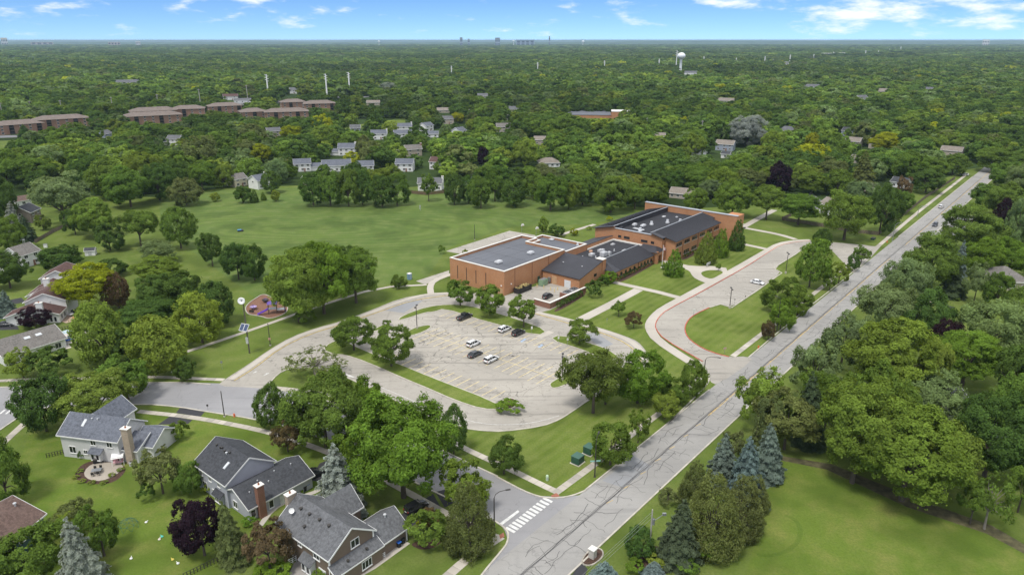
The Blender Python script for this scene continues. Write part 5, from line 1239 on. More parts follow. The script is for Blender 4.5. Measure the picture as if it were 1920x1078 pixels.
def car_meshes(kind):
    """lofted body, glasshouse and wheels; x forward"""
    if kind in CAR_CACHE: return CAR_CACHE[kind]
    S = {'suv': dict(L=4.65, W=1.86, H=1.68, belt=1.02, clear=.24, cab=[(-2.2, .75), (-1.95, 1.0), (.35, 1.0), (1.15, .12)], wr=.36, ax=(-1.4, 1.38)),
         'sedan': dict(L=4.75, W=1.82, H=1.45, belt=.92, clear=.2, cab=[(-1.95, .1), (-1.15, 1.0), (.3, 1.0), (1.25, .1)], wr=.33, ax=(-1.4, 1.42)),
         'pickup': dict(L=5.7, W=1.98, H=1.86, belt=1.16, clear=.32, cab=[(-.75, .4), (-.62, 1.0), (.75, 1.0), (1.45, .12)], wr=.41, ax=(-1.75, 1.82))}[kind]
    Lh, hw, H, belt, cl = S['L']/2, S['W']/2, S['H'], S['belt'], S['clear']
    bonnet = belt - .06
    st = [(-Lh, .80, cl+.22, belt-.22), (-Lh+.08, .93, cl+.1, belt-.04), (-Lh+.5, 1.0, cl, belt), (-.8, 1.0, cl, belt), (.9, 1.0, cl, belt), (1.3, 1.0, cl, bonnet), (Lh-.45, .97, cl, bonnet-.1), (Lh-.1, .9, cl+.06, bonnet-.26), (Lh, .78, cl+.18, bonnet-.4)]
    if kind == 'sedan': st[0] = (-Lh, .8, cl+.22, belt-.12)
    mb = MB(); n = 10
    for x, wf, z0, z1 in st:
        w = hw * wf; zm = (z0 + z1) / 2
        sec = [(-w*.9, z0), (-w, z0+.12), (-w*1.0, zm), (-w*.97, z1-.1), (-w*.86, z1), (w*.86, z1), (w*.97, z1-.1), (w, zm), (w, z0+.12), (w*.9, z0)]
        mb.add([(x, y, z) for y, z in sec])
    for k in range(len(st)-1):
        for j in range(n):
            mb.f.append((k*n+j, k*n+(j+1) % n, (k+1)*n+(j+1) % n, (k+1)*n+j)); mb.m.append(0)
    mb.f.append(tuple(range(n))[::-1]); mb.m.append(0); mb.f.append(tuple((len(st)-1)*n + k for k in range(n))); mb.m.append(0)
    if kind == 'pickup':
        mb.m = [0]*len(mb.f)
    body = mb
    cab = S['cab']; g = MB(); rf = MB()
    for (x, f) in cab:
        z = belt + (H - belt - .08) * f; w = hw * (.9 - .2 * f)
        g.add([(x, -w, z), (x, w, z), (x, -hw*.9, belt-.03), (x, hw*.9, belt-.03)])
    for k in range(3):
        a, b = 4*k, 4*(k+1)
        for f in ((a, b, b+1, a+1), (a+2, b+2, b, a), (a+1, b+1, b+3, a+3)): g.f.append(f); g.m.append(0)
    g.f.append((0, 1, 3, 2)); g.m.append(0)
    x0, x1 = cab[1][0], cab[2][0]; w = hw*.72
    i = rf.add([(x0-.05, -w, H-.09), (x1+.05, -w, H-.09), (x1+.05, w, H-.09), (x0-.05, w, H-.09), (x0+.1, -w*.9, H), (x1-.12, -w*.9, H), (x1-.12, w*.9, H), (x0+.1, w*.9, H)])
    for f in ((4,5,6,7),(0,1,5,4),(1,2,6,5),(2,3,7,6),(3,0,4,7)): rf.f.append(f); rf.m.append(0)
    pil = MB()
    for s in (-1, 1):
        xs = [(cab[0][0], cab[0][1]), (cab[1][0], 1.0), (cab[2][0], 1.0), (cab[3][0], cab[3][1])]
        def pt(x, f): return Vector((x, s*(hw*(.9-.2*f)+.012), belt + (H-belt-.08)*f))
        pil.beam(pt(*xs[0]), pt(*xs[1]), .1, .06); pil.beam(pt(*xs[3]), pt(*xs[2]), .08, .05); pil.beam(pt(*xs[1]), pt(*xs[2]), .08, .06)
        for xm in ([(-.5 if kind != 'pickup' else .15)] + ([-1.35] if kind == 'suv' else [])):
            pil.beam(Vector((xm, s*(hw*.9+.012), belt)), pt(xm, 1.0), .09, .05)
    wh = MB(); wr = S['wr']; wh.lathe([(wr*.55, -.11), (wr, -.11), (wr, .11), (wr*.55, .11)], 18)
    rim = MB(); rim.lathe([(wr*.6, -.10), (wr*.58, .12), (wr*.35, .09), (0, .12)], 14)
    trim = MB()
    trim.box(Lh-.2, Lh-.02, -hw*.55, hw*.55, cl+.1, cl+.32); trim.box(-Lh-.03, -Lh+.15, -hw*.7, hw*.7, cl+.1, cl+.24); trim.box(-Lh+.3, Lh-.4, -hw*.96, -hw*.8, cl-.03, cl+.05); trim.box(-Lh+.3, Lh-.4, hw*.8, hw*.96, cl-.03, cl+.05)
    for s in (-1, 1): trim.box(.95, 1.12, s*hw*1.0-.1+s*.1, s*hw*1.0+.1+s*.1, belt, belt+.16)
    CAR_CACHE[kind] = dict(S=S, body=body, g=g, rf=rf, pil=pil, wh=wh.mesh('tyre', M_BLACK), rim=rim.mesh('rim', M_RIM), trim=trim, bed=None)
    return CAR_CACHE[kind]
def car(px, py, heading, kind, colour, label, cat='car', group=None, name=None, z=.02):
    c = car_meshes(kind); S = c['S']; x, y = G(px, py)
    t = thing(name or {'suv': 'parked_car', 'sedan': 'parked_car', 'pickup': 'pickup_truck'}[kind], label, cat, (x, y, z), heading, group)
    pm = CARP[colour]; Lh, hw = S['L']/2, S['W']/2
    c['body'].obj('body', pm, t, True); c['g'].obj('window', M_GLASS, t); r_ = c['rf'].obj('roof_panel', pm, t); c['pil'].obj('pillar', pm, t); c['trim'].obj('bumper_trim', M_PLASTIC, t)
    for ax in S['ax']:
        for s in (-1, 1):
            w_ = link('wheel', c['wh'], t, (ax, s*(hw-.1), S['wr'])); w_.rotation_euler = (R(-90) * s, 0, 0)
            link('rim', c['rim'], w_)
            mb = MB(); mb.lathe([(S['wr']*1.16, -.01), (S['wr']*1.16, .02), (0, .02)], 16); a_ = mb.obj('wheel_arch', M_PLASTIC, t); a_.location = (ax, s*(hw-.025), S['wr']+.02); a_.rotation_euler = (R(-90)*s, 0, 0)
    for s in (-1, 1):
        mb = MB(); mb.box(Lh-.28, Lh-.06, s*hw*.62-.2, s*hw*.62+.2, S['belt']-.42, S['belt']-.27); mb.obj('headlight', M_LAMP, t)
        mb = MB(); mb.box(-Lh-.01, -Lh+.14, s*hw*.72-.12, s*hw*.72+.12, S['belt']-.32, S['belt']-.08); mb.obj('tail_light', M_RED, t)
    mb = MB(); mb.box(-Lh-.035, -Lh+.02, -.26, .26, S['belt']-.42, S['belt']-.27); mb.obj('number_plate', M_TRIM, t)
    if kind == 'pickup':
        mb = MB(); mb.box(-Lh+.12, -.82, -hw*.8, hw*.8, S['belt']+.003, S['belt']+.03); mb.obj('bed_cover', M_PLASTIC, t)
    if kind == 'suv':
        mb = MB()
        for s in (-1, 1): mb.box(-1.7, .2, s*hw*.62-.025, s*hw*.62+.025, S['H'], S['H']+.07)
        mb.obj('roof_rail', M_PLASTIC, t)
    return t
gp = 'cars parked in the school car park'
car(871, 597, ANG, 'pickup', 'black', 'black pickup truck parked against the grass strip', 'truck', gp)
car(946, 620, ANG, 'suv', 'white', 'white sport utility vehicle parked beside the black one by the grass strip', 'car', gp)
car(972, 627, ANG, 'suv', 'black', 'black sport utility vehicle parked right of the white one by the grass strip', 'car', gp)
car(888, 647.5, ANG, 'suv', 'white', 'white hatchback in the middle rows, farther from the camera', 'car', gp)
car(891, 667, ANG, 'sedan', 'dark', 'dark grey sedan between the two white cars in the middle rows', 'car', gp)
car(921, 677, ANG, 'suv', 'white', 'white sport utility vehicle nearest the camera in the middle rows', 'car', gp)
car(1420, 532, ANG - math.pi/2, 'sedan', 'white', 'white sedan parked alone on the bus loop')
car(1753, 424, ANG + math.pi, 'suv', 'navy', 'dark car driving on the far main road', 'car', None, 'moving_car')
car(1764, 390, ANG, 'suv', 'white', 'white car driving beyond the dark one on the main road', 'car', None, 'moving_car')
car(1857, 335, ANG, 'suv', 'white', 'white car far up the main road beside the trees', 'car', None, 'moving_car')
car(1808, 329, ANG + 1.6, 'sedan', 'white', 'pale car waiting at the far side road', 'car', None, 'moving_car')
car(781, 955, R(43), 'suv', 'black', 'black sport utility vehicle in the driveway of the brown house')
car(588, 893, R(40), 'suv', 'black', 'black car half hidden beside the blue spruce')
car(12, 611, R(10), 'sedan', 'dark', 'dark car in the driveway of the white house')
car(4, 571, R(10), 'sedan', 'silver', 'silver car at the left edge behind the small blue spruce')
car(56, 259, R(8), 'suv', 'white', 'white car on the road below the left apartment block'); car(24, 224, R(8), 'suv', 'white', 'white car beyond the left apartment block', 'car')

car(1027, 558, ANG + .1, 'suv', 'black', 'black vehicle parked in the corner of the loading yard wall')
# ------------------------------------------------------------------ poles, lamps, signs
def lamp_twin(px, py, ty, label):
    x, y = G(px, py); h = Ht(px, py, ty); t = thing('car_park_lamp', label, 'lamp post', (x, y, 0), ANG + .6, 'bronze lamp posts of the school')
    mb = MB(); mb.lathe([(.32, 0), (.32, .75), (.24, .8), (0, .8)], 14); mb.obj('footing', M_KERB, t)
    mb = MB(); mb.tube((0,0,.7), (0,0,h), .13, .1, 8); mb.obj('pole', M_DKMETAL, t)
    mb = MB(); mb.beam((-.9, 0, h), (.9, 0, h), .1, .1); mb.obj('arm', M_DKMETAL, t)
    for s in (-1, 1):
        mb = MB(); mb.box(s*.95-.4, s*.95+.4, -.26, .26, h-.12, h+.1); o = mb.obj('lamp_head', M_DKMETAL, t)
        mb = MB(); mb.box(s*.95-.3, s*.95+.3, -.18, .18, h-.16, h-.123); mb.obj('lens', M_LAMP, o)
lamp_twin(782, 616, 574, 'twin headed lamp post on the small grass island')
lamp_twin(1054, 713, 666, 'twin headed lamp post near the large olive tree')
lamp_twin(1368, 578, 541, 'lamp post at the front corner of the bus loop stalls')
lamp_twin(1473, 513, 475, 'lamp post at the far end of the bus loop stalls')
def street_lamp(px, py, ty, hx, hy, label, m=None, sign=False):
    x, y = G(px, py); h = Ht(px, py, ty) ; t = thing('street_lamp', label, 'street lamp', (x, y, 0), 0, 'street lamps along the roads')
    tx, ty_ = G(hx, hy, h + .3); m = m or M_DKMETAL; a = Vector((tx - x, ty_ - y, 0)); 
    if a.length > 4: a = a.normalized() * 3.0
    mb = MB(); mb.lathe([(.22, 0), (.22, .12), (.14, .2), (.09, h-1)], 10); mb.obj('pole', m, t)
    pts = [Vector((0,0,h-1)), Vector((0,0,h-1)) + a*.12 + Vector((0,0,.7)), Vector((0,0,h-1)) + a*.45 + Vector((0,0,1.15)), Vector((0,0,h-1)) + a + Vector((0,0,1.3))]
    mb = MB(); [mb.tube(pts[k], pts[k+1], .06, .05, 8) for k in range(3)]; mb.obj('arm', m, t)
    mb = MB(); e = pts[-1]; mb.beam(e - a.normalized()*.1, e + a.normalized()*.75, .28, .14); mb.obj('lamp_head', m, t)
    if sign:
        mb = MB(); mb.beam((-1.0, 0, h*.42), (1.0, .2, h*.42), .04, .3, up=(0,0,1)); s_ = mb.obj('street_sign', mat('street_sign_green', (.25, .48, .42), .5, .05, 3), t)
    return t
street_lamp(927, 993, 924, 949, 918, 'curved arm street lamp beside the crosswalk')
street_lamp(1115, 894, 823, 1122, 812, 'dark street lamp with a pale green street name sign', None, True)
street_lamp(1320, 702, 668, 1346, 670, 'dark street lamp at the bus loop mouth')
street_lamp(1673, 452, 420, 1692, 417, 'grey street lamp at the far exit of the bus loop', M_METAL)
street_lamp(1720, 406, 387, 1736, 386, 'grey street lamp farther along the main road', M_METAL)
street_lamp(46, 748, 722, 38, 724, 'street lamp at the left crosswalk behind the tree', M_METAL)
street_lamp(1456, 622, 560, 1458, 556, 'thin dark street lamp inside the trees of the bus loop')
def post_sign(px, py, h, w, hh, label, m, name='road_sign', face=0.0, pm=None):
    x, y = G(px, py); t = thing(name, label, 'sign', (x, y, 0), face)
    mb = MB(); mb.tube((0,0,0), (0,0,h), .035, .035, 6); mb.obj('post', pm or M_METAL, t)
    mb = MB(); mb.box(-w/2, w/2, -.05, -.02, h-hh, h); mb.obj('panel', m, t); return t
fs = R(20)
post_sign(965, 889, 2.2, .55, 1.3, 'white banner sign beside the round dark tree', M_TRIM, 'banner_sign', fs)
post_sign(1300, 592, 2.2, .8, 1.0, 'white sign at the inner kerb of the bus loop', M_TRIM, face=fs)
post_sign(417, 692, 2.3, .5, .6, 'grey sign on the grass beside the drive entrance', M_METAL, face=fs)
post_sign(324, 706, 1.6, .4, .5, 'small pale sign by the side street walk', M_TRIM, face=fs)
post_sign(997, 625, 2.2, .5, .8, 'white parking sign at the grass strip near the black car', M_TRIM, face=fs)
post_sign(1047, 645, 2.3, .45, .7, 'white parking sign at the right strip, left of two', M_TRIM, face=fs); post_sign(1064, 648, 2.3, .45, .7, 'white parking sign at the right strip, right of two', M_TRIM, face=fs)
post_sign(1138, 605, 1.4, .35, .4, 'small grey marker on the front lawn', M_METAL, face=fs)
post_sign(1358, 664, 2.0, .9, .5, 'small low sign on the bus loop lawn near the red kerb', mat('pink_sign', (.45, .3, .28), .7, .2, 3), face=fs)
post_sign(1397, 563, 1.6, .3, .4, 'dark stall marker at the bus loop, near one', M_DKMETAL, face=fs); post_sign(1377, 569, 1.6, .3, .4, 'dark stall marker at the bus loop, beside the lamp', M_DKMETAL, face=fs)
post_sign(390, 768, 1.4, .4, .5, 'dark mailbox post by the pale grey house driveway', M_DKMETAL, 'mailbox', fs)
# bench by the plaza
x, y = G(1328, 500); t = thing('notice_board', 'pale board on two legs at the entrance plaza', 'notice board', (x, y, .05), ANG)
mb = MB(); mb.box(-1.5, 1.5, -.1, .1, .7, 1.6); mb.obj('board', M_ALU, t); mb = MB(); mb.box(-1.3, -1.2, -.05, .05, 0, .7); mb.box(1.2, 1.3, -.05, .05, 0, .7); mb.obj('leg', M_METAL, t)
# flagpole
x, y = G(1241, 502); t = thing('flagpole', 'tall white flagpole in front of the school entrance', 'flagpole', (x, y, 0)); h = Ht(1241, 502, 461)
mb = MB(); mb.tube((0,0,0), (0,0,h), .11, .06, 8); mb.obj('pole', M_TRIM, t); mb = MB(); mb.lathe([(.01, h), (.12, h+.12), (.01, h+.24)], 10); mb.obj('ball', M_TRIM, t); mb = MB(); mb.lathe([(.6, 0), (.6, .15), (0, .15)], 14); mb.obj('base', M_KERB, t)
t = thing('flag', 'small striped red and white flag hanging on the flagpole', 'flag', (x, y, 0))
for k in range(7):
    mb = MB(); zt = h - .3 - k*.2; mb.poly([(.1, -.02, zt), (.5, .1, zt-.15), (.8, 0, zt-.35), (.8, 0, zt-.55), (.5, .1, zt-.35), (.1, -.02, zt-.2)]); mb.obj('stripe', M_RED if k % 2 == 0 else M_TRIM, t)
# siren mast with solar panel
x, y = G(468, 662); h = Ht(468, 662, 566); t = thing('siren_mast', 'tall siren mast with white horn and a solar panel', 'siren', (x, y, 0), R(-20))
mb = MB(); mb.tube((0,0,0), (0,0,h), .2, .14, 10); mb.obj('pole', mat('mast_brown', (.10, .085, .07), .8, .2, 2), t)
mb = MB(); mb.lathe([(.15, 0), (.5, .1), (.85, .5), (.95, .95), (.75, 1.0), (.2, .6)], 18); o = mb.obj('horn', M_TRIM, t, True); o.location = (.2, -.3, h+.5); o.rotation_euler = (R(78), 0, R(20))
mb = MB(); mb.box(-.35, .35, -.35, .35, h-.2, h+.9); mb.obj('motor_box', M_TRIM, t)
pz = h * .52
mb = MB(); pv = MB()
a, b, c, d_ = Vector((-1.3, -1.5, pz-.7)), Vector((1.3, -1.5, pz-.7)), Vector((1.3, -.1, pz+.9)), Vector((-1.3, -.1, pz+.9))
nn = (b-a).cross(d_-a).normalized(); i = mb.add([a, b, c, d_, a+nn*.07, b+nn*.07, c+nn*.07, d_+nn*.07])
for f in ((4,5,6,7),(3,2,1,0),(0,1,5,4),(1,2,6,5),(2,3,7,6),(3,0,4,7)): mb.f.append(tuple(i+k for k in f)); mb.m.append(0)
sp_ = mb.obj('solar_panel', M_ALU, t)
for s0, s1 in ((.05, .46), (.54, .95)):
    q = MB(); pt = lambda s, v: a + (b-a)*s + (d_-a)*v + nn*.085
    q.poly([pt(s0, .07), pt(s1, .07), pt(s1, .93), pt(s0, .93)]); q.obj('cell', mat('solar_cell', (.05, .07, .13), .2, .1, 2), sp_)
mb = MB(); mb.box(-.3, .3, -.5, -.18, h*.2, h*.32); mb.obj('control_box', M_ALU, t)
for px, py, ty, lab in ((507, 648, 606, 'bare wooden pole with a red and white sign right of the siren mast'), (421, 781, 733, 'slim grey pole on the verge of the side street'), (890, 450, 421, 'slim pole on the field behind the gym')):
    x, y = G(px, py); h = Ht(px, py, ty); t = thing('pole', lab, 'pole', (x, y, 0)); mb = MB(); mb.tube((0,0,0), (0,0,h), .13, .09, 8); mb.obj('shaft', M_DKMETAL, t)
    mb = MB(); mb.lathe([(.25, 0), (.25, .3), (0, .3)], 10); mb.obj('base', M_KERB, t)
    if px == 507: mb = MB(); mb.box(-.3, .3, -.2, -.13, 1.8, 2.4); mb.obj('sign', mat('pale_red_sign', (.55, .3, .27), .6, .2, 4), t)
for px, py, ty, lab in ((980, 436, 424, 'white basketball backboard beyond the gym roof, left of two'), (1007, 442, 429, 'white basketball backboard beyond the gym roof, right of two')):
    x, y = G(px, py); h = 3.9; t = thing('basketball_hoop', lab, 'basketball hoop', (x, y, 0), R(30))
    mb = MB(); mb.tube((0, .8, 0), (0, .8, 3), .08, .08, 8); mb.tube((0, .8, 3), (0, .1, 3.3), .06, .06, 8); mb.obj('post', M_METAL, t)
    mb = MB(); p = [(math.cos(k*math.pi/10)*.85, 3.0+math.sin(k*math.pi/10)*1.0) for k in range(11)]; i = mb.add([(a, 0, b) for a, b in p] + [(a, .06, b) for a, b in p]); mb.f += [tuple(i+k for k in range(11)), tuple(i+11+k for k in reversed(range(11)))] + [(i+k, i+11+k, i+11+(k+1) % 11, i+(k+1) % 11) for k in range(11)]; mb.m += [0]*13; mb.obj('backboard', M_TRIM, t)
    mb = MB(); [mb.tube((math.cos(k*math.pi/6)*.23, -.3+math.sin(k*math.pi/6)*.23, 3.05), (math.cos((k+1)*math.pi/6)*.23, -.3+math.sin((k+1)*math.pi/6)*.23, 3.05), .02, .02, 5) for k in range(12)]; mb.obj('rim', mat('hoop_orange', (.5, .12, .03), .6, .1, 2), t)

# utility boxes, hydrants and the like
for px, py, lab in ((1083, 867, 'dark green transformer cabinet on a pad, nearer the camera'), (1105, 849, 'dark green transformer cabinet half behind the tree')):
    x, y = G(px, py); t = thing('transformer_cabinet', lab, 'utility box', (x, y, 0), ANG)
    mb = MB(); mb.box(-1.2, 1.2, -1.1, 1.1, 0, .12); mb.obj('pad', M_KERB, t); mb = MB(); mb.box(-1, 1, -.9, .9, .12, 1.6); mb.obj('cabinet', M_GREEN, t)
    mb = MB(); mb.prism([(-1.05, -.95), (1.05, -.95), (1.05, .95), (-1.05, .95)], 1.603, 1.72); mb.obj('lid', mat('green_lid', (.06, .13, .1), .5, .1, 2), t)
x, y = G(1026, 900); t = thing('cable_pedestal', 'pale green rounded cable pedestal on the corner lawn', 'utility box', (x, y, 0)); mb = MB(); mb.lathe([(.28, 0), (.28, .9), (.24, 1.1), (.12, 1.2), (0, 1.22)], 14); mb.obj('shell', mat('pale_green_plastic', (.42, .55, .38), .6, .08, 2), t, True); mb = MB(); mb.box(-.12, .12, -.31, -.27, .4, .8); mb.obj('door_panel', M_ALU, t)
for px, py, lab in ((439.5, 781, 'orange fire hydrant on the verge of the side street'), (1422, 653, 'orange fire hydrant near the bus loop mouth'), (1663, 455, 'orange fire hydrant by the far bus loop exit')):
    x, y = G(px, py); t = thing('fire_hydrant', lab, 'fire hydrant', (x, y, 0)); m = mat('hydrant_orange', (.60, .12, .03), .5, .1, 3)
    mb = MB(); mb.lathe([(.22, 0), (.22, .1), (.16, .12), (.16, .62), (.2, .64), (.18, .75), (.06, .86), (0, .88)], 12); mb.obj('body', m, t); mb = MB(); mb.tube((-.3, 0, .5), (.3, 0, .5), .08, .08, 8); mb.obj('nozzle', m, t)
x, y = G(768, 524); t = thing('portable_toilet', 'blue portable toilet with white roof on the grass by the gym path', 'portable toilet', (x, y, 0), ANG)
mb = MB(); mb.box(-.6, .6, -.6, .6, 0, 2.1); mb.obj('cabin', mat('toilet_blue', (.16, .27, .40), .6, .1, 2), t); mb = MB(); mb.prism([(-.65, -.65), (.65, -.65), (.65, .65), (-.65, .65)], 2.103, 2.3); mb.box(-.2, .2, -.2, .2, 2.3, 2.45); mb.obj('roof', M_TRIM, t); mb = MB(); mb.box(-.35, .35, -.66, -.602, .1, 1.9); mb.obj('door', mat('toilet_door', (.3, .4, .52), .6, .1, 2), t)
x, y = G(451, 434); t = thing('mower_cover', 'small blue tarpaulin covered box on the sports field', 'covered box', (x, y, 0), .4)
mb = MB(); mb.prism([(-1.2, -.8), (1.2, -.8), (1.2, .8), (-1.2, .8)], 0, .7); mb.obj('box', mat('dark_box', (.03, .03, .035), .7, .1, 2), t); mb = MB(); mb.prism([(-1.25, -.85), (.4, -.85), (.4, .85), (-1.25, .85)], .703, .85); mb.obj('cover', mat('tarp_blue', (.05, .2, .36), .6, .15, 2), t)
x, y = G(788, 395); t = thing('disc_goal', 'small grey goal post standing on the far field', 'goal', (x, y, 0)); mb = MB(); mb.tube((0,0,0), (0,0,2.6), .06, .06, 6); mb.obj('post', M_ALU, t); mb = MB(); mb.lathe([(.5, 1.1), (.45, 1.0), (.1, .95)], 12); mb.lathe([(.35, 2.6), (.36, 2.5), (.3, 1.6)], 12); mb.obj('basket', M_ALU, t)
# stone pillar in its bed
x, y = G(1111, 1044); t = thing('stone_pillar', 'pale stone mailbox pillar with white cap in a mulch bed', 'pillar', (x, y, 0), ANG)
mb = MB(); mb.box(-.5, .5, -.5, .5, 0, 1.6); mb.obj('shaft', brick('pale_stone', (.55, .52, .47), (.42, .40, .37), (.35, .33, .3)), t); mb = MB(); mb.box(-.6, .6, -.6, .6, 1.603, 1.78); mb.obj('cap', M_PARA, t)
edge = chaikin(GP([(1088, 1056), (1100, 1035), (1120, 1026), (1132, 1034), (1128, 1048), (1106, 1062)]), 2)
bl = [MB() for _ in range(3)]
for q in bl: q.box(-.16, .16, -.11, .11, 0, .14)
meshes = [q.mesh('edging_stone', SLABM[k]) for k, q in enumerate(bl)]
eb = thing('bed_edging', 'curved row of pale edging stones round the pillar bed', 'edging', (x, y, 0))
acc = 0
for a, b in zip(edge, edge[1:] + edge[:1]):
    l = math.dist(a, b); s = 0
    while s < l:
        link('stone', random.choice(meshes), eb, (a[0]+(b[0]-a[0])*s/l - x, a[1]+(b[1]-a[1])*s/l - y, 0), math.atan2(b[1]-a[1], b[0]-a[0])); s += .36
# utility pole with wires at the bottom
x, y = G(1217, 1040); h = Ht(1217, 1040, 955); t = thing('utility_pole', 'grey wooden utility pole with one lamp arm at the bottom edge of the trees', 'utility pole', (x, y, 0)); m = MATS['weathered_pole']
mb = MB(); mb.tube((0,0,0), (0,0,h), .15, .11, 8); mb.obj('pole', m, t); mb = MB(); mb.tube((0,0,h*.72), (1.9, .5, h*.85), .05, .05, 6); mb.box(1.8, 2.4, .4, .7, h*.83, h*.88); mb.obj('lamp_arm', M_METAL, t)
mb = MB(); mb.lathe([(.22, h*.68), (.22, h*.8), (.1, h*.82)], 10, (.3, 0, 0)); mb.obj('transformer', M_METAL, t)
e = RD(-10, -49.0)
for k, zt in enumerate((.96, .9, .82)):
    w_ = thing('overhead_wire', ('topmost', 'middle', 'lowest')[k] + ' thin wire running from the utility pole along the road edge', 'wire', (x, y, 0), 0, 'overhead wires at the bottom right')
    mb = MB(); p0, p1 = Vector((0, 0, h*zt)), Vector((e[0]-x, e[1]-y, h*zt))
    pts = [p0 + (p1-p0)*f - Vector((0,0,4*f*(1-f)*1.0)) for f in [i/10 for i in range(11)]]
    [mb.tube(pts[i], pts[i+1], .018, .018, 5, caps=False) for i in range(10)]; mb.obj('cable', M_METAL, w_)

# playground
pgp = [(460, 578), (468, 568), (480, 560), (494, 551), (512, 560), (540, 574), (536, 588), (507, 598.5), (490, 593), (478, 591), (465, 589)]
pg = struct(sheet('playground_surface', chaikin(GP(pgp), 2), .02, mat('wood_chips', (.20, .105, .07), 1, .25, 2, bmp=.5)), 'brown wood chip playground surface')
p = ccw(chaikin(GP(pgp), 2)); mb = MB(); q = offs(p, -.3); band(mb, list(reversed(q)), list(reversed(p)), -.05, .18, True); mb.obj('kerb', M_WALK, pg)
M_PURP = mat('purple_plastic', (.13, .07, .36), .4, .1, 2); M_LILAC = mat('lilac_plastic', (.38, .30, .52), .4, .1, 2)
x, y = G(512, 587); t = thing('play_structure', 'climbing frame with purple curved slide on the wood chips', 'playground', (x, y, 0), R(15))
for i_, (a, b) in enumerate(((-1.2, -1), (1.2, -1), (1.2, 1), (-1.2, 1), (3.6, -1), (3.6, 1))): mb = MB(); mb.tube((a, b, 0), (a, b, 3.6), .07, .07, 8); mb.obj('post', M_DKMETAL, t)
mb = MB(); mb.box(-1.2, 1.2, -1, 1, 1.5, 1.6); mb.box(1.25, 3.6, -1, 1, 1.1, 1.2); mb.obj('deck', M_METAL, t)
mb = MB(); i = mb.add([(-1.5, -1.3, 3.3), (1.5, -1.3, 3.3), (1.5, 1.3, 3.3), (-1.5, 1.3, 3.3), (0, 0, 4.2)]); mb.f += [(i, i+1, i+4), (i+1, i+2, i+4), (i+2, i+3, i+4), (i+3, i, i+4), (i+3, i+2, i+1, i)]; mb.m += [0]*5; mb.obj('canopy', M_PURP, t)
sl = MB(); P_ = [Vector((-1.2 - s*.55, -.3 - .1*s, 1.6 - 1.35*(s/6)**.8)) for s in range(7)]
for a, b in zip(P_, P_[1:]):
    sl.beam(a, b, .8, .08); sl.beam(a+Vector((0,.42,.15)), b+Vector((0,.42,.15)), .06, .36); sl.beam(a+Vector((0,-.42,.15)), b+Vector((0,-.42,.15)), .06, .36)
sl.obj('slide', mat('violet_plastic', (.22, .10, .62), .35, .1, 2), t)
mb = MB(); [mb.tube((3.6+.05*k, -.9+.36*k, 0), (3.6, -.9+.36*k, 1.4), .04, .04, 6) for k in range(6)]; mb.obj('climber', M_PURP, t)
for px, py, lab, m in ((475.5, 580, 'lilac round spring rocker on the wood chips', M_LILAC), (498, 567, 'dark spinner bowl at the back of the playground', M_DKMETAL)):
    x, y = G(px, py); t = thing('play_spinner', lab, 'playground toy', (x, y, 0)); mb = MB(); mb.lathe([(.15, 0), (.12, .5), (.9, .6), (1.1, .95), (1.0, .95), (.8, .7), (0, .65)], 16); mb.obj('bowl', m, t); mb = MB(); mb.tube((0, 0, .6), (0, 0, 1.4), .05, .05, 6); mb.lathe([(.4, 1.35), (.45, 1.4), (.4, 1.45)], 12); mb.obj('handle', M_PURP, t)
for px, py, lab in ((470, 588, 'small dark play panel, left of two'), (474.5, 588.5, 'small dark play panel, right of two')):
    x, y = G(px, py); t = thing('spring_rider', lab, 'playground toy', (x, y, 0)); mb = MB(); mb.box(-.35, .35, -.04, .04, .5, 1.2); mb.obj('panel', M_DKMETAL, t); mb = MB(); mb.box(-.3, -.24, -.03, .03, 0, .5); mb.box(.24, .3, -.03, .03, 0, .5); mb.obj('leg', M_METAL, t)
x, y = G(455, 592); t = thing('flexible_marker', 'bent yellow green post beside the playground', 'marker', (x, y, 0)); mb = MB(); [mb.tube((-.25*math.sin(k*.35), 0, k*.4), (-.25*math.sin((k+1)*.35), 0, (k+1)*.4), .06, .06, 6) for k in range(7)]; mb.obj('post', mat('lime_plastic', (.4, .6, .1), .5, .1, 2), t)

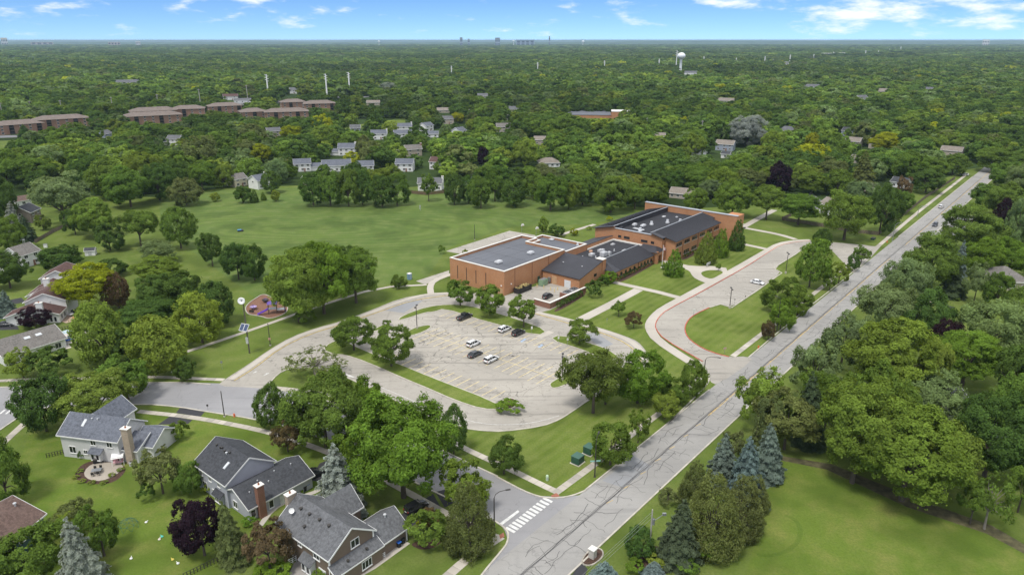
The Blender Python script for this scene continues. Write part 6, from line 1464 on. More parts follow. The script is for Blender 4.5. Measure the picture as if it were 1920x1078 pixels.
# garden things
x, y = G(182, 886); t = thing('patio', 'round edged stone patio behind the pale grey house', 'patio', (x, y, 0)); mb = MB()
pp = chaikin([(a - x, b - y) for a, b in GP([(156, 890), (163, 876), (182, 866), (225, 868), (233, 876), (216, 892), (190, 902), (168, 900)])], 1); mb.prism(pp, -.05, .07); mb.obj('paving', pavement('patio_stone', (.36, .32, .27), (.24, .21, .18), .1, .2), t)
def table_set(px, py, label, m, umb=None):
    x, y = G(px, py); t = thing('garden_table', label, 'table', (x, y, .07), .3)
    mb = MB(); mb.box(-.9, .9, -.55, .55, .7, .75); mb.obj('tabletop', m, t)
    for a in (-.8, .8):
        for b in (-.45, .45): mb = MB(); mb.box(a-.03, a+.03, b-.03, b+.03, 0, .7); mb.obj('leg', M_DKMETAL, t)
    for k, (a, b, r_) in enumerate(((-.5, -1.0, 0), (.5, -1.0, 0), (-.5, 1.0, 3.14), (.5, 1.0, 3.14))):
        c, s = math.cos(.3), math.sin(.3)
        ch = thing('garden_chair', 'dark garden chair at the ' + ('near', 'far')[b > 0] + (' left', ' right')[a > 0] + ' corner of ' + label.split(' on ')[0], 'chair', (x + a*c - b*s, y + a*s + b*c, .07), .3 + r_, 'chairs round ' + label.split(' on ')[0])
        mb = MB(); mb.box(-.24, .24, -.24, .24, .42, .46); mb.obj('seat', M_DKMETAL, ch); mb = MB(); mb.box(-.24, .24, -.26, -.22, .46, .95); mb.obj('backrest', M_DKMETAL, ch)
        for u in (-.2, .2):
            for v in (-.2, .2): mb = MB(); mb.box(u-.02, u+.02, v-.02, v+.02, 0, .42); mb.obj('leg', M_DKMETAL, ch)
table_set(182, 887, 'grey garden table on the stone patio', M_METAL)
x, y = G(183, 868); t = thing('barbecue_grill', 'black covered barbecue on the patio by the bay window', 'barbecue', (x, y, .07), .5); mb = MB(); mb.box(-.7, .7, -.35, .35, .15, .8); mb.obj('cart', M_BLACK, t); mb = MB(); mb.tube((-.68, 0, .82), (.68, 0, .82), .34, .34, 12); mb.obj('lid', M_DKMETAL, t)
x, y = G(223, 870); t = thing('garden_swing', 'pink seated garden swing under a white canopy', 'garden swing', (x, y, .07), .35)
mb = MB(); mb.beam((-1.1, -.6, 1.9), (1.1, -.6, 1.9), .1, .05); i = mb.add([(-1.1, -.9, 1.75), (1.1, -.9, 1.75), (1.1, .7, 2.05), (-1.1, .7, 2.05)]); mb.f.append((i, i+1, i+2, i+3)); mb.m.append(0); mb.obj('canopy', M_TRIM, t)
mb = MB(); mb.box(-.9, .9, -.4, .3, .5, .62); mb.box(-.9, .9, .3, .4, .62, 1.1); mb.obj('seat', mat('pink_cushion', (.6, .35, .38), .8, .1, 2), t)
for a in (-1.05, 1.05): mb = MB(); mb.tube((a, -.8, 0), (a, 0, 1.9), .04, .04, 6); mb.tube((a, .8, 0), (a, 0, 1.9), .04, .04, 6); mb.obj('frame_leg', M_TRIM, t)
x, y = G(247, 872); t = thing('air_conditioner', 'round white air conditioner beside the stone chimney', 'air conditioner', (x, y, 0)); mb = MB(); mb.lathe([(.45, 0), (.45, .8), (.4, .85), (.1, .86)], 16); mb.obj('casing', M_ALU, t); mb = MB(); mb.lathe([(.35, .87), (.3, .9), (0, .9)], 12); mb.obj('fan_guard', M_DKMETAL, t)
x, y = G(241, 988); t = thing('dome_climber', 'green geodesic climbing dome on the back lawn', 'climbing frame', (x, y, 0)); m = mat('green_tube', (.03, .12, .08), .5, .1, 2)
def dp(a, e): return Vector((1.75*math.cos(a)*math.cos(e), 1.75*math.sin(a)*math.cos(e), 1.6*math.sin(e)))
mb = MB()
for lv, (e0, e1) in enumerate(((0, .55), (.55, 1.05), (1.05, 1.57))):
    for k in range(8):
        a0 = k*math.pi/4 + lv*.39; a1 = a0 + math.pi/4
        if e0: mb.tube(dp(a0, e0), dp(a1, e0), .025, .025, 5)
        mb.tube(dp(a0, e0), dp(a0+.39, e1), .025, .025, 5); mb.tube(dp(a1, e0), dp(a0+.39, e1), .025, .025, 5)
mb.obj('bars', m, t)
for px, py, lab, col in ((274, 979, 'white scrap of a toy on the back lawn, nearest the dome', (.7, .7, .7)), (304, 1006, 'turquoise toy on the back lawn', (.1, .5, .4)), (299, 1011, 'pale toy beside the turquoise one', (.65, .6, .5)), (246, 1047, 'white toy low on the back lawn', (.7, .7, .7)), (334, 1056, 'white toy near the bottom edge of the back lawn', (.7, .72, .7)), (324, 1049, 'yellow toy near the bottom edge of the back lawn', (.6, .5, .1))):
    x, y = G(px, py); t = thing('lawn_toy', lab, 'toy', (x, y, 0), random.random()*3); m = mat('toy_' + '_'.join(str(int(c*100)) for c in col), col, .5, .1, 2)
    mb = MB(); mb.lathe([(.2, 0), (.25, .08), (.2, .16), (.0, .2)], 10); mb.obj('base', m, t); mb = MB(); mb.tube((0, 0, .15), (.35, .1, .3), .08, .05, 6); mb.obj('spout', m, t)
# bins
def bin_(px, py, label, m, rz):
    x, y = G(px, py); t = thing('wheelie_bin', label, 'bin', (x, y, 0), rz)
    mb = MB(); i = mb.add([(-.26,-.3,.06),(.26,-.3,.06),(.26,.3,.06),(-.26,.3,.06),(-.33,-.38,1.0),(.33,-.38,1.0),(.33,.38,1.0),(-.33,.38,1.0)])
    for f in ((3,2,1,0),(4,5,6,7),(0,1,5,4),(1,2,6,5),(2,3,7,6),(3,0,4,7)): mb.f.append(tuple(i+k for k in f)); mb.m.append(0)
    mb.obj('body', M_PLASTIC, t); mb = MB(); mb.prism([(-.36,-.42),(.36,-.42),(.36,.4),(-.36,.4)], 1.003, 1.09); mb.obj('lid', m, t)
    for s in (-.25, .25): mb = MB(); mb.tube((s-.03, .34, .12), (s+.03, .34, .12), .12, .12, 10); mb.obj('wheel', M_BLACK, t)
M_BINB = mat('bin_blue', (.03, .13, .5), .45, .08, 2); M_BIND = mat('bin_dark', (.03, .035, .035), .5, .1, 2)
bin_(748, 1025, 'blue lidded bin against the brown house', M_BINB, R(50)); bin_(755, 1018, 'dark lidded bin beside the blue one at the brown house', M_BIND, R(50))
bin_(577, 916, 'blue lidded bin at the lavender grey house', M_BINB, R(50)); bin_(571, 920, 'dark lidded bin at the lavender grey house', M_BIND, R(50))
# ramp rail, deck and fences near the brown house
def rail(px0, py0, px1, py1, label, m, h=1.0, n=8, name='railing', cat='railing', bars=3):
    a, b = Vector((*G(px0, py0), 0)), Vector((*G(px1, py1), 0)); t = thing(name, label, cat, a); b = b - a; n = max(2, n)
    for k in range(n + 1): mb = MB(); q = b * k / n; mb.box(q.x-.05, q.x+.05, q.y-.05, q.y+.05, 0, h); mb.obj('post', m, t)
    for k in range(bars): mb = MB(); z = h * (k + 1) / bars - .04; mb.beam((0, 0, z), (b.x, b.y, z), .05, .07); mb.obj('rail', m, t)
rail(676, 1072, 722, 1044, 'white handrail along the ramp of the brown house', M_TRIM, 1.0, 5)
rail(530, 1066, 562, 1048, 'white wooden railing of the deck behind the brown house', M_TRIM, 1.1, 5)
rail(345, 1084, 432, 1042, 'thin black garden fence across the back lawn', M_DKMETAL, 1.0, 14, 'garden_fence', 'fence', 2)
rail(88, 858, 140, 846, 'thin black garden fence left of the pale grey house', M_DKMETAL, 1.0, 10, 'garden_fence', 'fence', 2)
rail(96, 622, 170, 612, 'thin black fence behind the pool patio', M_DKMETAL, 1.2, 14, 'garden_fence', 'fence', 3)
rail(98, 640, 165, 642, 'thin black fence in front of the pool patio', M_DKMETAL, 1.2, 12, 'garden_fence', 'fence', 3)
walk('gravel edge walk with ramp beside the brown house', [(660, 1084), (700, 1062), (764, 1016)], 1.2, 0)
walk('curved paver path between the lavender grey and the brown house', [(488, 985), (510, 955), (545, 935), (585, 925), (600, 917)], 1.0)
struct(sheet('deck', GP([(536, 1090), (552, 1055), (580, 1045), (600, 1060), (585, 1095)]), .12, pavement('lattice_deck', (.34, .32, .30), (.15, .14, .13), .1, .5)), 'grey deck behind the brown house')
x, y = G(489, 958); t = thing('garden_box', 'pale storage box below the red brick chimney', 'storage box', (x, y, 0), R(50)); mb = MB(); mb.box(-.8, .8, -.4, .4, 0, .6); mb.obj('body', M_KERB, t); mb = MB(); mb.box(-.85, .85, -.45, .45, .603, .7); mb.obj('lid', M_PARA, t)
# dish
x, y = G(546, 952, 8); t = thing('satellite_dish', 'small white satellite dish on the brown house chimney', 'satellite dish', (x, y, 7.5)); mb = MB(); mb.lathe([(0, 0), (.25, .04), (.45, .14), (.45, .16), (.25, .06), (0, .02)], 14); o = mb.obj('dish', M_TRIM, t); o.rotation_euler = (R(60), 0, R(20)); mb = MB(); mb.tube((0, 0, -.6), (0, 0, 0), .04, .04, 6); mb.obj('mount', M_METAL, t)
# pool patio
pt_ = struct(sheet('pool_patio', GP([(100, 628), (112, 622), (168, 621), (170, 640), (128, 644), (134, 652), (118, 656), (98, 642)]), .06, pavement('pool_paving', (.55, .50, .44), (.42, .38, .33), .05, .1)), 'pale paved pool patio behind the low white house')
sheet('pool_water', GP([(97, 631), (100, 625), (109, 626), (105, 632)]), .07, mat('pool_blue', (.03, .22, .50), .1, .1, 1, spec=.6), pt_)
for px, py, lab, m in ((128, 635, 'pale blue parasol covered table on the pool patio', mat('pale_blue_cloth', (.4, .5, .55), .8, .1, 2)), (129, 640, 'deep blue lounger on the pool patio', M_BINB), (111, 642, 'purple grey lounge chair at the near edge of the pool patio', M_LILAC), (121, 647, 'grey lounge chair on the near corner of the pool patio', M_METAL)):
    x, y = G(px, py); t = thing('patio_lounger' if 'lounge' in lab else 'patio_table', lab, 'lounger' if 'lounge' in lab else 'table', (x, y, .06), .3)
    mb = MB(); mb.box(-.9, .9, -.5, .5, .4, .5); mb.obj('top', m, t); mb = MB(); [mb.box(a-.04, a+.04, b-.04, b+.04, 0, .4) for a in (-.8, .8) for b in (-.4, .4)]; mb.obj('legs', M_DKMETAL, t)
    if 'lounge' in lab: mb = MB(); mb.beam((.9, 0, .5), (1.3, 0, 1.0), 1.0, .08); mb.obj('backrest', m, t)
    else: mb = MB(); mb.lathe([(1.6, 2.0), (.8, 2.35), (0, 2.5)], 10); mb.tube((0, 0, .5), (0, 0, 2.4), .04, .04, 6); mb.obj('parasol', m, t)
x, y = G(163, 637); t = thing('grill_cover', 'dark covered grill at the right end of the pool patio', 'barbecue', (x, y, .06), .4); mb = MB(); mb.box(-.9, .9, -.5, .5, 0, 1.0); mb.obj('cover', M_BLACK, t); mb = MB(); mb.box(-.7, .7, -.4, .4, 1.003, 1.2); mb.obj('lid', mat('dark_teal', (.02, .07, .09), .5, .1, 2), t)
struct(sheet('terrace', GP([(112, 602), (128, 590), (148, 592), (146, 600), (124, 606)]), .06, pavement('terrace_brick', (.48, .36, .28), (.35, .26, .2), .05, .1)), 'tan terrace behind the white house')
for px, py, lab, m in ((134, 593, 'pale round table on the tan terrace', M_ALU), (142, 599, 'orange fire bowl on the tan terrace', mat('orange_bowl', (.5, .25, .06), .6, .1, 2)), (138, 586, 'dark lounge set at the back of the tan terrace', M_BLACK)):
    x, y = G(px, py); t = thing('terrace_table', lab, 'garden furniture', (x, y, .06)); mb = MB(); mb.lathe([(.8, .6), (.8, .7), (0, .71)], 14); mb.obj('top', m, t); mb = MB(); mb.lathe([(.4, 0), (.1, .1), (.1, .6)], 10); mb.obj('base', M_DKMETAL, t)
# sheds and pergola on the field edge
x, y = G(171, 478); t = thing('garden_shed', 'white garden shed with dark roof on the grass', 'shed', (x, y, 0), R(15)); gable(t, -1.8, 1.8, -1.3, 1.3, 2.0, 2.9, 'x', S_WHITE, R_DARK, ov=.2); door(t, (0, -1.33, 0), (0, -1), 1.1, 1.8, M_ALU)
x, y = G(86, 464); t = thing('white_bin_shed', 'tiny white cabinet on the grass near the pergola', 'shed', (x, y, 0), R(15)); mb = MB(); mb.box(-.6, .6, -.5, .5, 0, 1.3); mb.obj('cabin', M_TRIM, t); mb = MB(); mb.box(-.65, .65, -.55, .55, 1.303, 1.45); mb.obj('roof', M_METAL, t)
x, y = G(42, 464); t = thing('garden_arch', 'white garden arch at the left field edge', 'pergola', (x, y, 0), R(15)); [(lambda mb: (mb.box(a-.08, a+.08, b-.08, b+.08, 0, 3.0), mb.obj('post', M_TRIM, t)))(MB()) for a in (-.9, .9) for b in (-.7, .7)]; mb = MB(); mb.box(-1.2, 1.2, -.9, .9, 3.003, 3.15); mb.obj('top', M_TRIM, t)
def board_fence(pts, label, m, h=1.8):
    p = GP(pts); o = Vector((*p[0], 0)); t = thing('wooden_fence', label, 'fence', o)
    mb = MB()
    for a, b in zip(p, p[1:]):
        L0 = math.dist(a, b); n = max(1, int(L0 / .6)); d_ = Vector(((b[0]-a[0])/L0, (b[1]-a[1])/L0, 0))
        for k in range(n):
            q = Vector((*a, 0)) - o + d_ * (k * L0 / n); mb.beam(q + d_*.03 + Vector((0,0,h/2)), q + d_*(L0/n-.05) + Vector((0,0,h/2+random.uniform(-.03,.03))), .04, h)
    mb.obj('boards', m, t)['kind'] = 'stuff'
    for a in p: mb = MB(); q = Vector((*a, 0)) - o; mb.box(q.x-.09, q.x+.09, q.y-.09, q.y+.09, 0, h+.12); mb.obj('post', m, t)
M_FENCE = mat('weathered_fence', (.17, .135, .105), .9, .25, 1.5); M_FENCEB = mat('brown_fence', (.14, .085, .06), .9, .25, 1.5)
board_fence([(760, 362), (800, 366), (836, 362)], 'brown board fence behind the field trees', M_FENCEB)
board_fence([(66, 456), (100, 436), (127, 424)], 'grey board fence at the left end of the field', M_FENCE, 1.5)
board_fence([(1530, 385), (1466, 413), (1540, 425), (1600, 436), (1646, 441), (1690, 408), (1735, 372), (1790, 336)], 'weathered board fence behind the bus loop along the main road walk', M_FENCE, 1.6)
x, y = G(1637, 449); t = thing('grass_mat', 'dark green utility box by the far fence corner', 'utility box', (x, y, 0), ANG); t.name = 'utility_box'; mb = MB(); mb.box(-1.4, 1.4, -.7, .7, 0, .7); mb.obj('cabinet', M_GREEN, t); mb = MB(); mb.box(-1.45, 1.45, -.75, .75, .703, .78); mb.obj('lid', M_DKMETAL, t)
x, y = G(1394, 428); t = thing('white_post_lamp', 'small white post at the path by the school end wall', 'post', (x, y, 0)); mb = MB(); mb.tube((0, 0, 0), (0, 0, 1.6), .12, .1, 8); mb.obj('post', M_TRIM, t); mb = MB(); mb.lathe([(.2, 1.6), (.28, 1.9), (0, 2.0)], 10); mb.obj('cap', M_TRIM, t)
# ================================================================== trees
def unit(v):
    return v / np.maximum(1e-9, np.linalg.norm(v, axis=-1, keepdims=True))
def leaf_mesh(name, pos, nrm, size, tone, m, aspect=.66):
    n = len(pos)
    r = RNG.normal(size=(n, 3)); t = unit(np.cross(nrm, r)); b = np.cross(nrm, t)
    s = (size * RNG.uniform(.45, 1.4, n))[:, None]
    v = np.stack([pos - t*s*.5 - b*s*.5*aspect, pos + t*s*.5 - b*s*.32*aspect, pos + t*s*.5 + b*s*.5*aspect, pos - t*s*.5 + b*s*.32*aspect], 1).reshape(-1, 3)
    me = bpy.data.meshes.new(name)
    me.vertices.add(4*n); me.vertices.foreach_set('co', v.astype(np.float32).ravel())
    me.loops.add(4*n); me.loops.foreach_set('vertex_index', np.arange(4*n, dtype=np.int32))
    me.polygons.add(n); me.polygons.foreach_set('loop_start', np.arange(0, 4*n, 4, dtype=np.int32)); me.polygons.foreach_set('loop_total', np.full(n, 4, np.int32))
    me.materials.append(m)
    at = me.attributes.new('tone', 'FLOAT', 'FACE'); at.data.foreach_set('value', tone.astype(np.float32))
    me.update(); me.validate(); return me
def sphere_dirs(n):
    return unit(RNG.normal(size=(n, 3)))
def clumps_for(kind, N_):
    """clump centres, radii in a unit crown (diameter 1, height 1)"""
    k = np.arange(N_) + .5; ph = np.arccos(1 - 2*k/N_); th = math.pi * (1 + 5**.5) * k + RNG.uniform(0, 6)
    d = np.stack([np.cos(th)*np.sin(ph), np.sin(th)*np.sin(ph), np.cos(ph)], 1); d = unit(d + RNG.normal(size=d.shape)*.16)
    if kind == 'round':
        d = d[d[:, 2] > -.86]; f = RNG.uniform(.48, .90, len(d))[:, None]
        c = np.array([0, 0, .52]) + d * np.array([.5, .5, .48]) * f; r = RNG.uniform(.11, .24, len(d)) * (20 / N_)**.4; fl = .88
    elif kind == 'oval':
        d = d[d[:, 2] > -.93]; f = RNG.uniform(.7, .86, len(d))[:, None]
        c = np.array([0, 0, .53]) + d * np.array([.5, .5, .47]) * f; c[:, :2] *= (1.12 - .55*np.clip(c[:, 2:3]-.35, 0, 1)); r = RNG.uniform(.12, .18, len(d)); fl = .85
    elif kind == 'wide':
        d = d[d[:, 2] > -.8]; f = RNG.uniform(.48, .88, len(d))[:, None]
        c = np.array([0, 0, .54]) + d * np.array([.5, .5, .45]) * f; r = RNG.uniform(.13, .21, len(d)) * (30 / N_)**.4; fl = .68
    elif kind == 'loose':
        d = d[d[:, 2] > -.7]; f = RNG.uniform(.4, .92, len(d))[:, None]
        c = np.array([0, 0, .55]) + d * np.array([.5, .5, .44]) * f; r = RNG.uniform(.11, .18, len(d)); fl = .8
    elif kind == 'cone':
        z = .07 + .88 * ((k + RNG.uniform(-.4, .4, N_)) / N_)**1.25; rad = .52 * np.clip(1.08 - z, 0, 1)**.75 * np.clip((z+.05)/.2, .35, 1); a = th
        c = np.stack([np.cos(a)*rad*.8, np.sin(a)*rad*.8, z], 1); r = .065 + .11*np.clip(1-z, .1, 1); fl = .95
    elif kind == 'bush':
        d = d[d[:, 2] > -.35]; f = RNG.uniform(.66, .85, len(d))[:, None]
        c = np.array([0, 0, .42]) + d * np.array([.5, .5, .55]) * f; r = RNG.uniform(.13, .2, len(d)); fl = .85
    return c, r * np.ones(len(c)), fl
def broad_crown(name, kind, ncl, nleaf, lsize, m, jit=.5, sub=7):
    """lobes carried on the limbs, each lobe made of smaller leaf clumps"""
    L_, lr, fl = clumps_for(kind, ncl)
    ctr = np.array([0, 0, .46 if kind != 'bush' else .25])
    c, r, ti = [], [], []
    for k in range(len(L_)):
        o = unit((L_[k] - ctr)[None])[0]; d = sphere_dirs(sub * 3); d = d[(d @ o) > -.35][:sub]
        c.append(L_[k] + d * lr[k] * RNG.uniform(.55, .95, (len(d), 1)) * np.array([1, 1, fl])); r.append(lr[k] * RNG.uniform(.34, .58, len(d))); ti += [k] * len(d)
    c = np.concatenate(c); r = np.concatenate(r); ti = np.array(ti); lt = RNG.uniform(.84, 1.16, len(L_))
    p = r**2 / (r**2).sum(); idx = RNG.choice(len(c), nleaf, p=p)
    d = sphere_dirs(nleaf); o = unit(c[idx] - ctr)
    flip = (d*o).sum(1) < -.3; d[flip] *= -1
    rr = r[idx] * RNG.uniform(.6, 1.12, nleaf); stray = RNG.random(nleaf) < .07; rr[stray] *= 1.45
    pos = c[idx] + d * rr[:, None] * np.array([1, 1, max(fl, .7)])
    pos[:, 2] = np.clip(pos[:, 2], .02, 1.03)
    nrm = unit(d*.85 + o*.45 + np.array([0, 0, .4]) + RNG.normal(size=d.shape) * jit)
    ct = RNG.uniform(.84, 1.16, len(c)); tone = ct[idx] * lt[ti[idx]] * RNG.uniform(.78, 1.22, nleaf)
    return leaf_mesh(name, pos, nrm, lsize, tone, m), L_
def spruce_crown(name, nleaf, lsize, m, slim=1.0, levels=17, droop=.22):
    P_, Nn, T_ = [], [], []
    for lv in range(levels):
        z = .06 + .93 * (lv / (levels - 1)); rad = .5 * slim * (1 - z)**.68 + .015; nb = max(4, int(15 * (1 - z) + 4)); a0 = RNG.uniform(0, 6)
        for b in range(nb):
            a = a0 + 2*math.pi*b/nb + RNG.uniform(-.2, .2); Rr = rad * RNG.uniform(.66, 1.16); n = max(3, int(nleaf * (Rr**1.35) / 9.0)); zz = z + RNG.uniform(-.02, .02)
            s = RNG.uniform(.15, 1, n)**.75; wd = .07 * Rr / .5 * 1.6
            lat = RNG.normal(size=n) * wd * (1.15 - s) * 1.2
            x = np.cos(a)*Rr*s - np.sin(a)*lat; y = np.sin(a)*Rr*s + np.cos(a)*lat
            h = zz + .03 - droop*Rr*s**1.3 - np.abs(lat)*.35 + RNG.normal(size=n)*.006
            P_.append(np.stack([x, y, h], 1)); Nn.append(np.stack([np.cos(a)*.5 + RNG.normal(size=n)*.45, np.sin(a)*.5 + RNG.normal(size=n)*.45, np.full(n, .8)], 1)); T_.append(RNG.uniform(.8, 1.2) * RNG.uniform(.8, 1.2, n) * (.85 + .3*s))
    pos = np.concatenate(P_); nrm = unit(np.concatenate(Nn)); tone = np.concatenate(T_)
    pos[:, 2] = np.clip(pos[:, 2], .01, 1.02)
    return leaf_mesh(name, pos, nrm, lsize, tone, m, .42)
def trunk_mesh(name, cl, m, split=.34, r0=.024, lean=0.0, tips=True, n=9, fork=None):
    mb = MB(); top = Vector((lean, 0, split))
    mb.tube((0, 0, -.02), (lean*.4, 0, split*.5), r0*1.25, r0, 8, caps=False); mb.tube((lean*.4, 0, split*.5), top, r0, r0*.8, 8)
    idx = RNG.choice(len(cl), min(n, len(cl)), replace=False)
    for k in idx:
        c = Vector(cl[k]); mid = top.lerp(c, .45) + Vector((0, 0, .05)); mb.tube(top, mid, r0*.55, r0*.3, 6, caps=False); mb.tube(mid, c, r0*.3, r0*.08, 5)
    mb.tube(top, (lean, 0, split + .35), r0*.7, r0*.2, 6)
    return mb.mesh(name, m)
PROTO = {}
def protos():
    spec = {'round': (22, 16000, .031, 5), 'oval': (48, 13000, .033, 3), 'wide': (30, 12500, .033, 3), 'loose': (24, 8500, .033, 3), 'cone': (60, 11000, .034, 2), 'bush': (18, 5000, .048, 2),
            'round_big': (54, 44000, .0195, 3), 'wide_big': (60, 38000, .0195, 2), 'loose_big': (44, 22000, .022, 2)}
    for k, (ncl, nl, ls, nv) in spec.items():
        PROTO[k] = []
        for v in range(nv):
            me, c = broad_crown('crown_leaves', k.split('_')[0], ncl, nl, ls, M_LEAF, sub=9 if 'big' in k else 7)
            tr = trunk_mesh('trunk', c, M_BARK, .28 if k != 'cone' else .14)
            PROTO[k].append((me, tr))
    PROTO['spruce'] = []; PROTO['slim'] = []
    st = MB(); st.tube((0, 0, -.02), (0, 0, .98), .022, .003, 8); stem = st.mesh('trunk', M_BARK)
    for v in range(2): PROTO['spruce'].append((spruce_crown('crown_needles', 13000, .036, M_LEAF, 1.0, 15, .3), stem))
    PROTO['slim'].append((spruce_crown('crown_needles', 13000, .036, M_LEAF, 1.0, 16, .2), stem))
    PROTO['pine'] = []
    for v in range(2):
        me, c = broad_crown('crown_needles', 'cone', 64, 26000, .021, M_LEAF, .9, 9); PROTO['pine'].append((me, trunk_mesh('trunk', c, M_BARK, .3)))
    # sparse crown with its grey limbs showing
    PROTO['bare'] = []
    for v in range(2):
        c, r, fl = clumps_for('loose', 26)
        me, _ = broad_crown('crown_leaves', 'loose', 22, 900, .05, M_LEAF)
        PROTO['bare'].append((me, trunk_mesh('trunk', c, M_PALEBARK, .3, .03, .04, n=20)))
protos()
PAL = {'G': (.138, .216, .040), 'D': (.094, .160, .037), 'L': (.225, .292, .052), 'Y': (.310, .345, .024), 'P': (.034, .019, .027), 'S': (.29, .32, .28), 'B': (.185, .245, .225),
       'O': (.152, .186, .066), 'R': (.150, .112, .058), 'K': (.098, .135, .072), 'E': (.148, .246, .032), 'F': (.178, .252, .046), 'W': (.178, .250, .098)}
def tree_fit(bx, by, ty, d, lift):
    """height and ground point of a crown whose outline runs from ty down to by (or whose trunk stands at by when lifted)"""
    x, y = G(bx, by); dep = P(x, y, 0)[2]; th = math.atan2(CAMH, math.hypot(x, y)); r = d / 2; c_, s_ = math.cos(th), math.sin(th)
    M_ = (by - ty) * dep / FPX; lo, hi = .45*d, 2.4*d
    def ext(h): a = .48*h*(1-lift); return (lift + .52*(1-lift))*h*c_, math.sqrt((a*c_)**2 + (r*s_)**2)
    for _ in range(30):
        h = (lo + hi) / 2; m, e = ext(h)
        tot = m + e if lift else 2 * e
        if tot < M_: lo = h
        else: hi = h
    m, e = ext(lo)
    if lift: return x, y, lo
    return (*G(bx, by - .85 * max(0, e - m) * FPX / dep), lo)
HT = []                                  # hand placed trees: x, y, crown radius (for the filler)
rt = random.Random(21)
NAMES = {'round': 'broadleaf_tree', 'oval': 'broadleaf_tree', 'wide': 'spreading_tree', 'loose': 'broadleaf_tree', 'cone': 'upright_tree', 'spruce': 'spruce_tree', 'slim': 'spruce_tree', 'pine': 'pine_tree', 'bare': 'sparse_tree', 'bush': 'shrub'}
CATS = {'bush': 'shrub'}
def put_tree(x, y, d, h, kind, ck, label, group=None, rz=None, lift=0.0):
    if d > 12.5 and kind + '_big' in PROTO: me, tr = rt.choice(PROTO[kind + '_big'])
    else: me, tr = rt.choice(PROTO[kind])
    col = PAL[ck] if isinstance(ck, str) else ck
    j = rt.uniform(.9, 1.1); col = (col[0]*j*rt.uniform(.94, 1.06), col[1]*j, col[2]*j*rt.uniform(.9, 1.1), 1)
    rz = rt.uniform(0, 6.28) if rz is None else rz; asp = rt.uniform(.92, 1.08)
    if kind == 'bush':
        o = link('shrub', me, None, (x, y, 0), rz); o.scale = (d*asp, d/asp, h); o.color = col; tag(o, label, 'shrub', group); return o
    t = thing(NAMES[kind], label, 'tree', (x, y, 0), rz, group)
    c = link('crown', me, t, (0, 0, h*lift)); c.rotation_euler = (rt.uniform(-.07, .07), rt.uniform(-.07, .07), 0); c.scale = (d*asp, d/asp, h*(1-lift)); c.color = col
    k = link('trunk', tr, t); k.scale = (d*asp, d/asp, h*(1 - lift*.15))
    return t
LIFT = {(1690, 938): 0.12, (1597, 905): 0.10, (1768, 925): 0.10, (1112, 774): 0.12, (1803, 725): 0.18, (982, 614): 0.16, (919, 591): 0.13, (863, 574): 0.13, (664, 657): 0.10, (734, 687): 0.08, (1086, 645): 0.10, (757, 940): 0.0, (945, 888): 0.06, (1517, 538): 0.07,
        (265, 462): 0.13, (340, 466): 0.07, (399, 499): 0.12, (448, 524): 0.04, (172, 584): 0.13, (124, 424): 0.18, (1436, 412): 0.13, (1496, 422): 0.13, (1246, 785): 0.07, (1298, 742): 0.03, (804, 378): 0.07, (1845, 991): 0.03, (1818, 982): 0.12, (592, 702): 0.03, (1160, 593): 0.11, (1188, 615): 0.12, (1470, 842): 0.15}
def T(bx, by, ty, w, kind, ck, label, group=None):
    x, y = G(bx, by); dep = P(x, y, 0)[2]; d = w * dep / FPX; l = LIFT.get((bx, by), 0.0)
    if kind in ('spruce', 'slim', 'cone', 'pine'):
        h = min(Ht(bx, by, ty), 3.4 * d)
        if kind == 'pine': h = min(h, 1.45 * d)
        elif kind != 'cone': d *= 1.2 if kind == 'spruce' else 1.5
    else: x, y, h = tree_fit(bx, by, ty, d, l)
    HT.append((x, y, d / 2)); return put_tree(x, y, d, h, kind, ck, label, group, None, l)
# --- bottom right, by the smooth lawn
T(1597, 905, 706, 158, 'round', 'F', 'tall yellow green tree at the left end of the clump above the smooth lawn')
T(1690, 938, 758, 190, 'round', 'F', 'broad yellow green tree in the middle of the clump above the smooth lawn')
T(1768, 925, 792, 110, 'round', 'F', 'yellow green tree at the right end of the clump above the smooth lawn')
T(1640, 862, 690, 130, 'round', 'G', 'tall green tree behind the clump above the smooth lawn')
T(1740, 800, 692, 130, 'loose', 'W', 'pale willowy tree behind the clump above the smooth lawn')
T(1845, 893, 724, 140, 'round', 'D', 'dark green maple like tree in front of the hidden grey house')
T(1845, 991, 880, 74, 'bare', 'G', 'leaning nearly bare pale tree at the right edge of the lawn')
T(1818, 982, 896, 58, 'loose', 'G', 'slim young tree beside the leaning bare tree')
T(1908, 960, 872, 62, 'loose', 'G', 'light green tree at the right edge beside the leaning bare tree')
T(1878, 830, 700, 80, 'round', 'G', 'green tree behind the dark maple like tree')
T(1925, 850, 725, 70, 'wide', 'G', 'green tree cut by the right edge above the dark roofed house')
T(1890, 770, 648, 80, 'round', 'D', 'dark dense tree at the right edge above the maple')
T(1803, 725, 615, 128, 'wide', 'E', 'bright spreading tree with a clear trunk on the right lawn')
T(1760, 690, 600, 62, 'oval', 'P', 'dark purple tree between the pale and the yellow green crowns')
T(1856, 665, 553, 128, 'loose', 'W', 'large pale grey green tree right of the purple one')
T(1660, 755, 602, 165, 'round', 'F', 'large yellow green tree in the middle of the right hand woods')
T(1735, 745, 640, 60, 'round', 'L', 'yellowish tree on the right flank of the large yellow green tree')
T(1575, 695, 588, 90, 'loose', 'W', 'light green airy tree overhanging the main road')
T(1520, 745, 640, 88, 'loose', 'W', 'pale airy tree at the road edge opposite the bus loop')
T(1545, 800, 690, 100, 'round', 'G', 'green tree behind the pale airy roadside tree')
T(1655, 628, 524, 110, 'loose', 'W', 'soft pale green tree leaning to the main road')
T(1690, 585, 482, 92, 'loose', 'W', 'pale green tree above the soft leaning one')
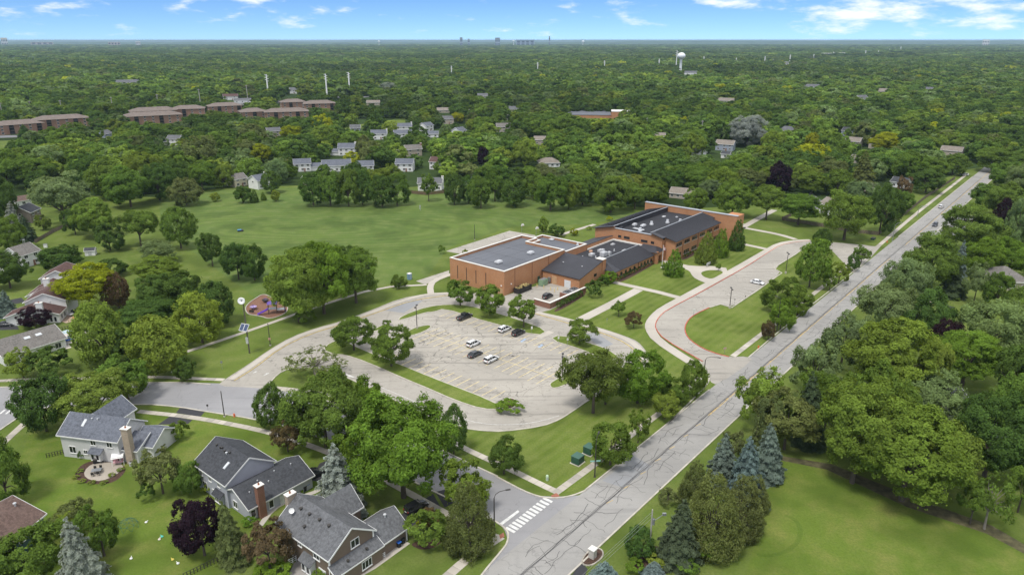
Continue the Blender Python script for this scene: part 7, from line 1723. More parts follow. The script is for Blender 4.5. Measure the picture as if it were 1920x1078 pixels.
T(1728, 650, 545, 78, 'round', 'D', 'dark tree behind the two pale roadside trees')
T(1737, 548, 440, 96, 'wide', 'G', 'spreading locust like tree at the road beyond the bus loop')
T(1794, 522, 452, 26, 'spruce', 'B', 'blue spruce behind the spreading roadside tree')
T(1782, 556, 480, 44, 'spruce', 'K', 'dark spruce under the blue spruce')
T(1840, 518, 450, 68, 'round', 'E', 'broad bright green tree at the right, left half of the pair')
T(1893, 520, 448, 72, 'round', 'E', 'broad bright green tree at the right, right half of the pair')
T(1825, 570, 490, 46, 'loose', 'W', 'slender pale tree by the lawn with the curved edge')
T(1865, 580, 507, 48, 'round', 'G', 'green tree right of the slender pale tree')
T(1905, 640, 540, 60, 'round', 'G', 'green tree at the right edge below the grey hip roof')
T(1810, 478, 384, 106, 'wide', 'G', 'large layered tree beside the far main road')
T(1903, 478, 372, 52, 'loose', 'W', 'pale tree at the right edge beside the layered tree')
T(1872, 440, 372, 30, 'oval', 'P', 'dark purple tree behind the layered roadside tree')
T(1880, 410, 345, 80, 'round', 'G', 'green tree above the layered roadside tree')
T(1915, 380, 308, 70, 'round', 'W', 'pale round tree at the far right edge of the road')
T(1850, 388, 345, 60, 'round', 'G', 'green tree at the right kerb of the far road')
T(1845, 600, 560, 18, 'bush', 'D', 'low clipped bush beside the curved pale edge')
T(1791, 563, 555, 16, 'bush', 'G', 'round clipped bush inside the curved pale edge')
T(1770, 566, 560, 12, 'bush', 'L', 'small light bush inside the curved pale edge')
T(1420, 800, 690, 96, 'loose', 'F', 'yellow green tree at the road edge above the blue spruces')
T(1470, 842, 735, 104, 'wide', 'O', 'spreading olive tree with a leaning trunk behind the blue spruces')
T(1441, 840, 745, 58, 'loose', 'O', 'grey green tree behind the tallest blue spruce')
T(1512, 830, 700, 60, 'spruce', 'K', 'dark conifer between the roadside trees and the clump')
T(1439, 898, 794, 44, 'slim', 'B', 'tall narrow blue spruce, rightmost and topmost of the blue spruces')
T(1398, 940, 822, 54, 'slim', 'B', 'narrow blue spruce in the middle of the group')
T(1350, 912, 815, 48, 'slim', 'B', 'small blue spruce nearest the road')
T(1410, 880, 796, 40, 'spruce', 'O', 'olive spruce left of the tallest blue spruce')
T(1372, 870, 808, 46, 'loose', 'O', 'olive tree between the road and the blue spruces')
T(1330, 1030, 840, 112, 'pine', 'O', 'big olive brown pine left of the smooth lawn, nearest the road')
T(1384, 1000, 868, 88, 'pine', 'O', 'olive brown pine at the edge of the smooth lawn')
T(1416, 955, 882, 50, 'pine', 'O', 'smaller olive pine under the blue spruce')
T(1269, 1052, 932, 74, 'spruce', 'K', 'grey green spruce at the road end of the pines')
T(1300, 940, 868, 60, 'pine', 'O', 'pine crown reaching over the road kerb')
T(1252, 948, 914, 38, 'loose', 'O', 'small brownish tree at the road kerb')
T(1197, 1046, 986, 54, 'oval', 'D', 'dark shrubby tree beside the bottom utility pole')
for a in ((1327, 1052, 1010, 48, 'E', 'green rounded shrub below the big pine'), (1233, 1062, 1034, 50, 'L', 'yellow green low shrub in the bottom mulch bed'), (1191, 1075, 1046, 34, 'E', 'bright round shrub at the left of the bottom mulch bed'), (1286, 1078, 1044, 40, 'G', 'green shrub under the grey green spruce')):
    T(*a[:4], 'bush', a[4], a[5])
T(1224, 1082, 1052, 44, 'spruce', 'B', 'small blue spruce at the bottom edge'); T(1131, 1096, 1054, 62, 'spruce', 'B', 'blue grey spruce cut by the bottom edge')
# --- centre
T(945, 888, 821, 64, 'round', 'D', 'round dark tree on the corner lawn by the white banner')
T(1144, 874, 792, 80, 'round', 'G', 'green tree on the corner lawn beside the cabinets')
T(1196, 830, 768, 44, 'loose', 'G', 'thin airy tree at the main road walk')
T(1246, 785, 732, 52, 'round', 'L', 'bright yellow green young tree by the main road walk')
T(1262, 758, 708, 52, 'round', 'G', 'green tree behind the yellow green young tree')
T(1298, 742, 674, 46, 'oval', 'G', 'green tree at the bus loop mouth')
T(1112, 774, 650, 110, 'loose', (.15, .19, .045), 'tall olive tree with a clear trunk at the end of the car park')
T(1135, 758, 668, 70, 'round', 'F', 'olive crown right behind the tall olive tree')
T(1195, 756, 658, 88, 'round', 'E', 'dense bright green tree right of the tall olive tree')
T(1086, 645, 598, 51, 'round', 'F', 'round small tree on the strip between car park and walk')
T(982, 614, 554, 52, 'round', 'G', 'small tree on the grass strip in front of the loading yard, right of three')
T(919, 591, 535, 58, 'round', 'G', 'small tree on the grass strip in front of the gym door, middle of three')
T(863, 574, 526, 48, 'round', 'G', 'small tree on the grass strip at the gym corner, left of three')
T(664, 657, 590, 70, 'round', 'G', 'young tree on the car park strip, left of two')
T(734, 687, 611, 76, 'round', 'G', 'young tree on the car park strip, right of two')
T(592, 702, 646, 102, 'bare', 'O', 'thin yellowish half bare tree at the drive entrance')
T(508, 797, 722, 58, 'oval', 'D', 'dense dark green tree at the side street bend')
T(612, 842, 698, 150, 'round', 'G', 'large green tree left of the car park drive')
T(690, 800, 706, 62, 'round', 'E', 'bright green tree beside the drive, right of the large one')
T(560, 815, 760, 70, 'round', 'G', 'green tree low beside the side street')
T(757, 940, 742, 188, 'round', 'E', 'very large bright green tree beside the side street')
T(700, 880, 775, 100, 'round', 'E', 'bright green crown left of the very large tree')
T(851, 850, 768, 46, 'oval', 'D', 'slim dark tree at the corner of the drive bend')
T(868, 962, 868, 84, 'round', 'F', 'light green tree on the verge before the crossing')
T(881, 1026, 900, 98, 'pine', 'O', 'brown green pine at the crosswalk corner')
T(798, 1026, 953, 72, 'bush', 'G', 'big rounded shrub by the driveway of the brown house'); T(810, 990, 950, 40, 'bush', 'R', 'reddish tipped shrub behind the big rounded shrub'); T(790, 985, 955, 20, 'bush', 'Y', 'yellow shrub at the driveway of the brown house')
T(637, 957, 838, 90, 'spruce', 'S', 'broad pale blue green spruce between the lavender and brown houses')
T(540, 848, 790, 58, 'loose', 'R', 'reddish brown small tree on the verge')
T(384, 1042, 930, 84, 'round', 'P', 'round dark purple tree on the back lawn'); T(441, 1048, 938, 64, 'spruce', 'O', 'yellow green spruce right of the purple tree')
T(506, 1068, 974, 90, 'loose', 'R', 'brown leafed tree left of the brown house')
T(512, 1098, 1052, 70, 'bush', 'E', 'bright shrub at the bottom edge by the deck'); T(622, 1100, 1052, 66, 'bush', 'G', 'dark green shrub at the bottom edge before the brown house')
T(306, 926, 838, 76, 'loose', 'O', 'grey green airy tree on the back lawn'); T(357, 926, 862, 50, 'round', 'G', 'dark green round tree at the corner of the lavender house'); T(277, 940, 905, 28, 'bush', 'D', 'small dark bush below the airy tree')
T(336, 822, 786, 36, 'bush', 'G', 'rounded bush at the driveway of the pale grey house')
T(18, 948, 824, 80, 'round', 'G', 'large green tree at the left edge below the side street')
T(60, 1096, 980, 124, 'round', 'G', 'large green tree in the bottom left corner'); T(160, 1096, 972, 80, 'spruce', 'S', 'pale blue spruce at the bottom left'); T(196, 1042, 946, 72, 'round', 'G', 'green tree behind the pale blue spruce')
T(140, 1000, 932, 80, 'loose', 'O', 'olive shrubby tree above the pale blue spruce'); T(128, 1012, 958, 38, 'round', 'L', 'yellow green shrubby tree beside the olive one')
for k, (a, b) in enumerate(((142, 897), (150, 886), (154, 905), (173, 907), (195, 907), (210, 893), (226, 883))): T(a, b, b - 7, 13, 'bush', 'L', 'first second third fourth fifth sixth seventh'.split()[k] + ' small clipped bush from the left round the stone patio', 'small bushes round the patio')
T(155, 858, 842, 14, 'bush', 'D', 'small bush at the wall of the pale grey house'); T(285, 848, 836, 50, 'bush', 'O', 'low planting at the garage wall of the pale grey house'); T(390, 925, 905, 20, 'bush', 'L', 'yellow green bush at the wall of the lavender house'); T(468, 985, 965, 26, 'bush', 'E', 'bright bush below the red brick chimney'); T(502, 950, 938, 28, 'bush', 'G', 'low bush along the wall of the lavender house'); T(556, 926, 916, 26, 'bush', 'G', 'low hedge bush by the bins of the lavender house')
T(954, 774, 745, 46, 'bush', 'E', 'low clipped bush filling the rounded island end of the car park'); T(726, 612, 598, 17, 'bush', 'G', 'round bush on the thin grass strip by the drive')
# --- left middle
T(88, 808, 698, 88, 'round', 'D', 'dark green tree behind the pale grey house, left of the pair'); T(190, 790, 688, 130, 'round', 'F', 'broad light green tree behind the pale grey house'); T(240, 752, 664, 92, 'round', 'G', 'green tree at the side street behind the broad one')
T(351, 714, 670, 38, 'round', 'D', 'small dark tree beside the side street walk'); T(96, 705, 645, 80, 'bush', 'D', 'large round dark shrub by the low white house'); T(44, 708, 650, 52, 'loose', 'L', 'light airy shrubby tree left of the round dark shrub')
T(200, 684, 568, 84, 'oval', 'F', 'tall green tree right of the pool patio'); T(298, 698, 594, 100, 'oval', 'L', 'rounded yellow green tree near the side street'); T(240, 682, 610, 60, 'round', 'D', 'dark tree between the tall green and yellow green trees')
T(380, 643, 552, 80, 'oval', 'L', 'yellow green egg shaped tree left of the siren mast'); T(411, 608, 528, 62, 'oval', 'D', 'dark green tree behind the egg shaped one'); T(285, 626, 553, 112, 'wide', 'D', 'broad flat topped dark tree above the yellow green ones')
T(300, 580, 510, 78, 'round', 'D', 'dark tree in the left clump, left part'); T(345, 578, 508, 74, 'round', 'D', 'dark tree in the left clump, right part'); T(318, 556, 512, 50, 'round', 'G', 'green crown inside the left clump')
T(172, 584, 494, 104, 'wide', 'Y', 'bright yellow green spreading tree beside the white house'); T(224, 578, 512, 48, 'oval', 'R', 'dark brownish tree right of the yellow spreading tree'); T(210, 520, 486, 56, 'round', 'D', 'dark low tree above the yellow spreading tree')
T(116, 505, 458, 76, 'round', 'D', 'dark green tree left of the garden shed'); T(20, 540, 474, 70, 'round', 'D', 'dark tree at the left edge above the small spruce'); T(14, 592, 544, 34, 'spruce', 'B', 'small blue spruce on the front lawn of the white house'); T(67, 614, 576, 54, 'round', 'P', 'dark purple tree in front of the white house')
T(298, 492, 448, 68, 'loose', 'W', 'pale low tree on the edge of the field'); T(296, 522, 478, 80, 'wide', 'F', 'flat light green tree on the edge of the field'); T(340, 466, 388, 56, 'oval', 'G', 'tall tree standing alone on the field, left'); T(399, 499, 438, 42, 'round', 'D', 'small dark tree standing alone on the field')
T(448, 524, 450, 54, 'round', 'D', 'dark tree on the field, left of the joined pair'); T(478, 526, 462, 48, 'round', 'D', 'dark tree on the field, right of the joined pair'); T(265, 462, 388, 74, 'loose', 'G', 'spreading tree at the left edge of the field'); T(207, 470, 422, 50, 'round', 'D', 'dark round tree at the left edge of the field'); T(182, 445, 376, 72, 'round', 'F', 'light green tree beside the field corner'); T(142, 440, 386, 36, 'round', 'D', 'dark tree left of the light green field corner tree')
T(124, 424, 325, 104, 'loose', 'W', 'tall pale tree with a visible trunk at the left field corner'); T(82, 432, 404, 24, 'round', 'F', 'small young tree by the board fence'); T(26, 440, 380, 36, 'spruce', 'S', 'blue spruce beside the taupe house'); T(52, 452, 404, 36, 'spruce', 'K', 'dark spruce in front of the taupe house')
T(8, 422, 335, 56, 'round', 'D', 'dark tree cut by the left edge'); T(18, 470, 405, 60, 'round', 'G', 'green tree at the left edge below the spruces')
for a in ((562, 604, 468, 112, 'wide', 'F', 'broad bright green tree above the playground, leftmost of the big clump'), (608, 588, 456, 110, 'wide', 'E', 'largest bright tree in the middle of the big clump by the playground'), (668, 568, 466, 92, 'wide', 'G', 'right hand tree of the big clump by the playground'), (575, 530, 455, 80, 'round', 'G', 'tree at the back left of the big clump'), (640, 545, 458, 80, 'round', 'D', 'dark tree at the back of the big clump'), (572, 606, 575, 40, 'bush', 'G', 'low leafy bush beside the path under the big clump')): T(*a)
T(748, 541, 515, 27, 'round', 'G', 'small round tree at the narrow path near the portable toilet'); T(829, 476, 459, 13, 'bush', 'G', 'small bush at the corner of the play court'); T(872, 477, 467, 12, 'bush', 'L', 'small bush behind the gym wall')
for a in ((300, 376, 306, 64, 'round', 'D', 'dark green tree at the left back corner of the field'), (246, 388, 316, 76, 'round', 'G', 'green tree in the clump behind the left field corner'), (206, 374, 302, 66, 'oval', 'G', 'tall green tree in the clump behind the left field corner'), (275, 352, 286, 70, 'round', 'F', 'light green tree deep in the clump behind the left field corner'), (330, 360, 300, 54, 'round', 'D', 'dark tree beside the olive tree at the field corner'), (170, 356, 292, 70, 'round', 'D', 'dark tree behind the tall pale tree'), (60, 352, 288, 80, 'loose', 'G', 'wide green tree behind the taupe house'), (380, 358, 306, 50, 'loose', 'G', 'green tree between the olive tree and the cream house'), (420, 352, 312, 36, 'round', 'F', 'light green tree just left of the cream gabled house'), (15, 345, 285, 60, 'round', 'G', 'green tree at the left edge behind the taupe house'), (116, 398, 345, 50, 'round', 'D', 'dark tree under the tall pale tree')): T(*a)
# --- row behind the field
row_ = [(456, 381, 348, 28, 'round', 'D'), (477, 380, 356, 16, 'cone', 'D'), (495, 376, 360, 10, 'cone', 'G'), (518, 378, 358, 18, 'round', 'L'), (404, 378, 362, 18, 'round', 'L'), (350, 385, 335, 56, 'oval', 'O'), (588, 386, 326, 48, 'oval', 'D'), (620, 386, 322, 52, 'oval', 'G'), (654, 387, 320, 44, 'round', 'G'), (680, 384, 322, 36, 'oval', 'D'), (717, 388, 330, 48, 'oval', 'D'), (745, 386, 328, 40, 'round', 'G'), (712, 350, 315, 40, 'round', 'L'), (804, 378, 324, 32, 'loose', 'G'),
        (852, 384, 328, 36, 'oval', 'D'), (878, 382, 330, 30, 'oval', 'D'), (902, 391, 333, 42, 'round', 'G'), (928, 378, 320, 40, 'round', 'G'), (962, 387, 334, 46, 'oval', 'D'), (1032, 395, 330, 60, 'round', 'G'), (1066, 392, 342, 38, 'round', 'F'), (1092, 384, 328, 56, 'round', 'G'), (1145, 399, 334, 66, 'round', 'G'), (1190, 392, 346, 52, 'loose', 'G'), (1228, 384, 338, 54, 'round', 'G'), (1000, 374, 320, 44, 'round', 'G')]
row_.sort(); ords = 'first second third fourth fifth sixth seventh eighth ninth tenth eleventh twelfth thirteenth fourteenth fifteenth sixteenth seventeenth eighteenth nineteenth twentieth twenty-first twenty-second twenty-third twenty-fourth twenty-fifth twenty-sixth'.split()
CN = {'D': 'dark green', 'G': 'green', 'L': 'bright yellow green', 'F': 'light green', 'O': 'olive green', 'W': 'pale green', 'E': 'vivid green', 'Y': 'yellow', 'P': 'dark purple', 'S': 'silvery', 'K': 'dark spruce green'}
for k, a in enumerate(row_): T(*a, f'{CN[a[5]]} tree, {ords[k]} from the left in the row behind the field', 'trees along the back of the field')
for a in ((612, 338, 310, 26, 'round', 'G', 'green tree before the long grey roofed house, left'), (664, 336, 304, 36, 'round', 'D', 'dark round tree before the long grey roofed house, right'), (540, 336, 304, 34, 'round', 'G', 'green tree left of the beige grey roofed house'), (595, 305, 276, 32, 'round', 'D', 'dark tree above the long grey roofed house'), (712, 300, 268, 34, 'oval', 'G', 'green tree right of the tall white house'), (738, 342, 306, 32, 'loose', 'F', 'light green tree before the white house behind the field row'),
          (625, 280, 250, 34, 'round', 'G', 'green tree left behind the tall white house'), (690, 272, 250, 26, 'round', 'D', 'dark tree in front of the grey roofed houses'), (735, 275, 250, 26, 'round', 'G', 'green tree below the wide grey roofed house'), (790, 285, 258, 28, 'oval', 'G', 'green tree right of the beige house with side chimney'), (480, 350, 326, 18, 'loose', 'G', 'small tree between the cream and the white field edge houses'), (510, 362, 322, 34, 'oval', 'D', 'dark tree in front of the white house at the field edge')): T(*a)
# --- school grounds
for a in ((1263, 517, 467, 34, 'cone', 'E', 'upright green tree beside the flagpole'), (1321, 493, 436, 40, 'cone', 'F', 'upright tree before the two storey front, left of three'), (1348, 481, 429, 32, 'cone', 'E', 'upright tree before the two storey front, middle of three'), (1379, 469, 412, 29, 'cone', 'D', 'dark upright tree at the school end wall, right of three'),
          (1160, 593, 563, 29, 'loose', 'G', 'small pale tree on the front lawn'), (1188, 615, 584, 29, 'round', 'R', 'small reddish brown tree on the front lawn'), (1142, 531, 509, 27, 'round', 'E', 'small round tree at the school wing door'), (1019, 436, 408, 20, 'round', 'F', 'small tree behind the gym roof'), (1045, 444, 420, 31, 'round', 'D', 'dark round tree behind the second flat roof'), (1076, 442, 428, 15, 'round', 'Y', 'yellowish shrub tree behind the second flat roof'), (1104, 432, 424, 10, 'bush', 'L', 'small light shrub at the school rear corner'),
          (1143, 414, 405, 12, 'bush', 'Y', 'small yellowish shrub beyond the dark roof'), (1347, 508, 494, 10, 'loose', 'F', 'spindly young tree on the teardrop lawn')): T(*a)
T(1111, 556, 524, 32, 'bush', 'D', 'large round clipped evergreen shrub at the loading yard wall'); T(1130, 535, 518, 22, 'bush', 'D', 'dark shrub behind the large clipped evergreen')
for k in range(8): f = k / 7; T(1048 + 40*f, 577 - 21*f, 565 - 22*f, 10, 'bush', 'D', ords[k] + ' clipped dark bush from the left below the loading yard wall', 'clipped bushes along the loading yard wall')
for k in range(12): f = k / 11; T(1161 + 64*f, 524 - 32*f, 515 - 32*f, 10, 'bush', 'D', ords[k] + ' clipped bush from the left under the front wing windows', 'hedge bushes along the front wing')
for k in range(6): f = k / 5; T(1282 + 24*f, 483 - 13*f, 475 - 13*f, 9, 'bush', 'D', ords[k] + ' clipped bush from the left under the two storey windows', 'hedge bushes along the two storey front')
T(1247, 505, 494, 16, 'bush', 'D', 'dark shrub at the foot of the flagpole tree')
for a in ((1517, 538, 450, 62, 'oval', 'G', 'large smooth egg shaped tree in the bus loop'), (1539, 470, 429, 32, 'oval', 'D', 'dark tree behind the large egg shaped tree'), (1458, 583, 519, 64, 'round', 'G', 'dense dark green tree at the bus loop stalls'), (1495, 590, 538, 48, 'round', 'G', 'green tree right of the dense stall tree'), (1463, 618, 560, 48, 'round', 'E', 'bright green tree below the dense stall tree'), (1440, 637, 600, 27, 'round', 'R', 'small reddish green tree at the road walk'),
          (1572, 532, 492, 38, 'loose', 'F', 'yellowish airy tree by the main road verge'), (1555, 545, 512, 28, 'loose', 'G', 'airy tree below the yellowish verge tree'), (1598, 508, 478, 22, 'round', 'D', 'small dark shrubby tree on the main road verge'), (1614, 494, 459, 33, 'loose', 'G', 'small green tree at the bus loop exit')): T(*a)
# --- trees between school and main road end
for a in ((1303, 400, 352, 46, 'round', 'G', 'green tree just behind the school end wall'), (1372, 408, 340, 70, 'wide', 'G', 'broad tree at the lawn behind the school'), (1436, 412, 346, 60, 'wide', 'F', 'tree with clear trunk beside the footpath end'), (1496, 422, 361, 72, 'wide', 'G', 'spreading tree alone on the lawn beyond the bus loop'), (1582, 450, 358, 96, 'loose', 'G', 'large soft tree left of the road walk fence'), (1648, 440, 346, 60, 'round', 'D', 'dark tree at the road walk fence'), (1610, 400, 338, 60, 'round', 'W', 'pale crown behind the large soft tree'), (1455, 366, 306, 46, 'round', 'P', 'large dark purple tree behind the school'), (1400, 275, 217, 66, 'round', 'S', 'large silver grey tree in the right hand canopy'), (1521, 281, 249, 26, 'round', 'Y', 'golden yellow round tree in the right hand canopy'), (1447, 287, 246, 42, 'round', 'L', 'yellow green round tree below the silver one'), (1655, 286, 250, 52, 'wide', 'Y', 'broad yellowish tree beyond the beige gabled house'), (1617, 350, 284, 42, 'spruce', 'O', 'tall pyramidal tree beside the far main road'),
          (1700, 345, 285, 60, 'round', 'G', 'green tree above the road walk near the far bend'), (1740, 340, 296, 60, 'wide', 'G', 'spreading tree over the far road walk'), (1690, 400, 358, 44, 'round', 'G', 'tree behind the grey fence along the road walk'), (1735, 362, 318, 56, 'wide', 'D', 'wide dark tree overhanging the road walk fence'), (1785, 328, 290, 46, 'round', 'G', 'tree at the far road junction'), (1862, 322, 276, 70, 'wide', 'G', 'dark tree arching over the far end of the main road, left'), (1912, 330, 282, 70, 'wide', 'G', 'dark tree arching over the far end of the main road, right'), (1750, 226, 204, 32, 'round', 'Y', 'yellow green tree far in the right canopy'), (1690, 377, 332, 30, 'loose', 'R', 'grey brown thin tree by the dark blue roof'), (492, 305, 272, 34, 'round', 'Y', 'vivid yellow green tree in the canopy left of the white houses'), (547, 262, 236, 38, 'round', 'Y', 'golden tree in front of the right apartment cluster'), (986, 312, 262, 46, 'round', 'L', 'yellow green tree left of the terracotta roof'), (905, 312, 278, 20, 'round', 'P', 'dark purple tree at the gap of the residential street'), (685, 300, 258, 30, 'oval', 'O', 'tall pyramidal olive tree beside the tall white house'),
          (857, 232, 212, 24, 'round', 'Y', 'yellow tree in the middle canopy'), (1300, 300, 252, 40, 'round', 'F', 'yellowish tree above the white gable in the right canopy'), (727, 172, 156, 34, 'round', 'S', 'pale silver tree far above the middle canopy'), (377, 202, 190, 14, 'spruce', 'B', 'small blue evergreen beside the apartments, left of two'), (388, 204, 188, 12, 'spruce', 'B', 'small blue evergreen beside the apartments, right of two'), (48, 258, 234, 26, 'spruce', 'D', 'dark evergreen in front of the left apartment block'), (1332, 268, 248, 16, 'round', 'P', 'small purple tree in the right hand canopy'), (40, 292, 262, 38, 'round', 'D', 'dark round tree on the lawn below the apartments')): T(*a)

# ------------------------------------------------------------------ the canopy that fills the rest
OPEN_PX = wl                                 # lower edge of the woodland on screen
def lower_edge(px):
    for (a, b), (c, d_) in zip(OPEN_PX, OPEN_PX[1:]):
        if a <= px <= c: return b + (d_ - b) * (px - a) / max(1e-6, c - a)
    return 340
NO_PX = [(-80, 258, 60, 300), (520, 181, 700, 196), (630, 224, 765, 246), (880, 312, 932, 346), (1508, 364, 1560, 402), (-100, 250, 62, 262), (1060, 217, 1150, 226), (225, 198, 560, 206)]
HX = np.array([(a, b, c) for a, b, c in HOUSES]); TX = np.array(HT)
CLR = CLEAR
def ok(x, y, d, h):
    px, py, dep = P(x, y, 0)
    if HX.size and (np.hypot(HX[:, 0]-x, HX[:, 1]-y) < HX[:, 2] + d*.3).any(): return None
    if (np.hypot(TX[:, 0]-x, TX[:, 1]-y) < TX[:, 2]*.8 + d*.36).any(): return None
    for a, b, c, e in NO_PX:
        if a < px < c and b < py < e: return None
    r = d / 2 * FPX / dep; top = P(x, y, h)[1]
    for a, b, c, e, dd in CLR:
        if e - b > 6: e = b + (e - b) * .36; a, c = a + (c - a) * .16, c - (c - a) * .16
        if dep < dd and px + r*.8 > a and px - r*.8 < c and top < e and py > b: return None
    for k in TALLH:
        if dep < k[4] - 2 and px + r > k[0] and px - r < k[2] and top < k[3] and py > k[1]: return None
    return px, py, dep
TALLH = []
# keep a few of the hand placed landmark trees clear of nearer filler
for (bx, by, ty, w) in ((1400, 275, 217, 60), (1455, 360, 310, 40), (1521, 278, 252, 22), (492, 302, 274, 28), (986, 310, 266, 38), (1655, 280, 254, 44), (547, 258, 240, 32), (727, 170, 158, 28), (857, 230, 214, 20)):
    TALLH.append((bx - w/2, ty, bx + w/2, by - 8, P(*G(bx, by), 0)[2]))
rf_ = random.Random(99)
fill = []
def scatter(d0, d1, sp, dmin, dmax, hfac, spread=.80):
    n = int((d1 - d0) / sp); 
    for i in range(n):
        y = d0 + (i + .5) * sp; m_ = int(y * spread * 2 / sp) + 3
        for j in range(m_):
            x = (j - m_/2) * sp + (sp/2 if i % 2 else 0) + rf_.uniform(-.4, .4)*sp; yy = y + rf_.uniform(-.4, .4)*sp
            d = dmin + (dmax - dmin) * rf_.betavariate(1.3, 2.0) * 1.25; h = d * rf_.uniform(*hfac)
            yield x, yy, d, h
for x, y, d, h in scatter(270, 950, 11.6, 9.5, 18.5, (.74, 1.05)):
    px, py, dep = P(x, y, 0)
    u = x*UX[0] + y*UX[1]; w = x*WX[0] + y*WX[1]
    if -68 < w < -47 and u < 548: continue
    right = w > -47
    if right:
        if px < 1880 and py > 330: continue
    elif py > lower_edge(px) - 3: continue
    if px < -420 or px > 2350: continue
    q = ok(x, y, d, h)
    if q: fill.append((q[2], x, y, d, h, q[0], q[1]))
fill.sort()
# right side strip beyond the frame and road verge, for a step to the side
N_IND = 95
vis = [f for f in fill if -40 < f[5] < 1960][:N_IND]; vs = set(vis)
def pick():
    r = rf_.random()
    ck = 'D' if r < .38 else 'G' if r < .68 else 'F' if r < .80 else 'W' if r < .88 else 'L' if r < .92 else 'O' if r < .965 else 'K'
    kind = rf_.choices(['round', 'oval', 'wide', 'loose'], [5, 2, 2, 2])[0]
    if ck == 'K': kind = 'spruce'
    return kind, ck
LMC = ('house', 'power pole', 'utility pole', 'apartment building')
LM = [(h_['label'], P(h_.location.x, h_.location.y, 0)) for h_ in list(COL.objects) if h_.get('category') in LMC]
STOP = {'with', 'of', 'the', 'a', 'and', 'in', 'at', 'to', 'from', 'by', 'behind', 'beside', 'under', 'above', 'left', 'right', 'two', 'its', 'white', 'big', 'plain', 'just', 'over', 'front', 'middle', 'deep', 'brick', 'far', 'dark', 'grey', 'second', 'half', 'one'}
used = set()
for f in vis:
    kind, ck = pick(); _, x, y, d, h, px, py = f
    if kind == 'spruce': d *= .6
    best = None; nm = NAMES[kind].replace('_', ' ')
    for lab, (hx, hy, hd) in LM:
        dd = math.hypot(px - hx, (py - hy) * 1.5)
        if dd < 400:
            rel = ('left of' if px < hx else 'right of') if abs(px - hx) > abs(py - hy) * 1.2 else ('behind' if py < hy else 'in front of')
            rel = ('just ' if dd < 45 else 'near and ' if dd < 90 else 'farther ') + rel
            w_ = lab.split()[:15 - len((CN[ck] + ' ' + nm + ' ' + rel).split())]
            while w_[-1] in STOP and len(w_) > 2: w_.pop()
            key = f'{CN[ck]} {nm} {rel} the ' + ' '.join(w_).rstrip(',')
            if key not in used and (best is None or dd < best[0]): best = (dd, key)
    label = ' '.join(best[1].split()[:16]) if best else f'{CN[ck]} {nm} in the near edge of the wooded canopy'
    used.add(label); put_tree(x, y, d, h, kind, ck, label, 'trees at the near edge of the canopy')
# everything farther is one woodland
def stand(x, y):
    a = math.sin(x*.0061 + 1.3*math.sin(y*.0043)) + math.sin(y*.0057 - x*.0021 + 2*math.sin(x*.0017)) + .6*math.sin(x*.021 + y*.017)
    return 1.02 + .13 * a
def pal_i(x=0, y=0):
    r = rf_.random()
    ck = 'D' if r < .42 else 'G' if r < .74 else 'F' if r < .84 else 'W' if r < .92 else 'L' if r < .955 else 'O' if r < .992 else 'Y'
    c = PAL[ck]; j = rf_.uniform(.72, 1.28) * stand(x, y); return (c[0]*j, c[1]*j, c[2]*j, 1)
def woods(name, label, items, pr):
    """items: x, y, diameter, height, tint"""
    n = len(items); me = bpy.data.meshes.new(name); me.vertices.add(n)
    me.vertices.foreach_set('co', np.array([(a[0], a[1], 0.0) for a in items], np.float32).ravel())
    def at(nm, ty, key, arr): q = me.attributes.new(nm, ty, 'POINT'); q.data.foreach_set(key, np.asarray(arr).ravel())
    at('size', 'FLOAT_VECTOR', 'vector', np.array([(a[2], a[2], a[3]) for a in items], np.float32))
    at('turn', 'FLOAT_VECTOR', 'vector', np.array([(0, 0, rf_.uniform(0, 6.28)) for a in items], np.float32))
    at('tint', 'FLOAT_COLOR', 'color', np.array([a[4] for a in items], np.float32))
    at('pick', 'INT', 'value', np.array([rf_.randrange(len(pr)) for a in items], np.int32))
    ng = bpy.data.node_groups.new(name, 'GeometryNodeTree')
    ng.interface.new_socket('Geometry', in_out='INPUT', socket_type='NodeSocketGeometry'); ng.interface.new_socket('Geometry', in_out='OUTPUT', socket_type='NodeSocketGeometry')
    gi = ng.nodes.new('NodeGroupInput'); go = ng.nodes.new('NodeGroupOutput'); ip = ng.nodes.new('GeometryNodeInstanceOnPoints'); jn = ng.nodes.new('GeometryNodeJoinGeometry')
    for o in pr:
        oi = ng.nodes.new('GeometryNodeObjectInfo'); oi.inputs['Object'].default_value = o; oi.inputs['As Instance'].default_value = True; ng.links.new(oi.outputs['Geometry'], jn.inputs[0])
    def na(nm, ty):
        q = ng.nodes.new('GeometryNodeInputNamedAttribute'); q.data_type = ty; q.inputs['Name'].default_value = nm; return q.outputs['Attribute']
    ng.links.new(gi.outputs[0], ip.inputs['Points']); ng.links.new(jn.outputs[0], ip.inputs['Instance']); ip.inputs['Pick Instance'].default_value = True
    ng.links.new(na('pick', 'INT'), ip.inputs['Instance Index']); ng.links.new(na('size', 'FLOAT_VECTOR'), ip.inputs['Scale'])
    er = ng.nodes.new('FunctionNodeEulerToRotation'); ng.links.new(na('turn', 'FLOAT_VECTOR'), er.inputs[0]); ng.links.new(er.outputs[0], ip.inputs['Rotation'])
    ng.links.new(ip.outputs[0], go.inputs[0])
    o = link(name, me); md = o.modifiers.new('scatter', 'NODES'); md.node_group = ng
    return tag(o, label, None, None, 'stuff')
def proto_obj(me): return bpy.data.objects.new('crown_pattern', me)
mid = [proto_obj(broad_crown('woodland_crown', k, 22, 5200, .046, M_LEAFI, .45, 6)[0]) for k in ('round', 'round', 'wide', 'oval', 'loose')]
far_p = [proto_obj(broad_crown('woodland_crown', k, 11, 700, .115, M_LEAFI, .35, 3)[0]) for k in ('round', 'round', 'wide')]
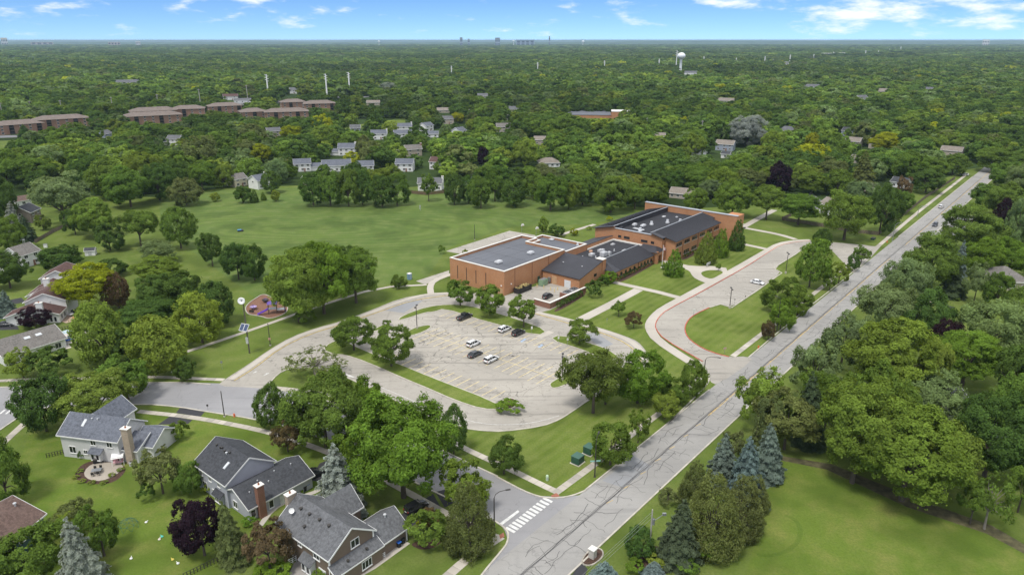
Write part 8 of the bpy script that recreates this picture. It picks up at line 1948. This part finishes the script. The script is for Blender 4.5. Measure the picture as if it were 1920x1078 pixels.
items = [(f[1], f[2], f[3], f[4], pal_i(f[1], f[2])) for f in fill if f not in vs]
woods('woodland', 'mass of mixed green tree crowns behind the field and school', items, mid)
items = []
for x, y, d, h in scatter(950, 3200, 14.5, 12, 24, (.55, .85), .78):
    px, py, dep = P(x, y, 0)
    w = x*WX[0] + y*WX[1]
    if False: continue
    if not ok(x, y, d, h): continue
    items.append((x, y, d, h, pal_i(x, y)))
woods('distant_woodland', 'continuous green canopy in the distance', items, far_p)
items = []
for x, y, d, h in scatter(3200, 11000, 36, 36, 70, (.2, .34), .75):
    items.append((x, y, d, h, pal_i(x, y)))
woods('horizon_woodland', 'blue green canopy near the horizon', items, far_p)
mb = MB(); rr_ = random.Random(4)
for (yy, hmin, hmax, nm) in ((13500, 34, 58, 'a'), (21000, 44, 74, 'b')):
    n = 260; pts = []; hh = (hmin + hmax) / 2
    for k in range(n + 1):
        x = (k / n - .5) * yy * 2.2; hh = min(hmax, max(hmin, hh + rr_.uniform(-3.4, 3.4))); pts.append((x, hh + (6 if x > yy * .66 else 0)))
    for (xa, ha), (xb, hb) in zip(pts, pts[1:]):
        i = mb.add([(xa, yy, -.5), (xb, yy, -.5), (xb, yy + 500, hb), (xa, yy + 500, ha), (xb, yy + 1600, -.5), (xa, yy + 1600, -.5)])
        mb.f += [(i, i+1, i+2, i+3), (i+3, i+2, i+4, i+5)]; mb.m += [0, 0]
struct(mb.obj('far_wooded_ridge', mat('far_woods', (.055, .088, .035), 1, .3, .004, spec=.05)), 'low wooded ridges on the horizon')
# woods beside the frame
items = []
for k in range(420):
    side = rf_.choice((-1, 1)); y = rf_.uniform(60, 330); x = side * (y * .82 + 22 + rf_.uniform(0, 140))
    u = x*UX[0] + y*UX[1]; w = x*WX[0] + y*WX[1]
    if -72 < w < -46: continue
    px, py, dep = P(x, y, 0)
    if side < 0 and 700 < py < 830: continue
    if (np.hypot(HX[:, 0]-x, HX[:, 1]-y) < HX[:, 2] + 4).any(): continue
    d = rf_.uniform(7, 13); items.append((x, y, d, d*rf_.uniform(.8, 1.2), pal_i()))
woods('side_woodland', 'green tree crowns beyond both sides of the view', items, mid)
# ================================================================== the air
mb = MB(); mb.box(-60200, 60200, -450, 60200, -1, 84)
hm = bpy.data.materials.new('haze'); hm.use_nodes = True; ht = hm.node_tree; ht.nodes.clear()
ho = N(ht, 'ShaderNodeOutputMaterial'); hv = N(ht, 'ShaderNodeVolumePrincipled')
hv.inputs['Color'].default_value = (.55, .76, 1.0, 1); hv.inputs['Density'].default_value = 4.2e-5; hv.inputs['Anisotropy'].default_value = 0.0
ht.links.new(hv.outputs[0], ho.inputs['Volume'])
hz = mb.obj('haze', hm); hz['kind'] = 'stuff'; hz['label'] = 'thin summer haze over the far canopy'
SC.cycles.volume_bounces = 0
